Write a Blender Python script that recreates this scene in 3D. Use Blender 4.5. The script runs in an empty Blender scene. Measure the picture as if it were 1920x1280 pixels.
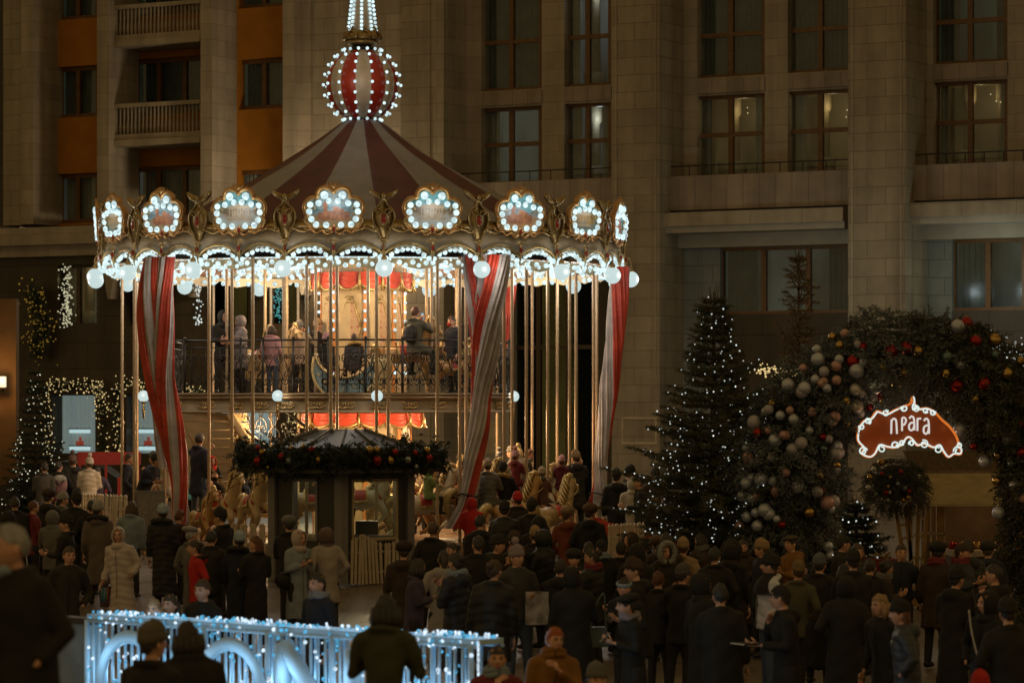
import bpy, math, random
import numpy as np
from mathutils import Vector, Matrix, noise

random.seed(7); np.random.seed(7)
C = bpy.context.scene.collection
sc = bpy.context.scene
R = math.radians

# ---------------------------------------------------------------- camera, world, exposure
F, H, YH = 5940.0, 3.6, 765.0          # focal length in photo pixels, eye height, horizon row
cam_d = bpy.data.cameras.new('camera'); cam = bpy.data.objects.new('camera', cam_d); C.objects.link(cam)
cam.location = (0, 0, H); cam.rotation_euler = (R(90), 0, 0)
cam_d.sensor_width = 36; cam_d.lens = 36 * F / 1920; cam_d.shift_y = (YH - 640) / 1920
cam_d.clip_end = 600; cam_d.clip_start = 0.5
cam_d.dof.use_dof = True; cam_d.dof.focus_distance = 60; cam_d.dof.aperture_fstop = 2.8
sc.camera = cam
w = bpy.data.worlds.new('World'); sc.world = w; w.use_nodes = True
bg = w.node_tree.nodes['Background']
# city glow of a night sky: warm, brighter from the open square in front of the building
_N, _L = w.node_tree.nodes.new, w.node_tree.links.new
_tc = _N('ShaderNodeTexCoord'); _dp = _N('ShaderNodeVectorMath'); _dp.operation = 'DOT_PRODUCT'; _dp.inputs[1].default_value = (-.35, -.88, .30)
_L(_tc.outputs['Generated'], _dp.inputs[0])
_mr = _N('ShaderNodeMapRange'); _mr.inputs[1].default_value = -.6; _mr.inputs[2].default_value = 1; _mr.inputs[3].default_value = .19; _mr.inputs[4].default_value = .30
_L(_dp.outputs['Value'], _mr.inputs[0]); _L(_mr.outputs[0], bg.inputs[1])
bg.inputs[0].default_value = (1.0, 0.68, 0.27, 1)
sc.view_settings.view_transform = 'Standard'; sc.view_settings.look = 'None'
sc.view_settings.exposure = 0; sc.view_settings.gamma = 1
cy = sc.cycles
cy.use_denoising = True; cy.max_bounces = 5; cy.diffuse_bounces = 2; cy.glossy_bounces = 3
cy.transmission_bounces = 2; cy.transparent_max_bounces = 10; cy.sample_clamp_indirect = 2.0
cy.caustics_reflective = False; cy.caustics_refractive = False

def lamp(name, loc, power, col=(1, .85, .65), rad=.15, parent=None, kind='POINT', rot=None, size=1):
    d = bpy.data.lights.new(name, kind); d.energy = power; d.color = col
    if kind == 'POINT': d.shadow_soft_size = rad
    if kind == 'AREA': d.shape = 'DISK'; d.size = size
    o = bpy.data.objects.new(name, d); C.objects.link(o); o.location = loc
    if rot: o.rotation_euler = rot
    if parent: o.parent = parent
    return o

# ---------------------------------------------------------------- placing helpers
def WX(px, Y): return (px - 960) / F * Y
def WZ(py, Y): return H + (YH - py) / F * Y
def W(px, py, Y): return Vector((WX(px, Y), Y, WZ(py, Y)))
def ground_z(Y): return min(.8, max(0, (Y - 46) / 16 * .8))

# ---------------------------------------------------------------- mesh builder
class MB:
    def __init__(s): s.v = []; s.f = []; s.m = []
    def add(s, vs, fs, mi=0):
        b = len(s.v); s.v += [tuple(p) for p in vs]; s.f += [tuple(i + b for i in f) for f in fs]
        s.m += [mi] * len(fs) if isinstance(mi, int) else list(mi)
        return s
    def box(s, x0, x1, y0, y1, z0, z1, mi=0):
        return s.add([(x, y, z) for z in (z0, z1) for y in (y0, y1) for x in (x0, x1)],
                     [(0, 2, 3, 1), (4, 5, 7, 6), (0, 1, 5, 4), (2, 6, 7, 3), (0, 4, 6, 2), (1, 3, 7, 5)], mi)
    def cbox(s, c, h, mi=0, rot=None):
        vs = [Vector((x * h[0], y * h[1], z * h[2])) for z in (-1, 1) for y in (-1, 1) for x in (-1, 1)]
        if rot: vs = [rot @ v for v in vs]
        return s.add([v + Vector(c) for v in vs], [(0, 2, 3, 1), (4, 5, 7, 6), (0, 1, 5, 4), (2, 6, 7, 3), (0, 4, 6, 2), (1, 3, 7, 5)], mi)
    def beam(s, a, b, w_, t, mi=0):
        a = Vector(a); b = Vector(b); d = b - a
        q = d.to_track_quat('Z', 'Y').to_matrix()
        return s.cbox((a + b) / 2, (w_ / 2, t / 2, d.length / 2), mi, q)
    def tube(s, pts, rad, n=8, mi=0, caps=True, flat=1.0, up=None):
        pts = [Vector(p) for p in pts]; k = len(pts)
        if not hasattr(rad, '__len__'): rad = [rad] * k
        vs = []; prev = None
        for i, p in enumerate(pts):
            t = (pts[min(i + 1, k - 1)] - pts[max(i - 1, 0)])
            t = t.normalized() if t.length > 1e-9 else Vector((0, 0, 1))
            if prev is None:
                u = Vector(up) if up else (Vector((1, 0, 0)) if abs(t.x) < .8 else Vector((0, 1, 0)))
            else: u = prev
            u = (u - t * u.dot(t))
            u = u.normalized() if u.length > 1e-6 else t.orthogonal().normalized()
            prev = u; w2 = t.cross(u)
            r = rad[i]; rx, ry = (r, r * flat) if not hasattr(r, '__len__') else r
            for j in range(n):
                a = 2 * math.pi * j / n
                vs.append(p + u * rx * math.cos(a) + w2 * ry * math.sin(a))
        fs = [(i * n + j, i * n + (j + 1) % n, (i + 1) * n + (j + 1) % n, (i + 1) * n + j) for i in range(k - 1) for j in range(n)]
        if caps: fs += [tuple(reversed(range(n))), tuple(range((k - 1) * n, k * n))]
        return s.add(vs, fs, mi)
    def lathe(s, prof, n=24, c=(0, 0, 0), mi=0, a0=0, a1=2 * math.pi, matf=None):
        full = abs(a1 - a0 - 2 * math.pi) < 1e-6; m = n if full else n + 1
        vs = [(c[0] + r * math.sin(a0 + (a1 - a0) * j / n), c[1] - r * math.cos(a0 + (a1 - a0) * j / n), c[2] + z) for r, z in prof for j in range(m)]
        fs = []; ms = []
        for i in range(len(prof) - 1):
            for j in range(n):
                j2 = (j + 1) % m
                fs.append((i * m + j, i * m + j2, (i + 1) * m + j2, (i + 1) * m + j)); ms.append(matf(i, j) if matf else mi)
        return s.add(vs, fs, ms)
    def ell(s, c, r, nu=10, nv=7, mi=0, rot=None, disp=None, keep=None):
        if not hasattr(r, '__len__'): r = (r, r, r)
        c = Vector(c); vs = []
        dirs = [Vector((0, 0, 1))]
        for i in range(1, nv):
            th = math.pi * i / nv
            for j in range(nu):
                a = 2 * math.pi * j / nu
                dirs.append(Vector((math.sin(th) * math.cos(a), math.sin(th) * math.sin(a), math.cos(th))))
        dirs.append(Vector((0, 0, -1)))
        for d in dirs:
            p = Vector((d.x * r[0], d.y * r[1], d.z * r[2]))
            if disp: p = disp(d, p)
            if rot: p = rot @ p
            vs.append(p + c)
        fs = [(0, 1 + j, 1 + (j + 1) % nu) for j in range(nu)]
        for i in range(nv - 2):
            b = 1 + i * nu
            fs += [(b + j, b + nu + j, b + nu + (j + 1) % nu, b + (j + 1) % nu) for j in range(nu)]
        b = 1 + (nv - 2) * nu
        fs += [(b + j, len(vs) - 1, b + (j + 1) % nu) for j in range(nu)]
        if keep: fs = [f for f in fs if keep(sum((dirs[i] for i in f), Vector()) / len(f))]
        return s.add(vs, fs, mi)
    def prism(s, out, y0, y1, mi=0, M=None):
        n = len(out)
        vs = [Vector((x, y0, z)) for x, z in out] + [Vector((x, y1, z)) for x, z in out]
        if M: vs = [M @ v for v in vs]
        return s.add(vs, [tuple(range(n)), tuple(reversed(range(n, 2 * n)))] + [(i, i + n, (i + 1) % n + n, (i + 1) % n) for i in range(n)], mi)
    def merge(s, o, M=None, mo=0):
        b = len(s.v); s.v += [tuple(M @ Vector(p)) for p in o.v] if M else o.v
        s.f += [tuple(i + b for i in f) for f in o.f]; s.m += [m + mo for m in o.m]; return s
    def mesh(s, name, mats, smooth=True):
        me = bpy.data.meshes.new(name); me.from_pydata(s.v, [], s.f)
        for m in (mats if isinstance(mats, (list, tuple)) else [mats]): me.materials.append(m)
        if any(s.m): me.polygons.foreach_set('material_index', s.m)
        if smooth: me.polygons.foreach_set('use_smooth', [True] * len(s.f))
        me.update(); return me
    def build(s, name, mats, parent=None, smooth=True, loc=None, rot=None):
        return link(name, s.mesh(name, mats, smooth), parent, loc, rot)

def link(name, me, parent=None, loc=None, rot=None):
    o = bpy.data.objects.new(name, me); C.objects.link(o)
    if parent: o.parent = parent
    if loc is not None: o.location = loc
    if rot is not None: o.rotation_euler = rot
    return o
def tag(o, label=None, cat=None, group=None, kind=None):
    for k, v in (('label', label), ('category', cat), ('group', group), ('kind', kind)):
        if v: o[k] = v
    return o
def empty(name, loc=(0, 0, 0), rz=0, label=None, cat=None, group=None, parent=None):
    o = bpy.data.objects.new(name, None); C.objects.link(o); o.location = loc; o.rotation_euler = (0, 0, rz)
    o.empty_display_size = .1
    if parent: o.parent = parent
    return tag(o, label, cat, group)
def copy_tree(o, parent=None):
    c = o.copy(); C.objects.link(c); c.parent = parent
    for ch in KIDS.get(o.name, [x for x in o.children]): copy_tree(ch, c)
    return c
KIDS = {}
def tris_obj(name, V, mat, parent=None):
    """V: (n,3,3) loose triangles -> one mesh"""
    n = len(V); me = bpy.data.meshes.new(name)
    me.vertices.add(n * 3); me.vertices.foreach_set('co', np.asarray(V, dtype=np.float32).reshape(-1))
    me.loops.add(n * 3); me.loops.foreach_set('vertex_index', np.arange(n * 3, dtype=np.int32))
    me.polygons.add(n); me.polygons.foreach_set('loop_start', np.arange(0, n * 3, 3, dtype=np.int32))
    me.update(calc_edges=True); me.validate(); me.materials.append(mat)
    return link(name, me, parent)
def smooth_path(pts, k=6, closed=False):
    P = [Vector(p) for p in pts]; n = len(P); out = []
    rng = n if closed else n - 1
    for i in range(rng):
        g = lambda j: P[j % n] if closed else P[min(max(j, 0), n - 1)]
        a, b, c, d = g(i - 1), g(i), g(i + 1), g(i + 2)
        for t in range(k):
            t = t / k
            out.append(.5 * ((2 * b) + (c - a) * t + (2 * a - 5 * b + 4 * c - d) * t * t + (3 * b - a - 3 * c + d) * t ** 3))
    if not closed: out.append(P[-1])
    return out

# ---------------------------------------------------------------- materials
MATS = {}
def mat(name, col, rough=.6, metal=0, var=.15, scale=6, bump=0, bscale=40, emit=None, es=1, spec=.5, sheen=0):
    if name in MATS: return MATS[name]
    m = bpy.data.materials.new(name); m.use_nodes = True; MATS[name] = m
    nt = m.node_tree; b = nt.nodes['Principled BSDF']; N = nt.nodes.new; L = nt.links.new
    b.inputs['Roughness'].default_value = rough; b.inputs['Metallic'].default_value = metal
    b.inputs['Specular IOR Level'].default_value = spec
    tc = N('ShaderNodeTexCoord')
    if var:
        nz = N('ShaderNodeTexNoise'); nz.inputs['Scale'].default_value = scale; nz.inputs['Detail'].default_value = 4
        L(tc.outputs['Object'], nz.inputs['Vector'])
        rp = N('ShaderNodeValToRGB'); e = rp.color_ramp.elements
        e[0].position = .3; e[1].position = .7
        e[0].color = (*[c * (1 - var) for c in col], 1); e[1].color = (*[min(1, c * (1 + var)) for c in col], 1)
        L(nz.outputs['Fac'], rp.inputs[0]); L(rp.outputs[0], b.inputs['Base Color'])
    else: b.inputs['Base Color'].default_value = (*col, 1)
    if bump:
        n2 = N('ShaderNodeTexNoise'); n2.inputs['Scale'].default_value = bscale; n2.inputs['Detail'].default_value = 3
        L(tc.outputs['Object'], n2.inputs['Vector'])
        bp = N('ShaderNodeBump'); bp.inputs['Strength'].default_value = bump; bp.inputs['Distance'].default_value = .02
        L(n2.outputs['Fac'], bp.inputs['Height']); L(bp.outputs[0], b.inputs['Normal'])
    if emit:
        b.inputs['Emission Color'].default_value = (*emit, 1); b.inputs['Emission Strength'].default_value = es
    if sheen: b.inputs['Sheen Weight'].default_value = sheen
    return m
def emis(name, col, es=1, sample=True):
    if name in MATS: return MATS[name]
    m = bpy.data.materials.new(name); m.use_nodes = True; MATS[name] = m
    b = m.node_tree.nodes['Principled BSDF']; b.inputs['Base Color'].default_value = (.02, .02, .02, 1)
    b.inputs['Roughness'].default_value = .4
    b.inputs['Emission Color'].default_value = (*col, 1); b.inputs['Emission Strength'].default_value = es
    if not sample: m.cycles.emission_sampling = 'NONE'
    if 'bulb' in name or 'tiny' in name or 'led' in name:      # lamps differ a little in brightness and warmth
        nt = m.node_tree; tc = nt.nodes.new('ShaderNodeTexCoord'); nz = nt.nodes.new('ShaderNodeTexNoise'); nz.inputs['Scale'].default_value = 9 if 'bulb' in name else 33
        mr = nt.nodes.new('ShaderNodeMapRange'); mr.inputs[1].default_value = .32; mr.inputs[2].default_value = .6; mr.inputs[3].default_value = es * (.6 if 'bulb' in name else .22); mr.inputs[4].default_value = es * 1.15
        nt.links.new(tc.outputs['Object'], nz.inputs['Vector']); nt.links.new(nz.outputs['Fac'], mr.inputs[0]); nt.links.new(mr.outputs[0], b.inputs['Emission Strength'])
    return m
def glassmat(name, tint=(.9, .95, .95), gloss=.035, rough=.06):
    m = bpy.data.materials.new(name); m.use_nodes = True; nt = m.node_tree; N = nt.nodes.new; L = nt.links.new
    nt.nodes.remove(nt.nodes['Principled BSDF']); out = nt.nodes['Material Output']
    t = N('ShaderNodeBsdfTransparent'); t.inputs[0].default_value = (*tint, 1)
    g = N('ShaderNodeBsdfGlossy'); g.inputs['Roughness'].default_value = rough
    lw = N('ShaderNodeLayerWeight'); lw.inputs[0].default_value = .5; f = N('ShaderNodeMath'); f.operation = 'POWER'; f.inputs[1].default_value = 4; L(lw.outputs['Facing'], f.inputs[0])
    a = N('ShaderNodeMath'); a.operation = 'ADD'; a.inputs[1].default_value = gloss; L(f.outputs[0], a.inputs[0])
    mx = N('ShaderNodeMixShader'); L(a.outputs[0], mx.inputs[0]); L(t.outputs[0], mx.inputs[1]); L(g.outputs[0], mx.inputs[2])
    L(mx.outputs[0], out.inputs[0]); MATS[name] = m; return m
def stonemat(name, col, bw=1.0, bh=.48, mortar=.010, dark=.58, off=.5, rough=.75):
    m = bpy.data.materials.new(name); m.use_nodes = True; nt = m.node_tree; N = nt.nodes.new; L = nt.links.new
    b = nt.nodes['Principled BSDF']; b.inputs['Roughness'].default_value = rough; b.inputs['Specular IOR Level'].default_value = .25
    tc = N('ShaderNodeTexCoord'); sx = N('ShaderNodeSeparateXYZ'); L(tc.outputs['Object'], sx.inputs[0])
    ad = N('ShaderNodeMath'); ad.operation = 'ADD'; L(sx.outputs[0], ad.inputs[0]); L(sx.outputs[1], ad.inputs[1])
    cx = N('ShaderNodeCombineXYZ'); L(ad.outputs[0], cx.inputs[0]); L(sx.outputs[2], cx.inputs[1])
    br = N('ShaderNodeTexBrick'); L(cx.outputs[0], br.inputs['Vector'])
    br.inputs['Scale'].default_value = 1; br.inputs['Brick Width'].default_value = bw; br.inputs['Row Height'].default_value = bh
    br.inputs['Mortar Size'].default_value = mortar; br.inputs['Mortar Smooth'].default_value = .3; br.offset = off
    br.inputs['Color1'].default_value = (*[c * .9 for c in col], 1); br.inputs['Color2'].default_value = (*[c * 1.1 for c in col], 1)
    br.inputs['Mortar'].default_value = (*[c * dark for c in col], 1)
    nz = N('ShaderNodeTexNoise'); nz.inputs['Scale'].default_value = 1.3; nz.inputs['Detail'].default_value = 6; nz.inputs['Roughness'].default_value = .7
    L(tc.outputs['Object'], nz.inputs['Vector'])
    mr = N('ShaderNodeMapRange'); mr.inputs[1].default_value = .25; mr.inputs[2].default_value = .75; mr.inputs[3].default_value = .78; mr.inputs[4].default_value = 1.12
    L(nz.outputs['Fac'], mr.inputs[0])
    st = N('ShaderNodeTexNoise'); st.inputs['Scale'].default_value = 2.2; st.inputs['Detail'].default_value = 4; sm = N('ShaderNodeMapping'); sm.inputs['Scale'].default_value = (1, 1, .08)
    L(tc.outputs['Object'], sm.inputs[0]); L(sm.outputs[0], st.inputs['Vector'])
    mr2 = N('ShaderNodeMapRange'); mr2.inputs[1].default_value = .3; mr2.inputs[2].default_value = .62; mr2.inputs[3].default_value = .74; mr2.inputs[4].default_value = 1.04; L(st.outputs['Fac'], mr2.inputs[0])
    mm = N('ShaderNodeMath'); mm.operation = 'MULTIPLY'; L(mr.outputs[0], mm.inputs[0]); L(mr2.outputs[0], mm.inputs[1])
    mp = N('ShaderNodeVectorMath'); mp.operation = 'SCALE'; L(br.outputs['Color'], mp.inputs[0]); L(mm.outputs[0], mp.inputs['Scale'])
    L(mp.outputs[0], b.inputs['Base Color'])
    bp = N('ShaderNodeBump'); bp.inputs['Strength'].default_value = .5; bp.inputs['Distance'].default_value = .02; bp.invert = True
    L(br.outputs['Fac'], bp.inputs['Height']); L(bp.outputs[0], b.inputs['Normal'])
    MATS[name] = m; return m

WHITE = (.60, .78, .80)
M_bulb = emis('bulb_glow', WHITE, 1.25)
M_bulb2 = emis('tiny_light', (.85, .92, .85), 1.0, False)
M_warm = emis('warm_tiny_light', (1.0, .72, .30), 1.0, False)
M_globe = emis('globe_glow', (.56, .70, .69), 1.0)
M_gold = mat('gilt', (.34, .23, .09), .38, .75, .3, 9, .5, 30)
M_gold2 = mat('bright_gilt', (.52, .37, .16), .35, .6, .3, 12, .4, 40)
M_orange_gilt = mat('orange_gilt', (.48, .25, .08), .35, .5, .25, 8)
M_red = mat('red_canvas', (.085, .018, .012), .65, 0, .25, 3, .25, 6)
M_white = mat('white_canvas', (.22, .20, .195), .65, 0, .12, 3, .25, 6)
M_redc = mat('red_curtain', (.46, .045, .02), .5, 0, .35, 2.5, 1.0, 9)
M_whitec = mat('white_curtain', (.42, .37, .36), .5, 0, .25, 2.5, 1.0, 9)
M_gem = mat('red_gem', (.25, .02, .01), .15)
M_cream = mat('cream_paint', (.62, .47, .26), .5, 0, .12, 4)
M_offw = mat('aged_white_paint', (.40, .33, .23), .5, 0, .2, 4)
M_orangep = mat('orange_paint', (.75, .28, .07), .5)
M_iron = mat('wrought_iron', (.025, .022, .018), .45, .3)
M_brass = mat('brass_pole', (.46, .33, .20), .4, .25, .1, 20, .3, 60)
M_skin = mat('skin', (.60, .32, .20), .5, 0, .12, 12)
M_skin_d = mat('lips', (.35, .09, .06), .4)
M_eye = mat('eyes', (.03, .02, .015), .25)
M_glass = glassmat('window_glass')
# ================================================================ GROUND
def slab_ground():
    mb = MB(); xs = list(range(-160, 161, 8)); ys = [-30, 10, 20, 30, 40, 46, 50, 54, 58, 62, 70, 90, 130, 200, 350]
    vs = [(x, y, ground_z(y)) for y in ys for x in xs]; n = len(xs)
    mb.add(vs, [(i * n + j, i * n + j + 1, (i + 1) * n + j + 1, (i + 1) * n + j) for i in range(len(ys) - 1) for j in range(n - 1)])
    m = bpy.data.materials.new('stone_paving'); m.use_nodes = True; nt = m.node_tree; N = nt.nodes.new; L = nt.links.new
    b = nt.nodes['Principled BSDF']; tc = N('ShaderNodeTexCoord')
    br = N('ShaderNodeTexBrick'); br.inputs['Scale'].default_value = 1; br.inputs['Brick Width'].default_value = .6; br.inputs['Row Height'].default_value = .3
    br.inputs['Mortar Size'].default_value = .012; br.inputs['Color1'].default_value = (.13, .10, .075, 1); br.inputs['Color2'].default_value = (.18, .14, .10, 1); br.inputs['Mortar'].default_value = (.05, .04, .03, 1)
    L(tc.outputs['Object'], br.inputs['Vector']); L(br.outputs['Color'], b.inputs['Base Color'])
    nz = N('ShaderNodeTexNoise'); nz.inputs['Scale'].default_value = .8; nz.inputs['Detail'].default_value = 5; L(tc.outputs['Object'], nz.inputs['Vector'])
    mr = N('ShaderNodeMapRange'); mr.inputs[3].default_value = .15; mr.inputs[4].default_value = .6; L(nz.outputs['Fac'], mr.inputs[0]); L(mr.outputs[0], b.inputs['Roughness'])
    bp = N('ShaderNodeBump'); bp.inputs['Strength'].default_value = .4; bp.inputs['Distance'].default_value = .01; bp.invert = True
    L(br.outputs['Fac'], bp.inputs['Height']); L(bp.outputs[0], b.inputs['Normal'])
    tag(mb.build('ground', m, None, False), kind='structure')
slab_ground()
t = MB(); M_step = stonemat('terrace_stone', (.22, .18, .14), 1.2, .3)
t.box(-9, 9, -4, 19.4, 0, 1.24); t.box(-9, 9, 19.4, 22.6, 0, .40)
t.box(-9, 9, 22.6, 25.6, 0, .30)
tag(t.build('terrace', M_step, None, False), kind='structure')

# ================================================================ HOTEL BUILDING (its own frame: x along the front, -y towards the square)
A = R(28.9); FO = Vector((0, 90, 0)); cA, sA = math.cos(A), math.sin(A)
def fu(px, d=0):
    r = (px - 960) / F
    return (r * (90 - d * cA) + d * sA) / (cA + r * sA)
def fz(px, py, d=0):
    Y = 90 - fu(px, d) * sA - d * cA
    return H + (YH - py) * Y / F
hotel = empty('hotel_building', FO, -A, 'stone hotel with tall pilasters, orange recessed walls and wooden windows behind the carousel', 'building')
M_stone = stonemat('hotel_stone', (.285, .24, .18), 1.05, .47)
M_stone_b = stonemat('hotel_stone_pale', (.32, .27, .205), 1.5, .47, .008, .65)
M_panel = stonemat('hotel_panel_stone', (.27, .22, .175), .48, 2.0, .01, .6, 0)
M_orange = mat('orange_stucco', (.33, .125, .004), .85, 0, .12, 2, .3, 60)
M_granite = stonemat('dark_granite', (.055, .042, .028), 1.3, .8, .01, .4, .5, .3)
M_wood = mat('window_wood', (.12, .055, .015), .5, 0, .25, 8)
M_wood_d = mat('dark_window_wood', (.05, .028, .012), .45, 0, .2, 8)
M_curt = mat('grey_curtain', (.07, .08, .075), .8, 0, .2, 3)
M_curt_w = mat('white_net_curtain', (.24, .22, .19), .8, 0, .15, 3)
M_metal = mat('dark_metal', (.02, .018, .015), .4, .4)
M_pale = mat('pale_soffit', (.30, .27, .22), .7, 0, .1, 2)
def grid_wall(mb, u0, u1, z0, z1, d0, d1, holes, mi=0):
    """solid slab with rectangular holes; d = metres in front of the main plane"""
    us = sorted({u0, u1, *[h[0] for h in holes], *[h[1] for h in holes]}); us = [u for u in us if u0 <= u <= u1]
    zs = sorted({z0, z1, *[h[2] for h in holes], *[h[3] for h in holes]}); zs = [z for z in zs if z0 <= z <= z1]
    for a, b in zip(us, us[1:]):
        run = None
        for c, e in zip(zs, zs[1:]):
            inside = any(h[0] - 1e-6 <= a and b <= h[1] + 1e-6 and h[2] - 1e-6 <= c and e <= h[3] + 1e-6 for h in holes)
            if not inside:
                if run and abs(run[1] - c) < 1e-6: run = (run[0], e)
                else:
                    if run: mb.box(a, b, -d1, -d0, run[0], run[1], mi)
                    run = (c, e)
            elif run: mb.box(a, b, -d1, -d0, run[0], run[1], mi); run = None
        if run: mb.box(a, b, -d1, -d0, run[0], run[1], mi)
def curtain_mesh(u0, u1, z0, z1, y, amp=.04, lam=.16):
    n = max(8, int((u1 - u0) / lam * 8)); mb = MB()
    vs = []
    ph = random.random() * 9
    for z in (z0, z1):
        for i in range(n + 1):
            t_ = (u1 - u0) * i / n
            vs.append((u0 + t_, y + amp * math.sin(t_ / lam * 6.28 + ph + .7 * math.sin(t_ * 5)), z))
    return mb.add(vs, [(i, i + 1, n + 2 + i, n + 1 + i) for i in range(n)])
ROOMS = {}
M_dull = glassmat('dull_glass', (.6, .62, .6), .0, .5)  # dull, darker glass with little gloss, keeps lamp reflections off these panes
def room_mat(k):
    if k in ROOMS: return ROOMS[k]
    base = dict(dark=((.010, .012, .008), 1), warm=((.022, .013, .004), 1), cool=((.022, .022, .017), 1), bright=((.02, .022, .022), 1), shop=((.20, .25, .25), 1), olive=((.05, .035, .008), 1))[k][0]
    m = bpy.data.materials.new('lit_room_' + k); m.use_nodes = True; nt = m.node_tree; N = nt.nodes.new; L = nt.links.new
    b = nt.nodes['Principled BSDF']; b.inputs['Base Color'].default_value = (.1, .08, .06, 1)
    tc = N('ShaderNodeTexCoord'); nz = N('ShaderNodeTexNoise'); nz.inputs['Scale'].default_value = .9; nz.inputs['Detail'].default_value = 3
    mp = N('ShaderNodeMapping'); mp.inputs['Scale'].default_value = (1, 1, .45); L(tc.outputs['Object'], mp.inputs[0]); L(mp.outputs[0], nz.inputs['Vector'])
    rp = N('ShaderNodeValToRGB'); e = rp.color_ramp.elements; e[0].position = .38; e[1].position = .62
    e[0].color = (*[c * .45 for c in base], 1); e[1].color = (*[c * 1.5 for c in base], 1)
    L(nz.outputs['Fac'], rp.inputs[0]); L(rp.outputs[0], b.inputs['Emission Color']); b.inputs['Emission Strength'].default_value = 1
    m.cycles.emission_sampling = 'NONE'
    ROOMS[k] = m; return m
def window(px0, px1, pyt, pyb, d, cols=2, rows=(.5,), room='dark', curtain=None, ref=None, wood=None, zz=None, fr=.09):
    """casement window whose face lies d metres in front of the main plane"""
    u0, u1 = fu(px0, d), fu(px1, d); rp = ref or (px0 + px1) / 2
    z1, z0 = zz if zz else (fz(rp, pyt, d), fz(rp, pyb, d))
    wood = wood or M_wood
    mb = MB(); t = fr
    mb.box(u0, u0 + t, -d, -d + .12, z0, z1); mb.box(u1 - t, u1, -d, -d + .12, z0, z1)
    mb.box(u0 + t, u1 - t, -d, -d + .12, z1 - t, z1); mb.box(u0 + t, u1 - t, -d, -d + .12, z0, z0 + t)
    f = mb.build('window', wood, hotel, False)
    mu = MB(); w_ = u1 - u0
    for c in range(1, cols): mu.box(u0 + w_ * c / cols - .07, u0 + w_ * c / cols + .07, -d - .012, -d + .1, z0 + t, z1 - t)
    cells = [u0 + t] + [x for c in range(1, cols) for x in (u0 + w_ * c / cols - .07, u0 + w_ * c / cols + .07)] + [u1 - t]
    for r in rows:
        zc = z0 + (z1 - z0) * r
        for i in range(0, len(cells), 2): mu.box(cells[i], cells[i + 1], -d + .004, -d + .09, zc - .06, zc + .06)
    if mu.v: mu.build('mullion', wood, f, False)
    MB().box(u0 + t, u1 - t, -d + .05, -d + .06, z0 + t, z1 - t).build('pane', M_dull if room == 'olive' else M_glass, f, False)
    rm = MB(); yb = -d + 1.6
    rm.add([(u0, yb, z0), (u1 + .8, yb, z0), (u1 + .8, yb, z1), (u0, yb, z1)], [(0, 1, 2, 3)])
    rm.add([(u0, -d + .13, z0), (u0, yb, z0), (u0, yb, z1), (u0, -d + .13, z1)], [(0, 1, 2, 3)])
    rm.add([(u0, -d + .13, z1), (u0, yb, z1), (u1, yb, z1), (u1, -d + .13, z1)], [(0, 1, 2, 3)])
    rm.build('room', room_mat(room), f, False)
    if room in ('warm', 'bright'):
        rr_ = random.Random(int(px0)); cw = MB()
        for q in range(2): xc = u0 + w_ * (.25 + .5 * q + .1 * rr_.random()); cw.lathe([(.16, z0), (.14, z1 - .5), (.2, z1 - .4), (.2, z1)], 12, (xc, -d + 1.1, 0))
        cw.box(u0 + w_ * .1, u0 + w_ * .45, -d + .9, -d + 1.3, z0, z0 + .5)
        cw.build('room_column', mat('room_plaster', (.30, .24, .15), .7), f)
        lt_ = MB()
        for q in range(7 if room == 'warm' else 3): lt_.ell((u0 + w_ * (.55 + .4 * rr_.random()), -d + .8, z1 - .25 - .5 * rr_.random()), .018, 5, 4)
        lt_.build('chandelier', emis('chandelier_glow', (.9, .7, .35), .8, False), f)
        lamp('room_light', ((u0 + u1) / 2, -d + .8, z1 - .4), 5 if room == 'warm' else 9, (1, .72, .36) if room == 'warm' else (.8, .9, 1), .1, f)
    if room == 'shop': 
        lamp('shop_window_light', ((u0 + u1) / 2, -d + .9, z1 - .3), 8, (.82, .95, 1), .2, f); xm = u0 + w_ * .55
        for zs_ in (.42, .14):
            MB().box(xm - .42, xm + .35, -d + .16, -d + .27, z0 + (z1 - z0) * zs_, z0 + (z1 - z0) * zs_ + .03).build('display_shelf', M_metal, f, False)
            MB().box(xm - .40, xm + .33, -d + .17, -d + .26, z0 + (z1 - z0) * zs_ - .12, z0 + (z1 - z0) * zs_ - .01).build('shelf_light', emis('shelf_glow', (.55, .70, .72), 1, False), f, False)
        MB().box(xm - .16, xm + .10, -d + .18, -d + .24, z0 + (z1 - z0) * .14 + .03, z0 + (z1 - z0) * .14 + .16).box(xm - .04, xm + .02, -d + .18, -d + .24, z0 + (z1 - z0) * .14 + .16, z0 + (z1 - z0) * .14 + .28).build('red_goods', mat('goods_red', (.5, .04, .03), .5, emit=(.22, .03, .02), es=.8), f, False)
    if room == 'shop': M_sc = mat('backlit_curtain', (.30, .30, .28), .8, 0, .15, 3, emit=(.12, .145, .145), es=1)
    cm = M_sc if room == 'shop' else M_curt if curtain in ('dark', 'darkside') else M_curt_w
    cb = MB()
    if curtain in ('dark', 'full'): cb.merge(curtain_mesh(u0 + t, u1 - t, z0, z1, -d + .3))
    elif curtain: 
        q1, q2 = random.uniform(.10, .32), random.uniform(.08, .24); cb.merge(curtain_mesh(u0 + t, u0 + t + w_ * q1, z0, z1, -d + .3)); cb.merge(curtain_mesh(u1 - t - w_ * q2, u1 - t, z0, z1, -d + .3))
    if cb.v: cb.build('curtain', cm, f)
    return (u0, u1, z0, z1)
def part(name, m, fn, smooth=False):
    mb = MB(); fn(mb); return mb.build(name, m, hotel, smooth)
ZT, ZB = 22.0, .8
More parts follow.
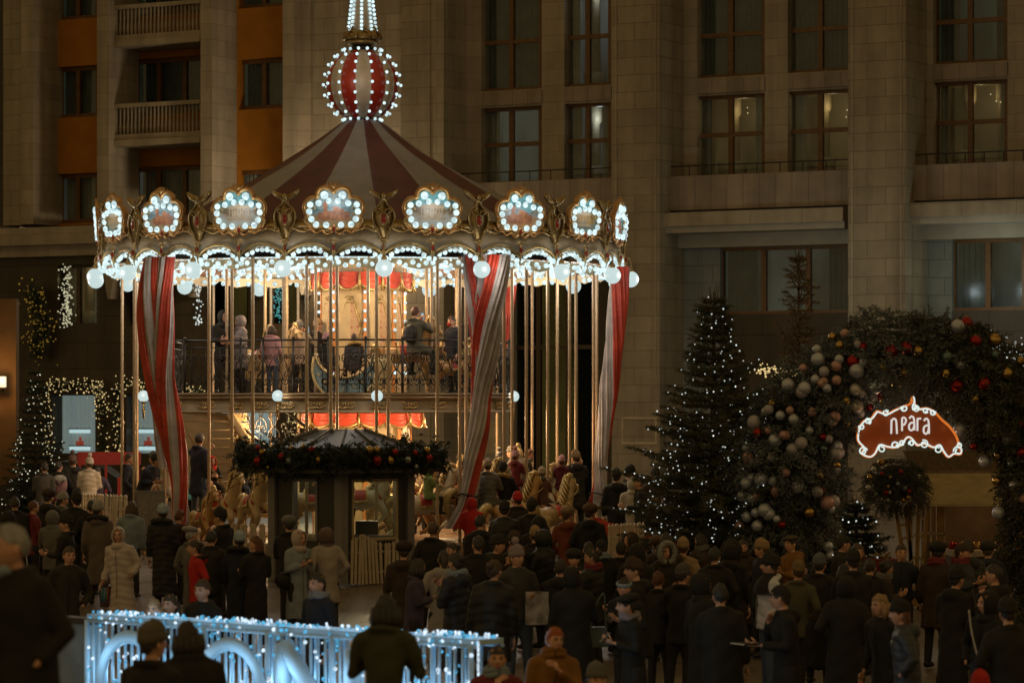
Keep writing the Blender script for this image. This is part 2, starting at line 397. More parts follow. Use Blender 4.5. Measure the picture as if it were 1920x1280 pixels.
def pil(px0, px1, d0, d1, m=None, z0=ZB, z1=ZT, name='pilaster'):
    return part(name, m or M_stone, lambda b: b.box(fu(px0, d1), fu(px1, d1), -d1, -d0, z0, z1))

# --- right block: three bays between big pilasters
D1 = 1.5
for a, b_, dd in ((1147, 1237, D1), (1590, 1698, D1)):
    pil(a, b_, -.4, dd)
    u0, u1 = fu(a, dd), fu(b_, dd)
    part('pilaster_trim', M_stone_b, lambda mb: (mb.box(u0 + .10, u0 + .16, -dd - .025, -dd, 4.5, ZT), mb.box(u1 - .16, u1 - .10, -dd - .025, -dd, 4.5, ZT)))
pil(752, 806, -.4, 1.3); pil(806, 832, -.4, 1.27, M_stone_b, name='pilaster')
def bay(px0, px1, wins, zrows, label_d=0.0):
    """wins: (px0,px1) openings; zrows: (z0,z1) of the window rows above the parapet"""
    hs = [(fu(a, 0), fu(b_, 0), z0, z1) for a, b_ in wins for z0, z1 in zrows]
    part('wall', M_stone_b, lambda mb: grid_wall(mb, fu(px0, 0), fu(px1, 0), zrows[0][0], ZT, -.5, 0, hs))
# z rows from photo rows
zb0, zb1 = fz(1434, 328), fz(1434, 174); zb2, zb3 = fz(1434, 140), fz(1434, -40)
bayw = {'A': (872, 1165, [(902, 1016), (1058, 1146)]), 'B': (1240, 1600, [(1307, 1434), (1477, 1600)]), 'C': (1700, 1990, [(1750, 1889), (1935, 1985)])}
rowsA = [(fz(1010, 342), fz(1010, 198)), (fz(1010, 166), fz(1010, -40))]
rowsB = [(zb0, zb1), (zb2, zb3)]
rowsC = [(fz(1810, 310), fz(1810, 152)), (fz(1810, 118), fz(1810, -60))]
for k, rows_ in (('A', rowsA), ('B', rowsB), ('C', rowsC)):
    a, b_, ws = bayw[k]; bay(a, b_, ws, rows_)
    for i, (p, q) in enumerate(ws):
        for j, (z0, z1) in enumerate(rows_):
            low = j == 0
            room = {('A', 0): 'cool', ('A', 1): 'bright', ('B', 0): 'warm', ('B', 1): 'warm', ('C', 0): 'warm', ('C', 1): 'warm'}[(k, i)] if low else ('bright' if (k, i) == ('A', 1) else 'dark')
            window(p, q, 0, 0, -.22, 2, (.52,) if low else (.45,), room, 'side' if (low or (k, i) == ('A', 1)) else random.choice(['dark', 'darkside', 'dark']), zz=(z1, z0))
        # spandrel band between the rows
        zs = (rows_[0][1] + rows_[1][0]) / 2
    zc0, zc1 = rows_[0][1] + .06, rows_[1][0] - .05
    for p, q in ws:
        part('spandrel', M_panel, lambda mb: mb.box(fu(p, .05) + .01, fu(q, .05) - .01, -.05, -.004, zc0, zc1))
    # parapet, rail, ledge and lit soffit below
    ua, ub = fu(a, 0), fu(b_, 0); zp = rows_[0][0]
    if k == 'A': ua, ub = fu(836, .9), fu(1149, .9)
    if k == 'B': ua, ub = fu(1248, .9), fu(1590, .9)
    if k == 'C': ua, ub = fu(1700, .9), fu(1990, .9)
    part('parapet', M_panel, lambda mb: mb.box(ua, ub, -.9, 0, zp - .95, zp - .02))
    def rail(mb):
        zr = zp + .26
        mb.tube([(ua, -.8, zr), (ub, -.8, zr)], .02, 6)
        for i in range(9): mb.tube([(ua + (ub - ua) * i / 8, -.8, zp - .02), (ua + (ub - ua) * i / 8, -.8, zr)], .014, 5)
    part('balcony_rail', M_metal, rail)
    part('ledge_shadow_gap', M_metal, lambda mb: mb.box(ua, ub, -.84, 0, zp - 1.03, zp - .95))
    part('ledge', M_stone_b, lambda mb: mb.box(ua, ub, -1.25, 0, zp - 1.4, zp - 1.03))
    part('soffit', M_pale, lambda mb: (mb.box(ua, ub, -1.15, 0, zp - 1.58, zp - 1.4), mb.box(ua, ub, -.35, 0, zp - 1.95, zp - 1.58)))
    zt = zp - 1.95
    if k == 'A':
        part('entrance_wall', M_pale, lambda mb: mb.box(fu(752, .3), fu(955, .3), -.3, .4, ZB, zt))
        part('entrance_wall', M_granite, lambda mb: mb.box(fu(1120, .3), fu(1160, .3), -.3, .4, ZB, zt))
        window(955, 1120, 0, 0, -.1, 3, (.62,), 'olive', 'darkside', zz=(zt, ZB + .1), wood=M_wood_d)
        for (p, q, r_, s_) in ((800, 848, 600, 560), (870, 940, 790, 850), (775, 845, 790, 850)):
            part('wall_panel', M_offw, lambda mb: mb.box(fu(p, .33), fu(q, .33), -.33, -.3, min(fz(p, r_, .3), fz(p, s_, .3)), max(fz(p, r_, .3), fz(p, s_, .3))))
    if k == 'B':
        M_bl = stonemat('ground_floor_stone', (.20, .22, .21), .9, .47)
        part('ground_floor_wall', M_bl, lambda mb: mb.box(fu(1250, 0), fu(1350, 0), 0, .4, ZB, zt))
        window(1350, 1600, 0, 0, -.15, 3, (), 'cool', 'darkside', zz=(zt, fz(1470, 588)))
        part('apron_wall', M_granite, lambda mb: mb.box(fu(1350, 0), fu(1600, 0), 0, .3, ZB, fz(1470, 588)))
    if k == 'C':
        part('ground_floor_wall', M_bl, lambda mb: mb.box(fu(1700, 0), fu(1785, 0), 0, .4, ZB, zt))
        window(1785, 1990, 0, 0, -.15, 3, (), 'cool', 'darkside', zz=(zt, fz(1850, 582)))
        part('apron_wall', M_granite, lambda mb: mb.box(fu(1785, 0), fu(1990, 0), 0, .3, ZB, fz(1850, 582)))
pil(1990, 2080, -.4, D1); part('wall', M_stone, lambda mb: mb.box(fu(1990, 0), fu(1990, 0) + 26, 0, 1, ZB, ZT))
# plinth under the pilaster with a sunk panel
def plinth(mb):
    u0, u1 = fu(1147, D1), fu(1237, D1); mb.box(u0 - .08, u1 + .08, -D1 - .1, 0, ZB, ZB + .55); mb.box(u0 - .12, u1 + .12, -D1 - .18, 0, ZB, ZB + .25)
part('plinth', M_pale, plinth)
part('sunk_panel', M_offw, lambda mb: [mb.box(*q) for q in ((fu(1166, D1), fu(1232, D1), -D1 - .02, -D1, 2.62, 2.68), (fu(1166, D1), fu(1232, D1), -D1 - .02, -D1, 3.3, 3.36), (fu(1166, D1), fu(1166, D1) + .05, -D1 - .02, -D1, 2.68, 3.3), (fu(1232, D1) - .05, fu(1232, D1), -D1 - .02, -D1, 2.68, 3.3))])
part('wall', M_stone, lambda mb: mb.box(fu(578, .0), fu(755, .0), 0, .5, fz(650, 470), ZT))
part('wall', M_stone, lambda mb: mb.box(fu(832, .0), fu(880, .0), .02, .5, 5, ZT))

# --- left wing: orange walls behind stone pilasters
ZL = fz(180, 418, 0)
for a, b_, d1 in ((6, 40, .2), (40, 62, .5), (182, 204, .55), (376, 398, .55), (530, 551, .55)):
    pil(a, b_, -1.0, d1, M_stone if a < 30 else M_stone_b, ZL)
pil(-90, 7, -1.0, -.2, M_granite, ZL)
pil(398, 402, -1.0, .3, M_stone_b, ZL); pil(551, 582, -1.0, .15, M_stone_b, ZL)
OR = -.75
zf1 = (fz(145, 220, OR), fz(145, 124, OR)); zf2 = (fz(145, 36, OR), fz(145, -60, OR)); zf0 = (fz(145, 418, OR), fz(145, 325, OR))
Lw = [(107, 186), (447, 545), (250, 395)]
orng = [(62, 190, [Lw[0]], OR), (400, 545, [Lw[1]], OR), (203, 385, [Lw[2]], OR - .5)]
for a, b_, ws, dd in orng:
    hs = []
    for (p, q) in ws:
        for j, (z0, z1) in enumerate((zf0, zf1, zf2)):
            if p == 447: z0 -= .05; z1 -= .12
            if p == 250: z1 += .15
            hs.append((fu(p, dd), fu(q, dd), z0, z1))
            window(p, q, 0, 0, dd - .2, 3 if p == 250 else 2, (), 'cool' if j == 0 else 'dark', 'full' if j == 0 else 'dark', zz=(z1, z0), fr=.13, wood=M_wood)
    part('orange_wall', M_orange, lambda mb: grid_wall(mb, fu(a, dd), fu(b_, dd), ZL, ZT, dd - .35, dd, hs))
for zz_ in ((fz(290, 262, .2), fz(290, 192, .2)), (fz(290, 75, .2), fz(290, 6, .2)), (fz(290, -120, .2), fz(290, -180, .2))):
    u0, u1 = fu(205, .25), fu(376, .25); z0, z1 = zz_
    bl = part('balcony', M_stone_b, lambda mb: (mb.box(u0, u1, -.3, 1.2, z0 - .16, z0 + .02), mb.box(u0, u1, -.26, -.02, z0 + .02, z0 + .2), mb.box(u0, u1, -.28, 0, z1 - .12, z1)))
    bal = MB(); n = 24
    for i in range(n):
        x = u0 + .06 + (u1 - u0 - .12) * i / (n - 1)
        bal.lathe([(.028, z0 + .2), (.045, z0 + .3), (.05, z0 + .45), (.03, z0 + .62), (.035, z0 + .75), (.045, z1 - .12)], 6, (x, -.14, 0))
    bal.build('balustrade', M_stone_b, bl)
part('cornice', M_stone_b, lambda mb: (mb.box(fu(-60, .9), fu(182, .9), -.9, 1, fz(100, 458, .9), fz(100, 425, .9)), mb.box(fu(-60, .6), fu(590, .6), -.6, 1, fz(100, 480, .6), fz(100, 458, .9))))
# dark granite ground floor of the left wing, arcade windows above, shop windows below
GZ = fz(100, 480, .6)
shop = [(98, 181, .3), (237, 300, .3), (395, 520, .3)]
upw = [(108, 186, 498, 612), (236, 330, 498, 612), (395, 470, 498, 612), (505, 560, 498, 612)]
hs = [(fu(a, .3), fu(b_, .3), fz(a, 852, .3), fz(a, 738, .3)) for a, b_, _ in shop] + [(fu(a, .3), fu(b_, .3), fz(a, p, .3), fz(a, q, .3)) for a, b_, q, p in upw]
part('ground_floor_wall', M_granite, lambda mb: grid_wall(mb, fu(-80, .3), fu(600, .3), ZB, GZ, -.3, .3, hs))
for k, (a, b_, q, p) in enumerate(upw): window(a, b_, q, p, .1, 2, (), 'olive' if k else 'warm', 'side' if k < 2 else 'darkside', ref=a, wood=M_wood_d)
for k, (a, b_, _) in enumerate(shop): window(a, b_, 738, 852, .12, 1, (), 'shop', 'full' if k < 2 else None, ref=a, fr=.05, wood=M_wood_d)
for px in (213, 300, 365, 490, 575):
    u = fu(px, .5)
    part('corbel', M_stone, lambda mb: mb.prism([(u - .22, GZ), (u + .22, GZ), (u + .2, GZ - .5), (u + .1, GZ - 1.1), (u + .04, GZ - 1.35), (u - .04, GZ - 1.35), (u - .1, GZ - 1.1), (u - .2, GZ - .5)], -.75, -.3))
part('roof_block', M_stone_b, lambda mb: mb.box(fu(-80, 0), fu(1990, 0), .55, 14, ZT - .4, ZT))
part('back_wall', M_stone_b, lambda mb: mb.box(fu(-80, 0), fu(1990, 0), 9, 9.5, ZB, ZT - .4))
# brown plaster wing at the far left
M_brown = mat('brown_plaster', (.12, .06, .018), .8, 0, .2, 2)
lw = MB(); a = W(-60, 0, 80); b_ = W(42, 0, 84)
lw.box(-14.5, WX(30, 80), 80, 80.5, .8, WZ(560, 80))
tag(lw.build('side_building', M_brown, None, False), 'brown plastered wall with a lit lamp at the left edge', 'wall')
sc_ = empty('wall_lamp', (WX(6, 79.9), 79.9, WZ(728, 79.9)), 0, 'small square glowing wall lamp on the brown wall at left edge', 'lamp')
MB().box(-.1, .1, -.32, -.12, .03, .3).build('shade', emis('sconce_glow', (.85, .72, .48), 1.1), sc_, False)
MB().box(-.02, .02, -.12, 0, -.08, .02).box(-.09, .09, -.3, -.05, 0, .028).build('bracket', M_metal, sc_, False)
lamp('wall_lamp_light', (0, -.55, .2), 40, (1, .55, .18), .1, sc_)
# soffit washers: the lit undersides seen over the ground floor windows
for px in (1420, 1850): lamp('soffit_light', W(px, 520, 81) , 60, (.85, .95, .8), .3)
lamp('facade_uplight', (FO + Matrix.Rotation(-A, 3, 'Z') @ Vector((fu(566, 1.6), -1.6, 8.0))), 380, (1, .78, .5), .3)
lamp('facade_uplight', (FO + Matrix.Rotation(-A, 3, 'Z') @ Vector((fu(640, 2.2), -2.2, 8.0))), 330, (1, .78, .5), .3)
# ================================================================ CAROUSEL
CX, CY, DZ = (679 - 960) / F * 65, 65.0, 1.05
car = empty('carousel', (CX, CY, .8), 0, 'two storey carousel with striped tent roof, bulb lit medallions and iron railed upper deck', 'carousel')
def cp(name, mb, m, smooth=True, parent=None, rz=0, loc=(0, 0, -.8)):
    return mb.build(name, m, parent or car, smooth, loc if not parent else None, (0, 0, rz) if rz else None)
def polar(r, th, z): return Vector((r * math.sin(th), -r * math.cos(th), z))
# tent roof: 18 gores, sagging between the ribs, alternate red and white
prof = [(.34, 9.50), (.5, 9.40), (.9, 9.10), (1.35, 8.80), (1.8, 8.53), (2.3, 8.24), (2.9, 7.90), (3.6, 7.52), (4.4, 7.16), (5.22, 6.86)]
NS = 18; off = R(-3 - 10)
def roof():
    mb = MB(); sub = 6; n = NS * sub; m = len(prof)
    for i, (r, z) in enumerate(prof):
        for j in range(n):
            t_ = (j % sub) / sub; sag = .05 * math.sin(math.pi * t_) * min(1, r / 2.5)
            a = off + 2 * math.pi * j / n
            w_ = .018 * noise.noise(Vector((a * 9, r * 1.2, 0))) * r
            rr = r - sag * .6 + w_
            mb.v.append(tuple(polar(rr, a, z - sag + w_)))
    for i in range(m - 1):
        for j in range(n):
            mb.f.append((i * n + j, i * n + (j + 1) % n, (i + 1) * n + (j + 1) % n, (i + 1) * n + j)); mb.m.append((j // sub) % 2)
    return mb
cp('tent_roof', roof(), [M_white, M_red])
# ball, crown and spire
def ballf():
    mb = MB(); n = 14; nv = 20; sub = 5; o = R(-8)
    z0 = 10.22; rr = .72
    def rad(i):
        th = math.pi * (i + .9) / (nv + 1.8); return rr * math.sin(th), z0 + rr * 1.05 * math.cos(th)
    for i in range(nv + 1):
        r, z = rad(i)
        for j in range(n * sub):
            bul = 1 + .035 * math.sin(math.pi * (j % sub) / sub)
            mb.v.append(tuple(polar(r * bul, o + 2 * math.pi * j / (n * sub), z)))
    N_ = n * sub
    for i in range(nv):
        for j in range(N_):
            mb.f.append((i * N_ + j, (i + 1) * N_ + j, (i + 1) * N_ + (j + 1) % N_, i * N_ + (j + 1) % N_)); mb.m.append((j // sub) % 2)
    mb.f.append(tuple(range(N_))); mb.m.append(1); mb.f.append(tuple(reversed(range(nv * N_, nv * N_ + N_)))); mb.m.append(1)
    bbs = []
    for j in range(n):
        bb = MB(); bbs.append(bb)
        for i in range(9):
            th = math.pi * (.17 + .66 * i / 8); d = Vector((math.sin(th) * math.sin(o + 2 * math.pi * j / n), -math.sin(th) * math.cos(o + 2 * math.pi * j / n), math.cos(th)))
            c = Vector((0, 0, z0)) + Vector((d.x * rr, d.y * rr, d.z * rr * 1.05))
            bb.ell(c + d * .075, .034, 7, 5); bb.tube([c, c + d * .05], .012, 5, 1)
    return mb, bbs
a, b = ballf()
M_satin = mat('white_satin', (.50, .40, .30), .35, 0, .15, 3, .2, 8); M_rsat = mat('red_satin', (.40, .03, .015), .35, 0, .2, 3, .2, 8)
fb = cp('finial_ball', a, [M_satin, M_rsat])
for q in b: q.build('bulb_string', [M_bulb, M_gold], fb)
mb = MB(); mb.lathe([(.20, 9.45), (.36, 9.48), (.24, 9.56), (.30, 9.60)], 24).lathe([(.22, 10.93), (.3, 10.97), (.17, 11.02), (.2, 11.06)], 24)
cp('collar', mb, M_metal)
mb = MB(); mb.lathe([(.22, 11.03), (.30, 11.06), (.34, 11.1), (.30, 11.13), (.31, 11.2), (.36, 11.3)], 32)
for k in range(8):
    a = 2 * math.pi * k / 8 + .2
    M = Matrix.Rotation(a, 4, 'Z') @ Matrix.Translation((0, -.35, 11.22)) @ Matrix.Rotation(R(-14), 4, 'X')
    mb.prism([(-.13, -.08), (.13, -.08), (.16, .04), (.1, .1), (.05, .08), (0, .19), (-.05, .08), (-.1, .1), (-.16, .04)], -.025, .025, 0, M)
    mb.tube([M @ Vector((.075 * math.cos(t), -.035, .07 * math.sin(t))) for t in np.linspace(0, 6.28, 13)], .015, 5)
cp('crown', mb, M_gold)
mb = MB(); mb.lathe([(.27, 11.2), (.24, 11.5), (.18, 12.0), (.12, 12.6), (.06, 13.2)], 20); cp('spire', mb, M_satin)
for k in range(8):
    mb = MB()
    for i in range(22):
        t = i / 21; r = .29 * (1 - t) + .08 * t; a = 2 * math.pi * k / 8
        mb.ell(polar(r, a, 11.33 + 1.8 * t), .036, 7, 5)
    cp('bulb_string', mb, M_bulb)

# ---- medallions (18), local: x along the ring, -y outward, z up
half = [(0, .30), (.05, .355), (.15, .395), (.25, .37), (.31, .29), (.325, .21), (.42, .205), (.52, .14), (.565, .03), (.54, -.07), (.50, -.13), (.52, -.22), (.47, -.32), (.37, -.375), (.2, -.36), (.09, -.39), (0, -.42)]
outl = half + [(-x, z) for x, z in reversed(half[1:-1])]
outp = [(p.x, p.z) for p in smooth_path([(x, 0, z) for x, z in outl], 4, True)]
M_paints = []
for k, (c1, c2, c3) in enumerate([((.14, .34, .36), (.30, .30, .29), (.40, .20, .07)), ((.16, .36, .38), (.34, .24, .15), (.42, .40, .36)), ((.32, .36, .36), (.20, .30, .32), (.30, .19, .09)), ((.12, .30, .33), (.42, .22, .04), (.14, .16, .12))]):
    m = bpy.data.materials.new('painted_scene'); m.use_nodes = True; nt = m.node_tree; N = nt.nodes.new; L = nt.links.new
    bs = nt.nodes['Principled BSDF']; bs.inputs['Roughness'].default_value = .35
    tc = N('ShaderNodeTexCoord'); sx = N('ShaderNodeSeparateXYZ'); L(tc.outputs['Object'], sx.inputs[0])
    nz = N('ShaderNodeTexNoise'); nz.inputs['Scale'].default_value = 7 + k; nz.inputs['Detail'].default_value = 5
    mp = N('ShaderNodeMapping'); mp.inputs['Location'].default_value = (k * 3.1, k, 0); L(tc.outputs['Object'], mp.inputs[0]); L(mp.outputs[0], nz.inputs[0])
    a1 = N('ShaderNodeMath'); a1.operation = 'MULTIPLY_ADD'; a1.inputs[1].default_value = .55; L(nz.outputs['Fac'], a1.inputs[0]); L(sx.outputs[2], a1.inputs[2])
    rp = N('ShaderNodeValToRGB'); e = rp.color_ramp.elements
    e[0].position = .10; e[0].color = (*c3, 1); e[1].position = .42; e[1].color = (*c1, 1)
    for p, c in ((.2, c2), (.26, [x * .4 for x in c2]), (.31, c2), (.36, [x * .7 + .05 for x in c1])): x = e.new(p); x.color = (*c, 1)
    e[-1].position = .5
    L(a1.outputs[0], rp.inputs[0]); L(rp.outputs[0], bs.inputs['Base Color']); M_paints.append(m)
def medallion():
    fr = MB()
    P = [Vector((x, -.04, z)) for x, z in outp]; P.append(P[0]); P.append(P[1])
    fr.tube(P, .040, 8, 0, False, 1.0, (0, 1, 0))
    fr.tube([Vector((p.x * .90, -.055, p.z * .90)) for p in P], .014, 6, 1, False, 1, (0, 1, 0))
    fr.prism(outp, -.02, .05, 0)
    # shell crest, side scrolls, bottom foliage
    for i in range(-3, 4): fr.tube([(0, -.03, .34), (.055 * i, -.06, .40 + .09 * math.cos(i * .45)), (.06 * i, -.03, .45 + .05 * math.cos(i * .5))], [.02, .018, .008], 5, 0)
    for s in (-1, 1):
        sp = [(s * (.43 - .09 * math.exp(-.25 * t) * math.cos(t)), -.07, -.02 + .09 * math.exp(-.25 * t) * math.sin(t)) for t in np.linspace(0, 8, 22)]
        fr.tube(sp, .014, 5, 1)
        fr.tube(smooth_path([(s * .02, -.06, -.44), (s * .12, -.06, -.49), (s * .22, -.07, -.42), (s * .33, -.06, -.46), (s * .42, -.07, -.40), (s * .55, -.05, -.38), (s * .60, -.05, -.30)], 4), [.028 - .0007 * i for i in range(25)], 6, 0)
        fr.tube(smooth_path([(s * .50, -.07, -.30), (s * .56, -.07, -.22), (s * .50, -.07, -.17), (s * .46, -.07, -.22), (s * .50, -.08, -.25)], 4), .014, 5, 1)
    fr.ell((0, -.06, -.38), (.05, .03, .085), 10, 8, 0)
    gem = MB().ell((0, -.085, -.38), (.032, .025, .06), 8, 6)
    pt = MB().prism([(x * .93, z * .93) for x, z in outp], -.032, -.02)
    bl = MB(); n = len(outp); 
    for x, z in [(.17, .25), (.28, .10), (.44, .07), (.085, .14), (.42, -.20), (.33, -.30), (.46, -.06), (.14, -.31)]:
        for s in (-1, 1): bl.ell((s * x, -.085, z), (.060, .045, .060) if z < .24 else (.076, .05, .076), 10, 7); bl.tube([(s * x, -.03, z), (s * x, -.06, z)], .03, 8, 1)
    # a little painted building standing on the scene
    bd = MB()
    bd.box(-.27, .27, -.036, -.032, -.20, -.16).box(-.23, .23, -.036, -.032, .02, .06).prism([(-.2, .06), (.2, .06), (0, .12)], -.036, -.032)
    for i in range(8): bd.box(-.22 + .058 * i, -.20 + .058 * i, -.036, -.032, -.16, .02)
    return fr, gem, pt, bl, bd
fr, gem, pt, bl, bd = medallion()
frm = fr.mesh('frame', [M_orange_gilt, M_gold2]); gm = gem.mesh('gem', M_gem); blm = bl.mesh('bulb_string', [M_bulb, M_gold]); bdm = bd.mesh('painted_building', mat('painted_stone', (.42, .30, .19), .5), False)
bdm2 = MB().prism([(-.3, -.22), (.3, -.22), (.3, -.06), (.2, -.06), (.2, -.01), (.1, -.01), (.1, .03), (-.02, .03), (-.02, -.05), (-.12, -.05), (-.12, .08), (-.16, .14), (-.2, .08), (-.2, -.08), (-.3, -.08)], -.036, -.032).mesh('painted_building', mat('painted_brick', (.34, .13, .06), .5, 0, .5, 12), False)
ptm = [pt.mesh('painting', m, False) for m in M_paints]
# winged shield ornaments
sh = MB()
hs_ = [(0, -.55), (.07, -.5), (.12, -.38), (.2, -.25), (.25, -.08), (.2, .06), (.13, .12), (.08, .16), (.06, .22), (.1, .27), (.2, .30), (.31, .40), (.33, .48), (.27, .45), (.2, .42), (.14, .40), (.07, .37), (0, .36)]
so = hs_ + [(-x, z) for x, z in reversed(hs_[1:-1])]
sh.prism(so, -.05, .03)
for s in (-1, 1):
    sh.tube(smooth_path([(s * x, -.06, z) for x, z in hs_[1:9]], 3), .022, 6)
    sh.tube([(s * (.13 - .10 * math.exp(-.3 * t) * math.cos(t)), -.08, .02 + .09 * math.exp(-.3 * t) * math.sin(t)) for t in np.linspace(0, 7, 18)], .016, 5)
    sh.tube([(s * (.17 + .07 * math.exp(-.3 * t) * math.cos(t)), -.08, -.33 + .07 * math.exp(-.3 * t) * math.sin(t)) for t in np.linspace(0, 7, 18)], .018, 5)
    for q in range(4): sh.tube([(s * (.05 + .02 * q), -.07, .29 + .02 * q), (s * (.16 + .02 * q), -.08, .33 + .02 * q), (s * (.28 + .01 * q), -.07, .40 + .022 * q)], [.016, .02, .006], 5)
sh.ell((0, -.08, .33), (.055, .05, .06), 8, 6)
sh.tube([(.075 * math.cos(t), -.075, -.12 + .115 * math.sin(t)) for t in np.linspace(0, 6.4, 17)], .018, 6)
sh.v = [(x * .84, y, z * .95) for x, y, z in sh.v]; shm = sh.mesh('winged_ornament', M_gold); rg = MB().ell((0, -.07, -.12), (.06, .04, .095), 10, 8).mesh('gem', M_gem)
RB = 5.30
for k in range(18):
    th = R(-3 + 20 * k)
    p = polar(RB + .03, th, 7.36 - .8)
    f = link('medallion', frm, car, p, (R(4), 0, th))
    link('painting', ptm[(k * 3 + 2) % 4], f); link('bulb_string', blm, f); link('gem', gm, f)
    link('painted_building', bdm if k % 2 == 1 else bdm2, f)
    lamp('medallion_light', tuple(polar(RB + .42, th, 7.36 - .8)), 6, (.85, .95, 1), .12, car)
    th2 = th + R(10); o = link('winged_ornament', shm, car, polar(RB + .02, th2, 7.28 - .8), (0, 0, th2)); link('gem', rg, o)
# rounding board, scalloped lower edge and its bulbs
def board():
    mb = MB(); mb.lathe([(RB - .06, 6.60), (RB, 6.62), (RB + .02, 6.80), (RB - .02, 6.98), (RB - .08, 7.02)], 72); return mb
cp('rounding_board', board(), M_offw)
mb = MB()
for k in range(36):
    a = R(-3 + 10 * k); 
    arc = [polar(RB + .06, a + R(10) * t, 6.50 + .20 * math.sin(math.pi * t) ** .8) for t in np.linspace(0, 1, 11)]
    mb.tube(arc, .028, 6); mb.tube([p + Vector((0, 0, -.07)) for p in arc[1:-1]], .014, 5)
    for s in (-1, 1):
        c = a + R(.9) * s
        mb.tube([polar(RB + .08, a + s * R(.95) * math.exp(-.25 * t) * math.cos(t), 6.73 + .075 * math.exp(-.25 * t) * math.sin(t)) for t in np.linspace(0, 7, 16)], .014, 5)
    mb.tube([polar(RB + .07, a, 6.74), polar(RB + .09, a, 6.55), polar(RB + .06, a, 6.38)], [.02, .035, .01], 6)
    wav = [polar(RB + .05, a + R(10) * t, 6.96 + .035 * math.sin(4 * math.pi * t)) for t in np.linspace(0, 1, 11)]
    mb.tube(wav, .022, 5)
mb.lathe([(RB - .02, 7.0), (RB + .04, 7.02), (RB + .04, 7.06), (RB - .02, 7.1)], 72)
cp('scroll_edging', mb, M_gold2)
mb = MB()
for k in range(36): mb.ell(polar(RB + .10, R(-3 + 10 * k), 6.62), (.035, .035, .07), 7, 5)
cp('gem_row', mb, M_gem)
mb = MB()
for k in range(18):
    a = R(20 * k + 1)
    mb.merge(MB().add([polar(RB - .03, a + R(18) * i / 8, z + dz) for dz in (0, .16) for z in [7.0] for i in range(9)], [(i, i + 1, 10 + i, 9 + i) for i in range(8)], 0))
cp('gold_backing', mb, M_gold)
mb = MB()
for s in range(2):
    a = R(10 * s)
    for i in range(9):
        t = (i + .5) / 9; mb.ell(polar(RB + .035, a + R(10) * t, 6.40 + .20 * math.sin(math.pi * t) + random.uniform(-.012, .012)), random.uniform(.044, .058), 8, 6)
    for i in range(7):
        t = (i + .5) / 7; mb.ell(polar(RB - .13 - .09 * (i % 2), a + R(10) * t, 6.37 - .05 * (i % 2) + random.uniform(-.02, .02)), .05, 8, 6)
bs = mb.mesh('bulb_string', M_bulb)
for k in range(18): link('bulb_string', bs, car, (0, 0, -.8), (0, 0, R(-3 + 20 * k)))
# ceiling
mb = MB(); mb.lathe([(RB - .04, 6.46), (4.2, 6.56), (2.6, 6.66), (.85, 6.74)], 54, matf=lambda i, j: (j // 3) % 2)
cp('ceiling', mb, [mat('ceiling_cream', (.55, .45, .32), .6), M_orangep])
mb = MB(); mb2 = MB()
for i in range(17): mb.ell((.10 * (i % 2), -(1.3 + .235 * i), 6.655 - .0149 * i), .050, 8, 6)
rowm = mb.mesh('bulb_row', M_bulb)
for k in range(54): link('bulb_row', rowm, car, (0, 0, -.8), (0, 0, R(20 / 3 * k + 2)))
mb = MB()
for i in range(30):
    for r_ in (5.0,): mb.ell(polar(r_, R(12 * i + 3), 6.42), .042, 8, 6)
    mb.ell(polar(4.5, R(12 * i + 8), 6.44), .042, 8, 6)
cp('bulb_ring', mb, M_bulb)
mb = MB().tube([(0, -1.0, 6.58), (0, -2.7, 6.5)], .035, 6)
tm = mb.mesh('light_tube', M_bulb)
for k in range(18): link('light_tube', tm, car, (0, 0, -.8), (0, 0, R(20 * k + 6)))
# scalloped inner valance of the canopy
mb = MB(); n = 144
vs = [polar(RB - .2, 2 * math.pi * i / n, z) for z in (0,) for i in range(n)]
mb.v = [tuple(polar(RB - .2, 2 * math.pi * i / n, 6.44)) for i in range(n)] + [tuple(polar(RB - .2, 2 * math.pi * i / n, 6.36 - .13 * abs(math.sin(math.pi * i / 4)))) for i in range(n)]
mb.f = [(i, (i + 1) % n, n + (i + 1) % n, n + i) for i in range(n)]; mb.m = [0] * n
cp('scalloped_valance', mb, M_cream)
# globe lamps round the canopy
gb = MB().ell((0, -.18, -.27), .165, 20, 14).mesh('globe', M_globe)
br = MB().tube(smooth_path([(0, 0, .12), (0, -.12, .16), (0, -.18, .08), (0, -.18, -.1)], 5), .016, 6).lathe([(.02, -.02), (.05, -.06), (.06, -.12)], 10, (0, -.18, 0))
br.tube([(0, -.08 + .06 * math.exp(-.2 * t) * math.cos(t), .04 + .06 * math.exp(-.2 * t) * math.sin(t)) for t in np.linspace(0, 8, 18)], .010, 5)
brm = br.mesh('globe_lamp', M_gold)
for k in range(18):
    if -110 < ((7 + 20 * k + 180) % 360) - 180 < 110: lamp('globe_light', tuple(polar(RB + .5, R(7 + 20 * k), 6.23 - .8)), 12, (.95, .9, .8), .17, car)
    th = R(7 + 20 * k); o = link('globe_lamp', brm, car, polar(RB + .03, th, 6.50 - .8), (0, 0, th)); link('globe', gb, o)
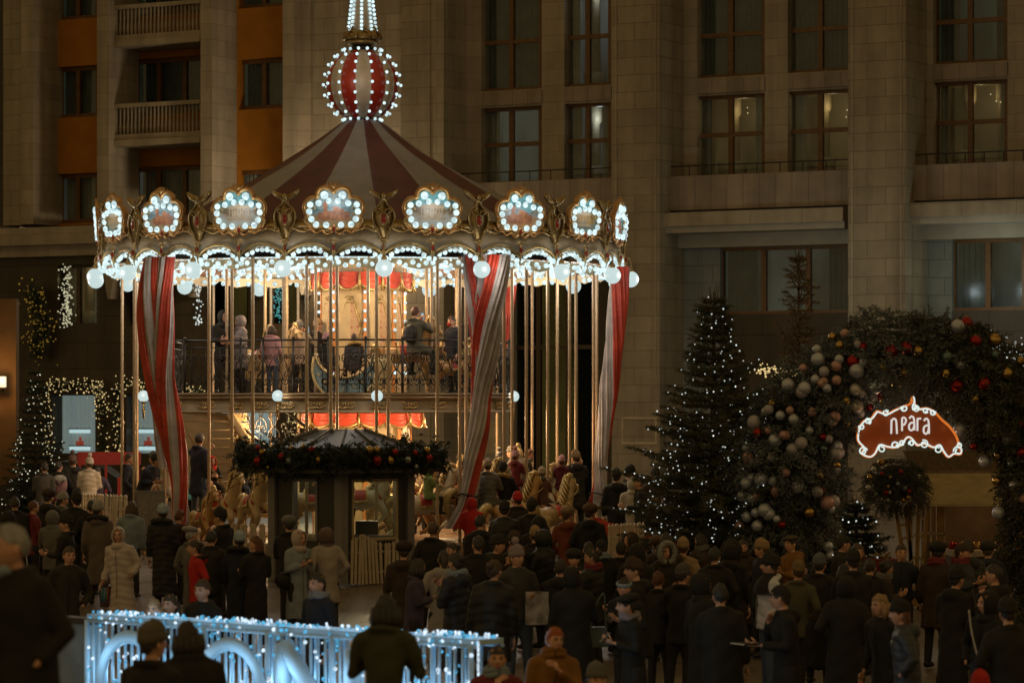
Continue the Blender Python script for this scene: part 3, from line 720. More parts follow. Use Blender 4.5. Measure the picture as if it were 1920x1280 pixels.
# ---- centre column, painted panels, valances
M_flor = bpy.data.materials.new('painted_flowers'); M_flor.use_nodes = True
nt = M_flor.node_tree; N = nt.nodes.new; L = nt.links.new; bs_ = nt.nodes['Principled BSDF']
tc = N('ShaderNodeTexCoord'); vo = N('ShaderNodeTexNoise'); vo.inputs['Scale'].default_value = 14; vo.inputs['Detail'].default_value = 5; L(tc.outputs['Object'], vo.inputs[0])
rp = N('ShaderNodeValToRGB'); e = rp.color_ramp.elements; e[0].position = .33; e[0].color = (.46, .18, .10, 1); e[1].position = .44; e[1].color = (.58, .36, .20, 1)
x = e.new(.62); x.color = (.60, .40, .22, 1); x = e.new(.68); x.color = (.25, .27, .24, 1)
L(vo.outputs['Fac'], rp.inputs[0]); L(rp.outputs[0], bs_.inputs['Base Color'])
mb = MB(); mb.lathe([(.84, 3.86), (.84, 6.6)], 8, a0=R(22.5 - 8), a1=R(382.5 - 8)); cp('centre_column', mb, M_cream, False)
pn = MB(); pn.lathe([(1.0, .8), (1.0, 3.6)], 8, a0=R(14.5), a1=R(374.5)); cp('centre_column', pn, M_cream, False)
for k in range(8):
    th = R(37 + 45 * k - 8); rr = .84 * math.cos(R(22.5)); 
    st = MB().box(-.03, .03, -.02, .0, 3.86, 6.5); a = th + R(22.5)
    cp('corner_strip', st, M_orangep, False, None, a, tuple(polar(.835, a, -.8)))
    st = MB().box(-.05, .05, -.02, .0, .8, 3.6); cp('corner_strip', st, M_orangep, False, None, a, tuple(polar(.995, a, -.8)))
    fr_ = MB(); ov = [(.20 * math.cos(t) * (1 + .12 * math.cos(4 * t)), -.015, 5.25 + .52 * math.sin(t) * (1 + .06 * math.cos(6 * t))) for t in np.linspace(0, 2 * math.pi, 33)]
    fr_.tube(ov, .016, 6); fr_.tube([(q[0] * 1.22, -.012, 5.25 + (q[2] - 5.25) * 1.1) for q in ov], .008, 5)
    for s in (-1, 1):
        fr_.tube([(s * (.02 + .07 * math.exp(-.2 * t) * math.cos(t)), -.02, 5.83 + .06 * math.exp(-.2 * t) * math.sin(t)) for t in np.linspace(0, 6, 14)], .01, 5)
        fr_.tube([(s * (.02 + .07 * math.exp(-.2 * t) * math.cos(t)), -.02, 4.66 - .06 * math.exp(-.2 * t) * math.sin(t)) for t in np.linspace(0, 6, 14)], .01, 5)
    f = cp('panel_frame', fr_, M_gold2, True, None, th, tuple(polar(rr, th, -.8)))
    pm = MB(); pm.add([(q[0] * .97, -.006, 5.25 + (q[2] - 5.25) * .97) for q in ov[:-1]], [tuple(range(32))]); pm.build('painted_panel', M_flor, f, False)
    if k % 1 == 0:
        bu = MB()
        for i in range(7): bu.ell((0, -.045, 5.95 - .19 * i if i < 5 else 4.95 - .19 * (i - 4) - .25), .034, 7, 5)
        cp('bulb_string', bu, M_bulb, True, None, th + R(22.5), tuple(polar(.84, th + R(22.5), -.8)))
def swags(r, z0, z1, n, a_off=0):
    mb = MB(); fg = MB()
    for k in range(n):
        nu, nv = 10, 9
        for q in range(nv + 1):
            for p in range(nu + 1):
                t = p / nu; v = q / nv; a = a_off + 2 * math.pi * (k + t) / n
                s = math.sin(math.pi * t); z = z0 - (z0 - z1) * v * (.62 + .38 * s)
                rr = r + .05 * s + .028 * math.sin(v * 22) * s + .05 * v
                mb.v.append(tuple(polar(rr, a, z)))
        b = k * (nu + 1) * (nv + 1)
        for q in range(nv):
            for p in range(nu): mb.f.append((b + q * (nu + 1) + p, b + q * (nu + 1) + p + 1, b + (q + 1) * (nu + 1) + p + 1, b + (q + 1) * (nu + 1) + p)); mb.m.append(0)
        fg.tube([polar(r + .06 + .05 * math.sin(math.pi * t), a_off + 2 * math.pi * (k + t) / n, z0 - (z0 - z1) * (.62 + .38 * math.sin(math.pi * t)) - .01) for t in np.linspace(0, 1, 9)], .028, 6)
        fg.tube([polar(r + .07, a_off + 2 * math.pi * k / n, z0), polar(r + .10, a_off + 2 * math.pi * k / n, (z0 + z1) / 2), polar(r + .08, a_off + 2 * math.pi * k / n, z1 - .02)], [.02, .03, .035], 7)
    return mb, fg
M_swag = mat('red_swag', (.62, .075, .035), .5, 0, .15, 5)
for (r_, z0, z1, n) in ((.98, 6.36, 6.0, 14), (1.2, 3.50, 3.22, 14)):
    a, b = swags(r_, z0, z1, n); s_ = cp('swag_valance', a, M_swag); b.build('gold_fringe', M_gold2, s_)
cp('valance_backing', MB().lathe([(1.0, 3.52), (1.19, 3.52), (1.19, 3.3)], 28), M_cream)
# ---- upper deck with a landing on the left, fascia, railing
deck = [(-3.85, .8), (-3.85, -1.5), (-3.5, -1.9), (-2.35, -2.05)] + [(3.05 * math.sin(R(a)), -3.05 * math.cos(R(a))) for a in (-38, -24, -10, 4, 18, 32, 46, 60, 74, 90, 110, 130, 150, 180, 210, 240, 262)]
mb = MB(); n = len(deck)
mb.v = [(x, y, z) for z in (3.52, 3.84) for x, y in deck]
mb.f = [tuple(reversed(range(n))), tuple(range(n, 2 * n))] + [(i, (i + 1) % n, n + (i + 1) % n, n + i) for i in range(n)]; mb.m = [0] * len(mb.f)
cp('upper_deck', mb, M_offw, False)
mo = MB(); rim = [(x * 1.015, y * 1.015, 0) for x, y in deck]; rim.append(rim[0])
for z, rr_, mi in ((3.80, .045, 1), (3.87, .035, 1), (3.53, .025, 0)): mo.tube([(x, y, z) for x, y, _ in rim], rr_, 6, mi)
cp('deck_moulding', mo, [M_offw, mat('worn_bronze', (.22, .15, .08), .35, .5)])
gl = MB()
def ornament(mb, M):
    for s in (-1, 1):
        mb.tube([M @ Vector((s * (.10 + .055 * math.exp(-.22 * t) * math.cos(t)), -.02, .02 + .05 * math.exp(-.22 * t) * math.sin(t))) for t in np.linspace(0, 6, 12)], .014, 5)
        mb.tube([M @ Vector(q) for q in ((0, -.02, -.04), (s * .08, -.02, -.06), (s * .16, -.02, -.03), (s * .18, -.02, .01))], [.02, .018, .014, .006], 5)
        mb.tube([M @ Vector(q) for q in ((0, -.02, -.03), (s * .035, -.03, .03), (s * .02, -.02, .07))], [.014, .016, .006], 5)
def walk(path, step):
    out = []; acc = step / 2
    for a, b in zip(path, path[1:]):
        a = Vector(a); b = Vector(b); l = (b - a).length; d = (b - a) / l
        while acc < l: out.append((a + d * acc, d)); acc += step
        acc -= l
    return out
path = [(x * 1.01, y * 1.01) for x, y in deck[:-4]]
orn_n = 0
om = MB(); ornament(om, Matrix.Identity(4)); omm = om.mesh('gilt_ornament', M_gold2)
for p, d in walk(path, .62):
    link('gilt_ornament', omm, car, (p.x, p.y, 3.66 - .8), (0, 0, math.atan2(d.y, d.x)))
# railing cell of wrought iron scrolls, .26 m wide, x along, z from deck
def cell(mb, M):
    T = lambda pts: [M @ Vector(p) for p in pts]
    mb.tube(T([(0, 0, .06), (0, 0, .95)]), .008, 4)
    for s in (-1, 1):
        pts = [(s * (.065 * math.exp(-.2 * t) * math.cos(t + .5)) + s * .055, .004, .30 - .10 * math.exp(-.2 * t) * math.sin(t + .5)) for t in np.linspace(0, 6.5, 12)]
        mb.tube(T(pts), .012, 4, 0, False)
        mb.tube(T([(s * .12, 0, .30), (s * .10, .0, .42), (s * .02, 0, .52), (s * .05, 0, .64), (s * .11, 0, .72)]), .012, 4, 0, False)
        pts = [(s * (.055 * math.exp(-.2 * t) * math.cos(t - .5)) + s * .055, .004, .76 + .08 * math.exp(-.2 * t) * math.sin(t - .5)) for t in np.linspace(0, 6.5, 12)]
        mb.tube(T(pts), .012, 4, 0, False)
    mb.ell(M @ Vector((0, 0, .52)), (.022, .022, .022), 5, 4)
    mb.tube(T([(-.06, 0, .12), (0, 0, .2), (.06, 0, .12)]), .008, 4, 0, False)
rp_ = deck[:-4]
for a, b in zip(rp_, rp_[1:]):
    a = Vector((*a, 0)) * .985; b = Vector((*b, 0)) * .985; l = (b - a).length; n = max(1, round(l / .26)); ang = math.atan2((b - a).y, (b - a).x)
    mb = MB(); f = l / n / .26
    for i in range(n): cell(mb, Matrix.Translation(((i + .5) * l / n, 0, 0)) @ Matrix.Diagonal((f, 1, 1, 1)))
    for z, rr_ in ((1.10, .022), (.96, .012), (.06, .012)): mb.tube([(0, 0, z), (l, 0, z)], rr_, 6)
    mb.tube([(0, 0, 0), (0, 0, 1.12)], .028, 6); mb.ell((0, 0, 1.14), .035, 6, 5)
    mb.build('railing', M_iron, car, True, (a.x, a.y, 3.84 - .8), (0, 0, ang))
# globes standing on the deck edge
gb2 = MB().ell((0, 0, .14), .115, 16, 12).mesh('globe', M_globe)
br2 = MB().tube([(0, .08, -.30), (0, 0, -.28), (0, 0, -.1), (0, 0, .03)], .02, 6).lathe([(.02, -.02), (.06, .02), (.05, .05)], 10).ell((0, 0, -.15), (.035, .035, .07), 7, 6).mesh('globe_lamp', M_gold)
for px, Y in ((521, 62.3), (707, 61.72), (963, 64.9), (269, 63.5)):
    p = Vector((WX(px, Y) - CX, Y - CY, 3.70 - .8)); lamp('globe_light', (p.x, p.y - .2, p.z + .2), 4, (1, .85, .65), .12, car); o = link('globe_lamp', br2, car, p); link('globe', gb2, o)
# ---- lower floor, plinth and lower railing columns
mb = MB(); mb.lathe([(0.01, DZ), (5.35, DZ), (5.4, DZ - .04), (5.4, .78)], 64); cp('lower_deck', mb, mat('deck_boards', (.22, .13, .06), .4, 0, .3, 6))
mb = MB()
for k in range(36): 
    a = R(10 * k); M = Matrix.Rotation(a, 4, 'Z') @ Matrix.Translation((0, -5.42, .93)) @ Matrix.Diagonal((1.3, 1, 1, 1)); ornament(mb, M)
cp('plinth_ornament', mb, M_gold2)
# ---- poles: outer ones run canopy to lower deck, inner ones canopy to upper deck
def pole_mesh(z0, z1):
    mb = MB(); n = int((z1 - z0) / .06); mb.tube([(0, 0, z0 + (z1 - z0) * i / n) for i in range(n + 1)], [.030 + .004 * (i % 2) for i in range(n + 1)], 8)
    return mb.mesh('pole', M_brass)
pl, pu = pole_mesh(DZ, 6.5), pole_mesh(3.86, 6.6)
POLES = [(229, 64.5), (252, 62.6), (257, 67), (309, 62.2), (392, 61.2), (400, 69.4), (435, 60.6), (474, 60.2), (508, 69.9), (559, 70.1), (575, 59.95), (620, 59.8), (632, 60.6), (706, 59.8), (728, 60.4), (820, 60.0), (862, 60.4), (874, 61.3), (932, 68.5), (945, 60.9), (960, 62), (987, 61.6), (998, 66.8), (1027, 62.2), (1045, 65.5), (1068, 62.6), (1080, 63.5), (1113, 64.2), (1119, 66.2)]
for px, Y in POLES: link('pole', pl, car, (WX(px, Y) - CX, Y - CY, -.8))
for px, Y in ((425, 63.5), (497, 66.5), (532, 62.9), (538, 66.9), (760, 67.2), (800, 66.5), (809, 63.2), (856, 66), (690, 62.6), (592, 62.8)): link('pole', pu, car, (WX(px, Y) - CX, Y - CY, -.8))
# ---- staircase at the left: boarded underside, steps, sloping iron railing
stc = MB()
x0, x1 = WX(352, 63) - CX, WX(432, 63) - CX
for i in range(11):
    z1 = 3.5 - i * .2; y = -1.55 + i * .22
    stc.box(-3.6, -2.25 + .03 * i, y, y + .24, z1 - .17, z1)
for i in range(9):
    z1 = 3.5 - i * .17
    stc.box(-3.55 + .02 * i, -2.55 + .075 * i, -1.95 + .012 * i, -1.85, z1 - .155, z1)
cp('staircase', stc, mat('stair_boards', (.30, .22, .11), .6, 0, .2, 3), False)
st2 = MB(); st2.tube(smooth_path([(-2.55, -2.0, 3.5), (-2.3, -2.0, 3.1), (-2.0, -1.98, 2.6), (-1.93, -1.95, 2.2)], 5), (.09), 6, 0, True, .3)
cp('stair_stringer', st2, M_cream)
sr = MB()
for i in range(8):
    M = Matrix.Translation((-2.2 + .26 * i, -1.7, 3.1 - .2 * i)); cell(sr, M)
sr.tube([(-2.3, -1.7, 4.2), (-.1, -1.7, 2.5)], .03, 6); sr.tube([(-2.3, -1.7, 3.2), (-.1, -1.7, 1.5)], .03, 6)
cp('stair_railing', sr, M_iron)
cp('wooden_prop', MB().beam((-3.32, -2.5, 3.1), (-2.3, -2.5, 1.6), .05, .05), mat('bare_wood', (.28, .17, .07), .6), False)
# lights that the bulbs stand for
for k in range(9): lamp('bulb_light', tuple(polar(4.3, R(40 * k + 10), 6.1 - .8)), 38, (.95, .93, .85), .35, car)
for k in range(5): lamp('bulb_light', tuple(polar(1.9, R(72 * k + 20), 5.95 - .8)), 55, (1, .70, .38), .25, car)
for k in range(6): lamp('lower_light', tuple(polar(2.6, R(60 * k + 10), 3.25 - .8)), 120, (1, .66, .34), .2, car)
lamp('ball_light', (-.1, -1.7, 10.2 - .8), 12, (1, .9, .75), .5, car)

# ---- moon boat gondola on the upper deck
M_brightgold = mat('pale_gilt', (.75, .55, .26), .4, .3, .25, 12)
def gondola():
    root = empty('moon_boat_seat', (WX(646, 62.3), 62.38, 3.86), 0, 'gilded blue crescent boat seat behind the upper deck railing', 'carousel seat')
    body = MB(); n = 20
    def arc(ro, ri, i):
        t = math.pi * (-.02 + 1.04 * i / n); return t
    pts = []
    for i in range(n + 1):
        t = math.pi * (1.06 - 1.12 * i / n) 
        th = .05 + .24 * math.sin(math.pi * i / n) ** .7
        pts.append((.58 * math.cos(t), .68 - .56 * math.sin(t) , th))
    for sgn, y0, y1 in ((1, -.30, -.26), (1, .26, .30)):
        outer = [(x * (1 + p * .3 / .58), z - p * .75) for x, z, p in pts]; inner = [(x * (1 - p * .35), z + p * .75) for x, z, p in pts]
        body.v += []; b = len(body.v)
        for (ox, oz), (ix, iz) in zip(outer, inner): body.v += [(ox, y0, oz), (ix, y0, iz), (ox, y1, oz), (ix, y1, iz)]
        for i in range(n):
            a = b + 4 * i; c = a + 4
            body.f += [(a, c, c + 1, a + 1), (a + 2, a + 3, c + 3, c + 2), (a, a + 2, c + 2, c), (a + 1, c + 1, c + 3, a + 3)]; body.m += [1, 1, 0, 0]
    body.build('hull', [M_brightgold, mat('blue_paint', (.24, .34, .38), .4, 0, .4, 14)], root, False)
    g = MB()
    for y in (-.32, .32):
        g.tube([(x * (1 + p * .3 / .58), y, z - p * .75) for x, z, p in pts], .026, 6); g.tube([(x * (1 - p * .35), y, z + p * .75) for x, z, p in pts], .02, 6)
        for i in range(2, n - 1, 2):
            x, z, p = pts[i]; g.tube([(x + .035 * math.exp(-.2 * t) * math.cos(t + i), y - .01, z + .035 * math.exp(-.2 * t) * math.sin(t + i)) for t in np.linspace(0, 6, 9)], .009, 4)
    g.tube([(x * 1.12, 0, z - .04) for x, z, p in pts[12:]], [(.10, .3)] * 9, 8)
    g.build('gilt_trim', M_brightgold, root)
    MB().tube([(-.42, -.33, .62), (-.2, -.35, .5), (.2, -.35, .48), (.42, -.33, .6)], .018, 6).build('chain', M_metal, root)
    MB().box(-.35, .35, -.26, .26, .30, .36).build('seat', M_swag, root, False)
    return root
gondola()

# ================================================================ STRIPED CURTAINS gathered round the canopy poles
def curtain_loft(mb, rows, Y, ns, tw, ph, folds, frac, X0, z1, dy=0):
    K = smooth_path([(WX((a + b) / 2, Y), (WX(b, Y) - WX(a, Y)) / 2, WZ(py, Y)) for py, a, b in rows], 9)
    za, zb = K[0].z, K[-1].z; nA = 120; b0 = len(mb.v)
    for k in K:
        t = (za - k.z) / (za - zb)
        for j in range(nA):
            a0 = 2 * math.pi * j / nA; a = a0 + tw * t + ph
            f1 = math.sin(folds * a0 + 2 * math.sin(2 * a0 + ph) + 1.5 * noise.noise(Vector((a0 * 2, t * 3, ph))))
            f2 = math.sin(folds * 2.3 * a0 + 4 * t + ph * 3)
            rip = 1 + .15 * (abs(f1) ** .7 * (1 if f1 > 0 else -1)) * (1.15 - .45 * t) + .05 * f2 + .10 * noise.noise(Vector((a0 * 1.2, t * 7, ph + 5)))
            r = k.y * rip * .97
            mb.v.append((k.x - X0 + r * math.cos(a), dy + min(max(.13, .62 * r), .30) / max(r, .01) * r * math.sin(a) * rip, k.z - z1))
    n = len(K)
    for i in range(n - 1):
        for j in range(nA):
            u = j * ns / nA; mb.f.append((b0 + i * nA + j, b0 + i * nA + (j + 1) % nA, b0 + (i + 1) * nA + (j + 1) % nA, b0 + (i + 1) * nA + j)); mb.m.append(0 if u - int(u) < frac else 1)
    return K
def striped_curtain(parts_, Y, label, tie=None):
    """parts_: list of (rows, stripes, twist, phase, folds, red share); rows are (row, left, right) in photo pixels at depth Y"""
    r0 = parts_[0][0]; X0 = WX((r0[0][1] + r0[0][2]) / 2, Y); z1 = min(WZ(p[0][-1][0], Y) for p in parts_); mb = MB()
    for q, (rows, ns, tw, ph, folds, frac) in enumerate(parts_): K = curtain_loft(mb, rows, Y, ns, tw, ph, folds, frac, X0, z1, -.06 * q)
    o = mb.build('striped_curtain', [M_redc, M_whitec], None, True, (X0, Y, z1)); tag(o, label, 'curtain', 'striped curtains gathered round the carousel')
    if tie is not None:
        K_ = K[int(len(K) * tie)]
        MB().tube([(K_.x - X0 + (K_.y + .04) * math.cos(a), -.05 + (K_.y * .8 + .05) * math.sin(a), K_.z - z1 + .03 * math.sin(2 * a)) for a in np.linspace(0, 6.3, 17)], .016, 5).build('tie_cord', M_metal, o)
    return o
striped_curtain([([(482, 272, 303), (520, 265, 302), (560, 261, 303), (620, 262, 304), (700, 271, 306), (760, 282, 312), (800, 292, 318), (860, 310, 332)], 3, 1.6, .4, 7, .5),
                 ([(482, 296, 329), (520, 295, 326), (560, 292, 324), (620, 290, 326), (700, 290, 327), (760, 294, 337), (830, 306, 349), (900, 321, 353), (960, 324, 352), (1000, 328, 347)], 3, -2.4, 2.6, 8, .58)], 60.9,
                'red and white striped curtain twisted down the left side of the carousel', .93)
striped_curtain([([(745, 284, 298), (800, 287, 306), (840, 291, 312), (878, 298, 316)], 1, .6, 3.3, 5, 0)], 61.6, 'loose white curtain tail hanging left of the big twisted curtain')
striped_curtain([([(478, 868, 905), (540, 873, 908), (600, 879, 912), (660, 885, 912), (740, 884, 908)], 4, 1.2, 2.2, 8, .6),
                 ([(478, 893, 953), (540, 893, 947), (600, 888, 939), (660, 887, 933), (740, 885, 919), (800, 880, 916), (860, 872, 906), (900, 868, 899), (940, 862, 892), (965, 850, 896), (990, 836, 902)], 2, -3.4, 1.2, 9, .30)], 60.4,
                'mostly white striped curtain knotted low in front of the upper deck right end', .76)
striped_curtain([([(500, 1146, 1181), (560, 1143, 1176), (620, 1138, 1171), (680, 1132, 1164), (740, 1125, 1157), (800, 1121, 1147), (860, 1115, 1139), (905, 1113, 1138), (930, 1108, 1140), (948, 1104, 1150)], 1, 3.7, -3.0, 8, .5)], 63.8,
                'slim red over white curtain at the far right edge of the carousel', .86)
striped_curtain([([(520, 938, 970), (560, 940, 966), (600, 942, 960), (650, 942, 954)], 1, .2, -2.6, 6, 1.0)], 69.3, 'plain red end of a curtain seen behind the big white curtain')
# ================================================================ REMESH BATCH (closed shapes -> one continuous skin)
PEND = []
def remesh_later(mb, voxel, cb, iters=3):
    me = mb.mesh('tmp', [], False); o = bpy.data.objects.new('tmp', me)
    m = o.modifiers.new('r', 'REMESH'); m.mode = 'VOXEL'; m.voxel_size = voxel
    s = o.modifiers.new('s', 'SMOOTH'); s.iterations = iters; s.factor = .5
    PEND.append((o, cb))
def flush_remesh():
    col = bpy.data.collections.new('tmpcol'); sc.collection.children.link(col)
    for o, _ in PEND: col.objects.link(o)
    dg = bpy.context.evaluated_depsgraph_get()
    for o, cb in PEND:
        me = o.evaluated_get(dg).to_mesh()
        v = np.empty(len(me.vertices) * 3, dtype=np.float32); me.vertices.foreach_get('co', v)
        f = [tuple(p.vertices) for p in me.polygons]; nn = np.empty(len(me.vertices) * 3, dtype=np.float32)
        me.vertices.foreach_get('normal', nn)
        cb(v.reshape(-1, 3), f, nn.reshape(-1, 3)); o.evaluated_get(dg).to_mesh_clear()
    for o, _ in PEND:
        me = o.data; bpy.data.objects.remove(o); bpy.data.meshes.remove(me)
    bpy.data.collections.remove(col); PEND.clear()
def np_mesh(name, v, f, mats, extra=None, mi=0):
    mb = MB(); mb.v = v.tolist(); mb.f = f; mb.m = [mi] * len(f)
    if extra: mb.merge(extra)
    return mb.mesh(name, mats)

# ================================================================ CAROUSEL HORSES (local: head towards +x, origin at the belly)
HORSE = {}
def horse_proto():
    b = MB()
    b.tube([(-.50, 0, .02), (-.42, 0, .04), (-.25, 0, .02), (0, 0, -.01), (.22, 0, .02), (.36, 0, .08), (.42, 0, .1)], [.08, .165, .19, .185, .19, .16, .08], 14)
    b.tube([(.30, 0, .08), (.42, 0, .26), (.52, 0, .44), (.56, 0, .58), (.55, 0, .64)], [.16, .13, .10, .085, .05], 12)
    b.tube([(.50, 0, .62), (.58, 0, .58), (.68, 0, .47), (.75, 0, .39), (.78, 0, .35)], [.06, .085, .065, .052, .035], 12)
    for s in (-1, 1):
        b.tube([(.54, s * .045, .66), (.54, s * .055, .75)], [.03, .008], 6)
    for (s, pts) in ((1, [(.30, 0, -.02), (.52, 0, -.14), (.60, 0, -.22), (.52, 0, -.40), (.50, 0, -.50)]), (-1, [(.28, 0, -.04), (.40, 0, -.28), (.38, 0, -.36), (.20, 0, -.46), (.12, 0, -.48)]),
                     (1, [(-.38, 0, 0), (-.34, 0, -.22), (-.52, 0, -.36), (-.50, 0, -.44), (-.60, 0, -.62)]), (-1, [(-.38, 0, 0), (-.46, 0, -.22), (-.66, 0, -.30), (-.68, 0, -.38), (-.84, 0, -.50)])):
        b.tube([(x, s * .10, z) for x, y, z in pts], [.11, .07, .05, .036, .05], 9)
    return b
def hcb(v, f, n): HORSE['body'] = (v, f)
remesh_later(horse_proto(), .022, hcb, 4)
def horse_parts():
    mane = MB()
    for i in range(12):
        t = i / 11; x = .28 + .24 * t; z = .26 + .42 * t
        mane.tube(smooth_path([(x, 0, z), (x - .06, .03, z + .02), (x - .12, .07 * (1 if i % 2 else -1), z - .08), (x - .09, .09 * (1 if i % 2 else -1), z - .18)], 4), [.05 - .003 * q for q in range(13)], 6)
    mane.tube([(.52, 0, .72), (.60, 0, .70), (.66, 0, .60)], [.05, .045, .015], 7)
    tail = MB().tube(smooth_path([(-.50, 0, .06), (-.62, 0, .18), (-.76, 0, .10), (-.80, 0, -.15), (-.74, 0, -.40), (-.82, 0, -.52)], 5), [.04, .05, .07, .085, .09, .095, .10, .10, .10, .10, .10, .09, .09, .08, .08, .08, .07, .07, .06, .06, .05, .05, .04, .03, .02, .01], 8)
    sd = MB()
    for x0, x1, r, mi in ((-.13, .09, .205, 0), (-.17, -.13, .21, 1), (.09, .13, .21, 1)):
        n = 14
        for q in (x0, x1):
            for j in range(n + 1):
                a = R(-95 + 190 * j / n); rr = r + (.05 if abs(a) < .5 and mi == 1 else 0); sd.v.append((q, rr * math.sin(a), rr * math.cos(a)))
        b = len(sd.v) - 2 * (n + 1)
        for j in range(n): sd.f.append((b + j, b + j + 1, b + n + 2 + j, b + n + 1 + j)); sd.m.append(mi)
    for j in range(-3, 4):
        for s in (-1, 1): sd.ell((.035 * j - .02, s * .205, -.03), (.022, .02, .035), 6, 5, 1)
    sd.tube([(.33 + .17 * math.cos(a) * .4, .175 * math.sin(a), .10 - .15 * math.cos(a)) for a in np.linspace(0, 6.3, 17)], .02, 6, 1)
    sd.tube([(.33 + .13 * math.cos(a) * .4, .19 * math.sin(a), .06 - .17 * math.cos(a)) for a in np.linspace(0, 6.3, 17)], .016, 6, 0)
    br_ = MB()
    for c, r in (((.70, 0, .45), .07), ((.60, 0, .56), .09)): br_.tube([(c[0] + .05 * math.cos(a), r * math.sin(a), c[2] + r * math.cos(a)) for a in np.linspace(0, 6.3, 13)], .011, 5)
    br_.tube(smooth_path([(.70, .06, .42), (.50, .12, .34), (.25, .10, .28)], 5), .010, 5); br_.tube(smooth_path([(.70, -.06, .42), (.50, -.12, .34), (.25, -.10, .28)], 5), .010, 5)
    for s in (-1, 1): br_.ell((.625, s * .068, .575), (.016, .01, .014), 6, 5)
    return mane, tail, sd, br_
M_horses = [mat('horse_cream', (.50, .34, .17), .35, 0, .25, 5), mat('horse_white', (.62, .52, .40), .35, 0, .12, 5), mat('horse_tan', (.42, .23, .08), .35, .2, .25, 5)]
def make_horses():
    v, f = HORSE['body']; mane, tail, sd, br_ = horse_parts()
    bodies = [np_mesh('body', v, f, [m]) for m in M_horses]
    mm = mane.mesh('mane', M_gold2); tm = tail.mesh('tail', M_gold2); sm = sd.mesh('saddle', [mat('red_saddle', (.42, .03, .02), .35), M_gold2]); bm = br_.mesh('bridle', M_gold2)
    def horse(px, Y, zc, yaw, kind, label, s=1.0, tiltz=0):
        o = empty('carousel_horse', (WX(px, Y), Y, zc), yaw, label, 'carousel horse', 'carved carousel horses'); o.scale = (s, s, s); o.rotation_euler = (0, -tiltz, yaw)
        link('body', bodies[kind], o); link('mane', mm, o); link('tail', tm, o); link('saddle', sm, o); link('bridle', bm, o); return o
    L = [(478, 59.2, 1.80, -66, 0, 'tan and gold horse with raised forelegs left of the ticket booth', 1.0),
         (422, 60.6, 1.72, -56, 0, 'golden horse head beside the standing man in the navy coat', 1.0),
         (305, 63.3, 1.95, -72, 1, 'pale horse facing the camera behind the red curtain at left', .95),
         (385, 61.0, 1.45, -62, 2, 'low golden horse beneath the man holding the pole', .85),
         (800, 60.5, 1.75, 10, 1, 'white horse with golden tail just right of the ticket booth', 1.0),
         (832, 61.9, 1.95, 14, 2, 'horse under the child in the patterned wine red jacket', .95),
         (900, 60.8, 1.9, 32, 1, 'white horse behind the knotted end of the white curtain', .95),
         (940, 62.0, 1.95, 42, 1, 'pale horse under the rider with the yellow fur hood', .95),
         (1010, 62.2, 1.72, 50, 1, 'white horse with a golden tail behind the phone holding visitor', 1.0),
         (1060, 63.5, 2.0, 62, 0, 'golden horse under the child with the striped hat', .95),
         (785, 64.0, 1.9, 6, 0, 'shaded horse beside the booth behind the first white horse', .95),
         (680, 60.4, 1.85, -2, 1, 'white horse seen through the lit booth window', 1.0),
         (975, 66.5, 2.1, 95, 0, 'far horse between the poles behind the fur hooded rider', .95),
         (868, 62.4, 1.75, 24, 0, 'golden horse glimpsed between white curtain and wine red jacket', 1.0),
         (1040, 60.4, 1.55, 52, 0, 'gilded horse rump in front of the child with the beige hat', 1.0),
         (965, 60.6, 1.6, 36, 2, 'tan horse low behind the red knit hat', 1.0),
         (770, 61.3, 1.65, 4, 2, 'tan horse against the right corner post of the booth', 1.0),
         (590, 61, 1.8, -12, 0, 'cream horse seen through the left booth glass', 1.0)]
    for px, Y, z, yw, k, lb, s in L: horse(px, Y, z, R(yw), k, lb, s, R(6))
    for px, Y, z, yw, k, lb, s in [(760, 63.2, 4.66, 12, 2, 'upper deck horse ridden by the woman in the olive coat', 1.0), (818, 64.0, 4.75, 160, 0, 'upper deck horse with a golden mane right of the olive coated woman', .9), (535, 64.4, 4.62, -60, 0, 'upper deck horse beside the pink jacketed child', .9), (488, 64, 4.6, -60, 0, 'upper deck horse at the left behind the grey hooded visitor', .85), (850, 63.6, 4.4, 30, 2, 'small gilded upper deck horse near the right end of the railing', .8)]:
        horse(px, Y, z, R(yw), k, lb, s, R(4))

# ================================================================ FIR FOLIAGE
def needles(P0, P1, per_m=90, ln=.045, wd=.007, spread=.9, rng=None):
    """needle triangles along twig segments P0->P1 (n,3)"""
    rng = rng or np.random
    L_ = np.linalg.norm(P1 - P0, axis=1); cnt = np.maximum(2, (L_ * per_m).astype(int))
    idx = np.repeat(np.arange(len(P0)), cnt); t = rng.rand(len(idx))[:, None]
    base = P0[idx] * (1 - t) + P1[idx] * t; d = (P1 - P0)[idx]; d /= np.linalg.norm(d, axis=1)[:, None] + 1e-9
    r = rng.randn(len(idx), 3); r -= (r * d).sum(1)[:, None] * d; r /= np.linalg.norm(r, axis=1)[:, None] + 1e-9
    nd = d * .75 + r * spread; nd /= np.linalg.norm(nd, axis=1)[:, None]
    sd = np.cross(nd, rng.randn(len(idx), 3)); sd /= np.linalg.norm(sd, axis=1)[:, None] + 1e-9
    l = ln * (.7 + .6 * rng.rand(len(idx)))[:, None]
    return np.stack([base - sd * wd, base + sd * wd, base + nd * l], 1)
def firmat(name, c1, c2):
    return mat(name, tuple((a + b) / 2 for a, b in zip(c1, c2)), .6, 0, .55, 1.6, spec=.3)
M_fir = firmat('fir_needles', (.035, .042, .024), (.115, .11, .065))
M_fird = firmat('dark_fir_needles', (.014, .022, .012), (.04, .05, .028))
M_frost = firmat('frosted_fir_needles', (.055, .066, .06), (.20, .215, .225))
M_bark = mat('bark', (.06, .035, .02), .9, 0, .3, 10)
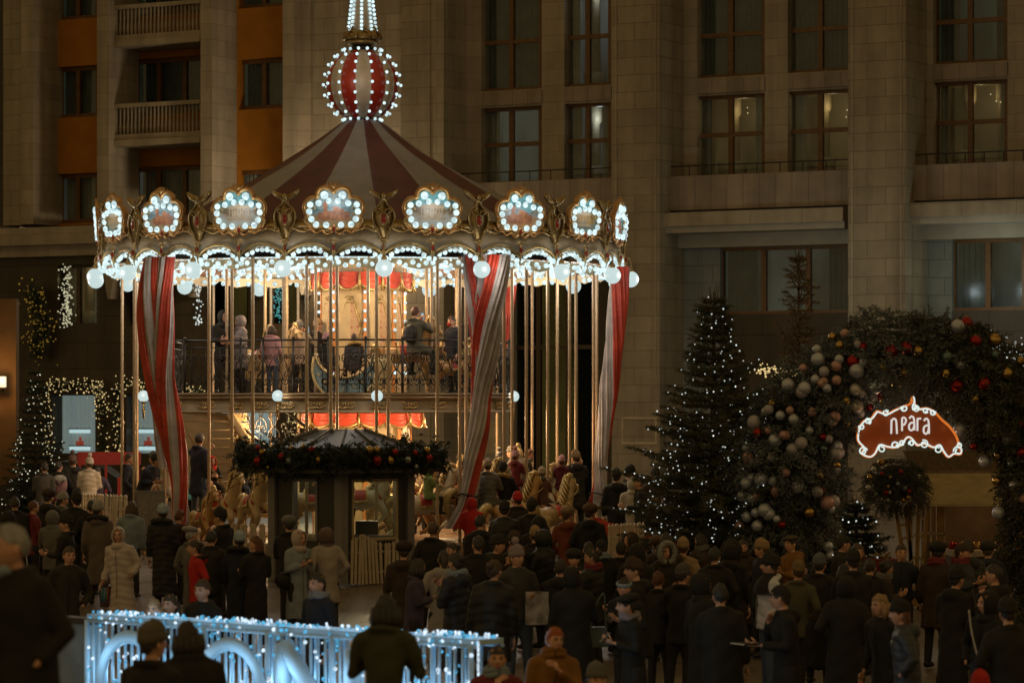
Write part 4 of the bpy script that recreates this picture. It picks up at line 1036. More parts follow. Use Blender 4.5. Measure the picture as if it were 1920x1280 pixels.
def sprays(base, dirs, L_, n_side=5, rng=np.random, droop=.1):
    """flat sprays: a main twig with side twigs; returns twig segments"""
    A_, B_ = [], []
    tip = base + dirs * L_[:, None] + np.array([0, 0, -1.]) * (droop * L_[:, None])
    A_.append(base); B_.append(tip)
    side = np.cross(dirs, np.array([0, 0, 1.]) + .3 * rng.randn(len(base), 3)); side /= np.linalg.norm(side, axis=1)[:, None] + 1e-9
    for k in range(n_side):
        t = .2 + .7 * k / n_side
        for s in (-1, 1):
            p = base * (1 - t) + tip * t; l = L_ * (.45 * (1 - t) + .10)
            A_.append(p); B_.append(p + (dirs * .75 + side * s * .75 + rng.randn(len(base), 3) * .12) * l[:, None])
    return np.concatenate(A_), np.concatenate(B_)
def fir_tree(name, px, Y, ztop, zbase, rmax, nlev, label, m, light_mat=None, nl=0, lightr=.017, seed=1, cat='christmas tree', density=1.0, bare=0):
    rng = np.random.RandomState(seed); X = WX(px, Y); h = ztop - zbase
    root = empty(name, (X, Y, zbase), 0, label, cat)
    tr = MB().tube([(0, 0, -.02), (.01, 0, h * .5), (0, 0, h)], [.09 * rmax, .05 * rmax, .008], 8).build('trunk', M_bark, root)
    As, Bs, brn, tips = [], [], MB(), []
    for i in range(nlev):
        t = (i + .5 * rng.rand()) / nlev; z = .25 + (h - .3) * t
        rr = rmax * (1 - t) ** .85 + .03
        nb = int((7 + 9 * (1 - t)) * density)
        for k in range(nb):
            if rng.rand() < .12: continue
            a = 6.283 * (k + rng.rand() * .9) / nb; L_ = rr * (.66 + .55 * rng.rand()) * (1 + .30 * noise.noise(Vector((math.cos(a) * 1.5, math.sin(a) * 1.5, z * 1.3 + seed)))) * (1.38 if rng.rand() < .16 else 1)
            d = np.array([math.cos(a), math.sin(a), 0.]); up = .18 + .50 * t ** 1.5 + (bare * (.9 + .5 * rng.rand()) if bare else 0)
            p0 = np.array([0, 0, z]); mid = p0 + d * L_ * .55 + np.array([0, 0, (up - .35) * L_ * .4]); tip = p0 + d * L_ + np.array([0, 0, (up - .18) * L_ * .75])
            brn.tube([p0, mid, tip], [.018, .012, .004], 4, 0, False)
            q = max(3, int(L_ / .11))
            for j in range(q):
                s = (j + .7) / q
                if s < .18: continue
                c = (1 - s) ** 2 * p0 + 2 * s * (1 - s) * mid + s * s * tip
                tips.append((c, d, a, s, L_))
    for q in range(5):
        a = q * 1.3; brn.tube([(0, 0, h - .5), (.04 * math.cos(a), .04 * math.sin(a), h - .15), (.09 * math.cos(a), .09 * math.sin(a), h + .12 * rng.rand() + .02)], [.01, .007, .003], 4, 0, False)
    base, dirs, Ls = [], [], []
    for c, d, a, s, L_ in tips:
        for sg in (-1, 1):
            aa = a + sg * (.75 + .3 * rng.rand()); base.append(c); dirs.append([math.cos(aa), math.sin(aa), .12 * rng.randn()]); Ls.append((.12 + .28 * (1 - s) * min(1, L_)) * (.7 + .6 * rng.rand()))
        base.append(c); dirs.append([d[0], d[1], .15 + .1 * rng.randn()]); Ls.append(.16)
    base = np.array(base); dirs = np.array(dirs); Ls = np.array(Ls)
    A_, B_ = sprays(base, dirs, Ls, 3, rng, .12)
    V = needles(A_, B_, 60, .045, .007, .9, rng)
    f = tris_obj('crown', V, m, root)
    brn.build('branches', M_bark, root)
    if nl:
        outer = [q for q, tp_ in enumerate(tips) if tp_[3] > .6]; lb = MB(); ids = rng.choice(outer, min(nl, len(outer)), replace=False)
        for i in ids:
            c, d, a, s, L_ = tips[i]; lb.ell(c + d * .05 + rng.randn(3) * .03, lightr * (.7 + .5 * rng.rand()), 5, 4)
        lb.build('string_lights', light_mat, root)['kind'] = 'stuff'
    return root
fir_tree('christmas_tree', 1338, 50, WZ(548, 50), ground_z(50), 1.5, 44, 'tall dark spruce strung with tiny white lights left of the bauble arch', M_fir, M_bulb2, 900, .013, 3)
fir_tree('christmas_tree', 66, 78, WZ(690, 78), ground_z(78), .72, 22, 'dark fir with dense warm white lights left of the shop windows', M_fird, emis('pale_tiny_light', (.9, .85, .6), 1, False), 230, .018, 5)
fir_tree('christmas_tree', 1605, 53.5, WZ(935, 53.5), WZ(1120, 53.5), .62, 14, 'small cone shaped tree of white lights behind the arch opening', M_fird, M_bulb2, 120, .018, 6)
fir_tree('christmas_tree', 1497, 58, WZ(470, 58), ground_z(58), .95, 30, 'brown thin leafless looking tree rising between spruce and arch', mat('brown_twigs', (.13, .09, .045), .8, 0, .4, 3), None, 0, .01, 8, 'tree', .42, 1)

# ================================================================ BAUBLES
BCOL = dict(silver=((.40, .42, .48), .30, .35), matt=((.36, .33, .36), .5, .15), rose=((.44, .25, .22), .42, .2), red=((.26, .012, .01), .10, .75), gold=((.42, .26, .07), .12, .9), teal=((.10, .15, .15), .2, .6), white=((.5, .47, .42), .3, .3))
for k, (c, r, m_) in BCOL.items(): mat('bauble_' + k, c, r, m_, 0.06, 5, spec=.6)
bme = {}
def bauble(parent, p, r, k):
    if k not in bme:
        mb = MB().ell((0, 0, 0), 1, 20, 14); mb.lathe([(.16, .95), (.16, 1.13), (.08, 1.15)], 8, mi=1); bme[k] = mb.mesh('bauble', [MATS['bauble_' + k], M_gold])
    o = link('bauble', bme[k], parent, p); o.scale = (r, r, r); return o

# ================================================================ FIR ARCH with baubles and the neon sign
AY = 49.5; ax, az = WX(1716, AY), WZ(912, AY); agz = ground_z(AY)
arch = empty('fir_arch', (ax, AY, agz), 0, 'large arch of frosted fir branches hung with silver, red and gold baubles', 'christmas arch')
def arch_pt(s):
    """s in 0..1 along the centre line, legs then half circle"""
    RA = 2.04; leg = az - agz; Lh = math.pi * RA; T = 2 * leg + Lh; u = s * T
    if u < leg: return Vector((-RA + .10 * (1 - u / leg), 0, u)), Vector((0, 0, 1))
    if u > leg + Lh: v = T - u; return Vector((RA + .22 * (1 - v / leg) ** 1.2, 0, v)), Vector((0, 0, -1))
    a = (u - leg) / RA; return Vector((-RA * math.cos(a), 0, leg + RA * math.sin(a))), Vector((math.sin(a), 0, math.cos(a)))
def arch_w(s): return 1 + .48 * max(0, 1 - s / .42) ** .7
def make_arch():
    rng = np.random.RandomState(4); n = 7500
    base, dirs, Ls = np.zeros((n, 3)), np.zeros((n, 3)), np.zeros(n)
    for i in range(n):
        s = rng.rand(); c, t = arch_pt(s); side = Vector((t.z, 0, -t.x)); a = rng.rand() * 6.283
        rad = side * math.cos(a) + Vector((0, 1, 0)) * math.sin(a)
        r0 = .42 + .20 * rng.rand() ** .7 + .07 * math.sin(s * 31) + .06 * math.sin(s * 57 + 1)
        r0 *= arch_w(s); base[i] = c + rad * r0; d = rad * .8 + t * rng.randn() * .45 + Vector((0, 0, -.45)); d.normalize()
        dirs[i] = d; Ls[i] = .14 + .2 * rng.rand()
    A_, B_ = sprays(base, dirs, Ls, 4, rng, .25)
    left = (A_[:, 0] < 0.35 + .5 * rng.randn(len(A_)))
    V1 = needles(A_[left], B_[left], 36, .052, .011, .7, rng); V2 = needles(A_[~left], B_[~left], 36, .052, .011, .7, rng)
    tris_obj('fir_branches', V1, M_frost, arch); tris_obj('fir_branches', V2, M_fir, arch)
    core = MB(); P = [arch_pt(s)[0] for s in np.linspace(0, 1, 60)]; core.tube(P, [(.44 + .05 * math.sin(i * 1.7)) * arch_w(i / 59) for i in range(60)], 10).build('arch_core', mat('arch_core_green', (.018, .022, .014), .9, 0, .4, 6), arch)
make_arch()
BAUB = [(938,487,17,'silver'),(1023,518,14,'rose'),(867,527,10,'rose'),(925,580,12,'silver'),(965,590,11,'rose'),(797,607,17,'silver'),(862,640,16,'matt'),(1102,498,17,'red'),(1152,428,12,'red'),(1282,447,18,'red'),(1352,432,16,'red'),(1408,447,13,'gold'),(1040,420,11,'gold'),(1005,380,11,'gold'),(1240,525,13,'gold'),(1345,550,13,'gold'),(1310,598,15,'gold'),(1113,627,15,'white'),(1120,708,17,'white'),(1230,660,9,'red'),(1247,690,11,'gold'),(1180,708,10,'red'),(1070,680,9,'gold'),(1003,773,15,'white'),(1070,785,11,'gold'),(1113,808,11,'white'),(693,730,12,'silver'),(722,693,10,'gold'),(760,750,12,'silver'),(806,725,9,'rose'),(823,767,13,'silver'),(910,733,11,'rose'),(655,833,14,'red'),(706,820,10,'rose'),(736,867,17,'silver'),(790,845,11,'rose'),(816,908,15,'matt'),(960,850,10,'red'),(960,905,11,'teal'),(897,820,10,'silver'),(672,930,11,'silver'),(632,968,11,'silver'),(713,950,10,'matt'),(670,1050,17,'silver'),(622,1042,11,'silver'),(728,1058,13,'silver'),(787,1018,11,'rose'),(737,1117,11,'gold'),(648,1130,11,'rose'),(585,1128,15,'silver'),(840,1086,16,'silver'),(1018,982,15,'gold'),(942,1030,8,'gold'),(958,1103,8,'red'),(603,1226,13,'silver'),(645,1206,12,'silver'),(707,1213,16,'silver'),(895,1205,14,'gold'),(568,1268,12,'rose'),(652,1268,14,'silver'),(768,1262,9,'red'),
        (1594,332,18,'silver'),(1636,315,16,'red'),(1678,402,16,'red'),(1768,395,17,'gold'),(1545,475,15,'teal'),(1770,465,11,'teal'),(1540,550,13,'gold'),(1608,512,10,'silver'),(1592,608,18,'red'),(1500,640,11,'silver'),(1720,600,17,'red'),(1828,553,15,'gold'),(1890,495,12,'gold'),(1680,670,12,'gold'),(1558,722,12,'teal'),(1706,762,10,'red'),(1746,795,15,'silver'),(1832,857,17,'silver'),(1603,815,16,'silver'),(1672,892,11,'red'),(1722,965,15,'silver'),(1785,937,10,'gold'),(1850,975,12,'teal'),(1897,922,14,'red'),(1778,1057,12,'gold'),(1862,1082,16,'silver'),(1787,1208,17,'silver'),(1893,683,12,'gold'),(1890,790,11,'red'),(1905,1140,12,'rose')]
for bx, by, br0, k in BAUB:
    px, py = 1160 + bx / 2.509, 480 + by / 2.509; r = max(.065, br0 * 1.9 / 2.509 / 120)
    X, Z = (px - 960) / F * 48.9, H + (YH - py) / F * 48.9
    best, bw = min(((arch_pt(s)[0], arch_w(s)) for s in np.linspace(0, 1, 80)), key=lambda c: (c[0].x + ax - X) ** 2 + (c[0].z + agz - Z) ** 2)
    dd = math.hypot(best.x + ax - X, best.z + agz - Z); yo = math.sqrt(max(.02, (.66 * bw) ** 2 - min(dd, .62 * bw) ** 2))
    Yb = AY - yo * .98; bauble(arch, (WX(px, Yb) - ax, Yb - AY, WZ(py, Yb) - agz), r, k)
xb = {k: MB() for k in ('silver', 'matt', 'rose')}; xr = random.Random(8)
for i in range(46):
    s = .03 + .40 * xr.random(); c, t = arch_pt(s); side = Vector((t.z, 0, -t.x)); a_ = R(-150 + 120 * xr.random()); rad = side * math.cos(a_) + Vector((0, 1, 0)) * math.sin(a_)
    p = c + rad * .68 * arch_w(s); xb[xr.choice(['silver', 'silver', 'matt', 'rose'])].ell(p, xr.uniform(.06, .12), 16, 11)
for k, m_ in xb.items(): m_.build('small_baubles', MATS['bauble_' + k], arch)['kind'] = 'stuff'
# neon sign
SY = 48.95; sox, soz = WX(1705, SY), WZ(805, SY)
def sp(zx, zy): return (WX(1560 + zx / 3.369, SY) - sox, WZ(700 + zy / 3.369, SY) - soz)
sign = empty('neon_sign', (sox, SY, soz), 0, 'orange red scroll shaped sign reading прага with white neon edge', 'sign')
top = [(172, 345), (205, 300), (250, 285), (285, 240), (345, 258), (400, 232), (465, 205), (498, 190), (512, 145), (522, 195), (545, 225), (600, 222), (648, 245), (690, 290), (745, 340), (785, 400), (800, 450)]
bot = [(815, 505), (770, 505), (735, 525), (705, 490), (680, 450), (640, 465), (585, 440), (540, 450), (498, 405), (470, 405), (440, 445), (395, 465), (345, 460), (300, 450), (270, 505), (235, 525), (190, 505), (205, 470), (165, 420)]
out = [(sp(x, y)[0], 0, sp(x, y)[1]) for x, y in top + bot]
op = smooth_path(out, 3, True)
M_signf = bpy.data.materials.new('glowing_sign_face'); M_signf.use_nodes = True; nt = M_signf.node_tree; b_ = nt.nodes['Principled BSDF']; b_.inputs['Base Color'].default_value = (.15, .034, .006, 1)
b_.inputs['Emission Color'].default_value = (.045, .006, .0005, 1); b_.inputs['Emission Strength'].default_value = 1
MB().prism([(p.x, p.z) for p in op], 0, .08).build('board', M_signf, sign, False)
M_neon = emis('neon_white', (.62, .74, .70), 1.15)
nb = MB()
def curl(c, r, s0, turns=1.3, sg=1):
    return [(c[0] + r * (1 - .55 * t) * math.cos(s0 + sg * t * turns * 6.283), -.03, c[1] + r * (1 - .55 * t) * math.sin(s0 + sg * t * turns * 6.283)) for t in np.linspace(0, 1, 14)]
segs = [top[:4], top[3:7], top[9:13], bot[12:] + [top[0]]]
for sgm in segs: nb.tube(smooth_path([(sp(x, y)[0], -.03, sp(x, y)[1]) for x, y in sgm], 5), .013, 6)
nb.tube(smooth_path([(sp(x, y)[0], -.03, sp(x, y)[1]) for x, y in [(512, 142), (520, 175), (508, 205), (512, 228), (530, 222)]], 5), .013, 6)
nb.tube(smooth_path([(sp(x, y)[0], -.03, sp(x, y)[1]) for x, y in bot[:13]], 5), .013, 6)
for x, y, r in ((340, 250, 14), (455, 218, 14), (225, 300, 14), (185, 335, 12), (530, 222, 14), (590, 232, 12), (635, 245, 12), (195, 490, 18), (315, 475, 16), (395, 452, 16), (580, 445, 18), (668, 478, 17), (795, 488, 20), (800, 455, 12), (440, 440, 12), (500, 440, 12)):
    nb.tube(curl(sp(x, y), r * 1.5 / 3.369 / 120, x, 1.2, 1 if x < 500 else -1), .012, 6)
nb.build('neon_tube', M_neon, sign)
MB().tube([(p.x * 1.0, .015, p.z) for p in op] + [(op[0].x, .015, op[0].z)], .024, 6).build('edge_glow', emis('edge_glow_orange', (.62, .15, .02), 1), sign)  # added glowing rim behind the white tube, gives the board a warm edge glow
def letter(strokes, x0, w_, y0, h_, tilt=0):
    mb = MB()
    for s_ in strokes:
        pts = [(sp(x0 + a * w_, 0)[0], -.05, sp(0, y0 - b * h_)[1]) for a, b in s_]
        mb.tube(pts if len(pts) == 2 else smooth_path(pts, 5), .015, 8)
    mb.build('letter', emis('letter_white', (.62, .56, .52), 1.1), sign)
letter([[(0, 0), (.02, .5), (.05, .95)], [(.03, .85), (.4, 1), (.8, .92), (.92, .6), (1, 0)]], 372, 36, 380, 95)
letter([[(0, 0), (0, .5), (0, 1)], [(0, 1), (.5, 1.02), (.85, .82), (.5, .5), (0, .48)]], 440, 30, 362, 82)
A_L = [[(.1, .85), (.45, 1), (.8, .9), (.92, .6), (.95, 0)], [(.9, .5), (.5, .55), (.1, .4), (.08, .12), (.4, 0), (.75, .1), (.92, .35)]]
letter(A_L, 482, 38, 358, 88)
letter([[(0, 0), (0, .5), (0, 1)], [(0, .98), (.4, .96), (.9, 1.0)]], 537, 26, 362, 80)
letter(A_L, 574, 38, 380, 96)
for q_ in (out[::2]): lamp('neon_spill', (q_[0] * .88, -.13, q_[2] * .80), .11, (1, .42, .12), .02, sign)
lamp('sign_glow', (-.5, .25, .52), 5, (1, .75, .45), .15, sign)
lamp('sign_glow', (.1, .2, -.5), 6, (1, .7, .4), .15, sign)

# ================================================================ STALL, timber tower, fir bunch, gift box
SYT = 55.5
stall = empty('market_stall', (WX(1800, SYT), SYT, ground_z(SYT)), 0, 'wooden market stall with pale slatted roof behind the arch', 'market stall')
sx = lambda px: WX(px, SYT) - WX(1800, SYT)
sz = lambda py: WZ(py, SYT) - ground_z(SYT)
M_timber = mat('yellow_timber', (.34, .19, .05), .6, 0, .25, 5); M_slat = mat('pale_slats', (.40, .31, .17), .7, 0, .15, 5); M_tdark = mat('stained_timber', (.10, .06, .03), .7, 0, .2, 5)
mb = MB()
for i in range(13):
    z1 = sz(888) - i * (sz(888) - sz(944)) / 13; y = .9 - i * .11
    mb.box(sx(1728), sx(1900), y - .62, y - .49, z1 - .05, z1)
mb.build('slatted_roof', M_slat, stall, False)
MB().prism([(sx(1700), sz(845)), (sx(1865), sz(845)), (sx(1905), sz(888)), (sx(1722), sz(888))], .5, .62).build('gable_board', mat('brown_felt', (.12, .08, .045), .8, 0, .3, 14, .6, 30), stall, False)
MB().box(sx(1752), sx(1766), -.3, -.2, 0, sz(944)).build('post', M_timber, stall, False)
MB().box(sx(1900), sx(1914), -.3, -.2, 0, sz(944)).build('post', M_timber, stall, False)
MB().box(sx(1725), sx(1775), -.4, -.25, sz(1085), sz(1068)).build('ledge', M_timber, stall, False)
MB().box(sx(1778), sx(1895), -.55, .6, sz(1040), sz(1030)).build('counter', M_offw, stall, False)
MB().box(sx(1778), sx(1895), -.50, .5, 0, sz(1040)).build('counter_front', M_tdark, stall, False)
MB().box(sx(1740), sx(1905), .85, .9, 0, sz(944)).build('back_wall', M_tdark, stall, False)
wf = MB(); 
for z_ in (1000, 948, 1065): wf.box(sx(1712), sx(1768), -.32, -.28, sz(z_), sz(z_ - 4))
for x_ in (1712, 1740, 1765): wf.box(sx(x_), sx(x_ + 3), -.32, -.28, sz(1065), sz(945))
wf.build('window_frame', M_slat, stall, False)
lamp('stall_light', (sx(1845), -.1, sz(952)), 5, (1, .6, .25), .08, stall)
MB().ell((sx(1845), -.1, sz(952) + .1), .05, 8, 6).build('lamp_bulb', emis('stall_lamp', (1, .7, .4), 1), stall)
for i, (px_, c, lb) in enumerate([(1790, 'red', 'red'), (1812, 'gold', 'gold'), (1836, 'gold', 'amber'), (1868, 'rose', 'rose')]):
    g = MB(); r_ = random.Random(i)
    for q in range(7): g.ell(((r_.random() - .5) * .22, (r_.random() - .5) * .2, .05 + .05 * r_.random()), .045, 7, 5)
    g.lathe([(.10, 0), (.14, .05), (.13, .055), (.09, .01)], 12)
    tag(g.build('goods_basket', MATS['bauble_' + c], None, True, (WX(px_, SYT - .3), SYT - .3, WZ(1029, SYT - .3))), f'basket of small {lb} ornaments on the stall counter', 'basket', 'ornament baskets on the stall counter')
tw = empty('timber_tower', (WX(1715, 52), 52, ground_z(52)), 0, 'tapering yellow timber lattice stand below the fir bunch', 'wooden stand')
T = lambda px, py, dy=0: (WX(px, 52) - WX(1715, 52), dy, WZ(py, 52) - ground_z(52))
for (a, b_) in (((1678, 945), (1703, 1100)), ((1706, 940), (1708, 1110)), ((1722, 940), (1718, 1110)), ((1740, 940), (1722, 1150)), ((1697, 950), (1713, 1090))): MB().beam(T(*a), T(*b_), .07, .06).build('leg', M_timber, tw, False)
mb = MB()
for y_ in (960, 1000, 1042, 1075): mb.beam(T(1706, y_ + 12, -.05), T(1716, y_, -.05), .035, .03); mb.beam(T(1722, y_, -.05), T(1731, y_ + 14, -.05), .035, .03)
for (a, b_) in (((1686, 985), (1703, 980)), ((1690, 1010), (1705, 1005))): mb.beam(T(*a), T(*b_), .04, .04)
mb.build('brace', M_slat, tw, False)
MB().beam(T(1675, 1117), T(1728, 1119), .08, .3).beam(T(1724, 1119), T(1723, 1170), .07, .07).beam(T(1680, 1119), T(1682, 1170), .07, .07).build('base', M_timber, tw, False)
bunch = empty('fir_bunch', (WX(1680, 51.8), 51.8, WZ(905, 51.8)), 0, 'hanging bunch of fir with small red and gold baubles under the sign', 'fir decoration')
rng = np.random.RandomState(9); n = 420; q = rng.randn(n, 3); q /= np.linalg.norm(q, axis=1)[:, None]
bs_ = q * np.array([.42, .25, .34]); A_, B_ = sprays(bs_, q + np.array([0, 0, -.4]), .12 + .12 * rng.rand(n), 4, rng, .2)
tris_obj('fir_branches', needles(A_, B_, 60, .04, .0055, .8, rng), M_fir, bunch)
MB().ell((0, 0, 0), (.38, .2, .3), 12, 8).build('bunch_core', MATS['arch_core_green'], bunch)
for zx, zy, k, r in [(240, 655, 'gold', .05), (265, 605, 'white', .045), (315, 635, 'red', .04), (435, 622, 'red', .045), (370, 655, 'gold', .03), (230, 720, 'white', .045), (340, 752, 'red', .05), (365, 750, 'white', .03), (417, 695, 'silver', .03), (460, 725, 'silver', .035), (487, 745, 'red', .045), (480, 782, 'gold', .045), (450, 798, 'gold', .04), (355, 798, 'white', .03), (310, 560, 'gold', .06), (355, 715, 'gold', .035)]:
    px, py = 1560 + zx / 3.369, 700 + zy / 3.369
    bauble(bunch, (WX(px, 51.45) - WX(1680, 51.8), -.35, WZ(py, 51.45) - WZ(905, 51.8)), r, k)
g = empty('gift_box', (WX(1655, 53), 53, ground_z(53)), .2, 'big red gift box beside the small light tree', 'gift box')
MB().box(-.25, .25, -.25, .25, 0, .62).box(-.28, .28, -.28, .28, .62, .74).build('box', mat('dull_red_paper', (.22, .012, .008), .5), g, False)
MB().box(-.04, .04, -.29, .29, 0, .75).tube([(0, 0, .74), (-.12, 0, .84), (-.14, 0, .76), (0, 0, .75), (.14, 0, .76), (.12, 0, .84), (0, 0, .74)], .025, 6).build('ribbon', M_gold, g, False)
# the booth's inside
iw = MB().cbox((0, .62, 1.1), (.5, .02, .75), 0, Matrix.Rotation(0, 3, 'Z')) if False else None
# garland of warm lights between the trees, on the wall behind
def light_garland(pts, label, n, spread, m, r=.02, seed=0, green=True, name='light_garland'):
    rng = random.Random(seed); P = smooth_path(pts, 8); o = empty(name, P[0], 0, label, 'light garland')
    mb = MB(); P = [p - P[0] for p in P]
    for i in range(n):
        t = rng.random() * (len(P) - 1); k = int(t); p = P[k].lerp(P[min(k + 1, len(P) - 1)], t - k)
        mb.ell(p + Vector((rng.gauss(0, spread), rng.gauss(0, spread * .4) - .05, rng.gauss(0, spread))), r * rng.uniform(.6, 1.2), 5, 4)
    mb.build('string_lights', m, o)['kind'] = 'stuff'
    if green:
        nr = np.random.RandomState(seed + 50); k = int(n * 2.2); B = []
        for i in range(k):
            t = nr.rand() * (len(P) - 1); j = int(t); p = P[j].lerp(P[min(j + 1, len(P) - 1)], t - j); B.append(p)
        B = np.array(B); q = nr.randn(k, 3); q /= np.linalg.norm(q, axis=1)[:, None]
        A_, B_ = sprays(B, q, spread * (1.2 + .8 * nr.rand(k)), 3, nr, .1)
        tris_obj('fir_branches', needles(A_, B_, 50, .05, .008, .8, nr), M_fird, o)
    MB().tube(P, .012, 5).build('cable', M_metal, o)
    return o
light_garland([W(1418, 694, 58), W(1460, 698, 57.8), W(1502, 696, 57.6)], 'short garland of warm lights between spruce and arch', 120, .06, M_warm, .018, 1, False)
light_garland([W(1850, 640, 60), W(1890, 655, 60), W(1925, 670, 60)], 'pale light garland at the right edge above the arch', 90, .12, M_bulb2, .02, 2, False)
def wallp(px, py): return W(px, py, 90 - fu(px, .7) * sA - .7 * cA - .05)
for k, (pts, lb, n, sp_) in enumerate([([(86, 850), (88, 790), (92, 728), (135, 722), (180, 724), (190, 760), (192, 845)], 'garland of warm lights framing the left shop window', 300, .13),
        ([(222, 850), (218, 790), (222, 726), (270, 722), (300, 724)], 'garland of warm lights framing the right shop window', 150, .11),
        ([(545, 775), (548, 820), (540, 850)], 'narrow light garland left of the booth roof', 70, .12), ([(350, 728), (385, 733)], 'small warm garland behind the upper deck railing', 40, .10)]):
    light_garland([wallp(*p) for p in pts], lb, n, sp_, M_warm, .021, 10 + k)
light_garland([wallp(124, 505), wallp(126, 560), wallp(124, 610)], 'bright column of lights in the window left of the carousel', 130, .10, emis('pale_tiny_light2', (.75, .72, .45), .8, False), .03, 21, False)
light_garland([wallp(371, 500), wallp(373, 608)], 'thin column of lights behind the left upper deck poles', 70, .07, M_bulb2, .028, 22, False)
light_garland([wallp(60, 540), wallp(78, 600), wallp(70, 660)], 'golden tangle of lights on the dark wall at left', 170, .22, emis('amber_tiny_light', (.30, .17, .02), .8, False), .026, 24, True)
light_garland([wallp(524, 520), wallp(524, 590)], 'blue green column of lights left of the centre column', 120, .09, emis('teal_tiny_light', (.04, .30, .30), .9, False), .03, 25, False)
# red telephone box by the shop windows
rb = empty('telephone_box', (WX(205, 76), 76, ground_z(76)), .1, 'red box between the two shop windows behind the white jacketed visitor', 'kiosk')
MB().box(-.75, .75, -.3, .3, 1.45, 1.75).box(.2, .9, -.3, .3, .7, 1.15).build('panel', mat('box_red', (.35, .015, .01), .5), rb, False)
MB().box(-.72, -.66, -.3, -.24, 0, 1.5).box(-.1, -.04, -.3, -.24, 0, 1.5).box(.66, .72, -.3, -.24, 0, 1.5).build('frame', MATS['box_red'], rb, False)
# parked car in front of the shop
car_y = 79
pc = empty('parked_car', (WX(140, car_y), car_y, ground_z(car_y)), 0, 'black car parked before the left shop window', 'car')
cb_ = MB(); prof_c = [(-2.1, .35), (-2.15, .8), (-1.5, .95), (-.8, 1.42), (.5, 1.45), (1.3, 1.0), (2.1, .85), (2.15, .4), (1.9, .3), (-1.9, .3)]
cb_.prism([(p.x, p.z) for p in smooth_path([(x, 0, z) for x, z in prof_c], 3, True)], -.85, .85).build('body', mat('black_car_paint', (.012, .012, .012), .2, .2), pc, False)
MB().prism([(-1.25, .98), (-.72, 1.36), (.42, 1.38), (1.05, 1.0)], -.87, .87).build('window', mat('car_glass', (.03, .035, .035), .08), pc, False)
for x in (-1.35, 1.35):
    for y in (-.8, .8): wv = MB().tube([(x, y - .1, .32), (x, y + .1, .32)], .32, 18).build('wheel', M_metal, pc)

# ================================================================ PICKET FENCES
M_picket = mat('picket_white', (.52, .42, .30), .6, 0, .15, 5)
def picket_fence(name, pts, h, label, step=.13, fan=0):
    a = Vector(pts[0]); o = empty(name, a, 0, label, 'fence'); prng = random.Random(int(a.x * 10))
    mb = MB()
    for k, (p, d) in enumerate(walk([(q[0] - a.x, q[1] - a.y, 0) for q in pts], step)):
        hh = h * (1 + fan * math.sin(k * .5)); M = Matrix.Translation((p.x, p.y, 0)) @ Matrix.Rotation(math.atan2(d.y, d.x), 4, 'Z') @ Matrix.Rotation(prng.uniform(-.04, .04) + fan * .6 * math.cos(k * .5), 4, 'Y')
        mb.prism([(-.026, .05), (.026, .05), (.03, hh - .08), (.045, hh - .05), (0, hh), (-.045, hh - .05), (-.03, hh - .08)], -.012, .012, 0, M)
    mb.build('pickets', M_picket, o, False)
    rl = MB()
    for z in (h * .3, h * .72): rl.tube([(q[0] - a.x, q[1] - a.y + .03, z) for q in pts], (.02), 6)
    rl.build('rail', M_picket, o)
    return o
picket_fence('picket_fence', [(WX(1128, 61.5), 61.5, .8), (WX(1215, 62.5), 62.5, .8)], .92, 'white picket fence at the right of the carousel beside the spruce', .095)
picket_fence('picket_fence', [(WX(1140, 57.5), 57.5, .6), (WX(1208, 58.5), 58.5, .6)], .9, 'front white picket fence right of the red cloth, partly behind heads', .095)
picket_fence('picket_fence', [(WX(145, 66), 66, .8), (WX(238, 64), 64, .8)], 1.05, 'white picket fence at the left below the shop windows', .11)
picket_fence('picket_fence', [(WX(430, 59), 59, .62), (WX(512, 58.6), 58.6, .62)], .85, 'white picket fence under the tan horse left of the booth', .10)
picket_fence('picket_fence', [(WX(655, 55.5), 55.5, .46), (WX(745, 56.2), 56.2, .46)], .85, 'fan patterned cream fence in front of the booth window', .085, .10)
picket_fence('picket_fence', [(WX(560, 56.2), 56.2, .46), (WX(612, 55.6), 55.6, .46)], .85, 'short piece of cream fence before the left booth glass', .085, .10)
rc = MB(); 
for i in range(9):
    for j in range(5): rc.v.append((-.55 + i * .16, .05 * math.sin(i), .9 - i * .045 - j * (.05 + .05 * math.sin(i * .35)) + .02 * math.sin(i * 2)))
rc.f = [(i * 5 + j, i * 5 + j + 1, i * 5 + j + 6, i * 5 + j + 5) for i in range(8) for j in range(4)]; rc.m = [0] * 32
rc.merge(MB().box(-.6, .75, .06, .09, .5, .53))
tag(rc.build('red_cloth', M_redc, None, True, (WX(1165, 59), 59, .68)), 'crumpled red cloth hung over the fence below the slim curtain', 'cloth')

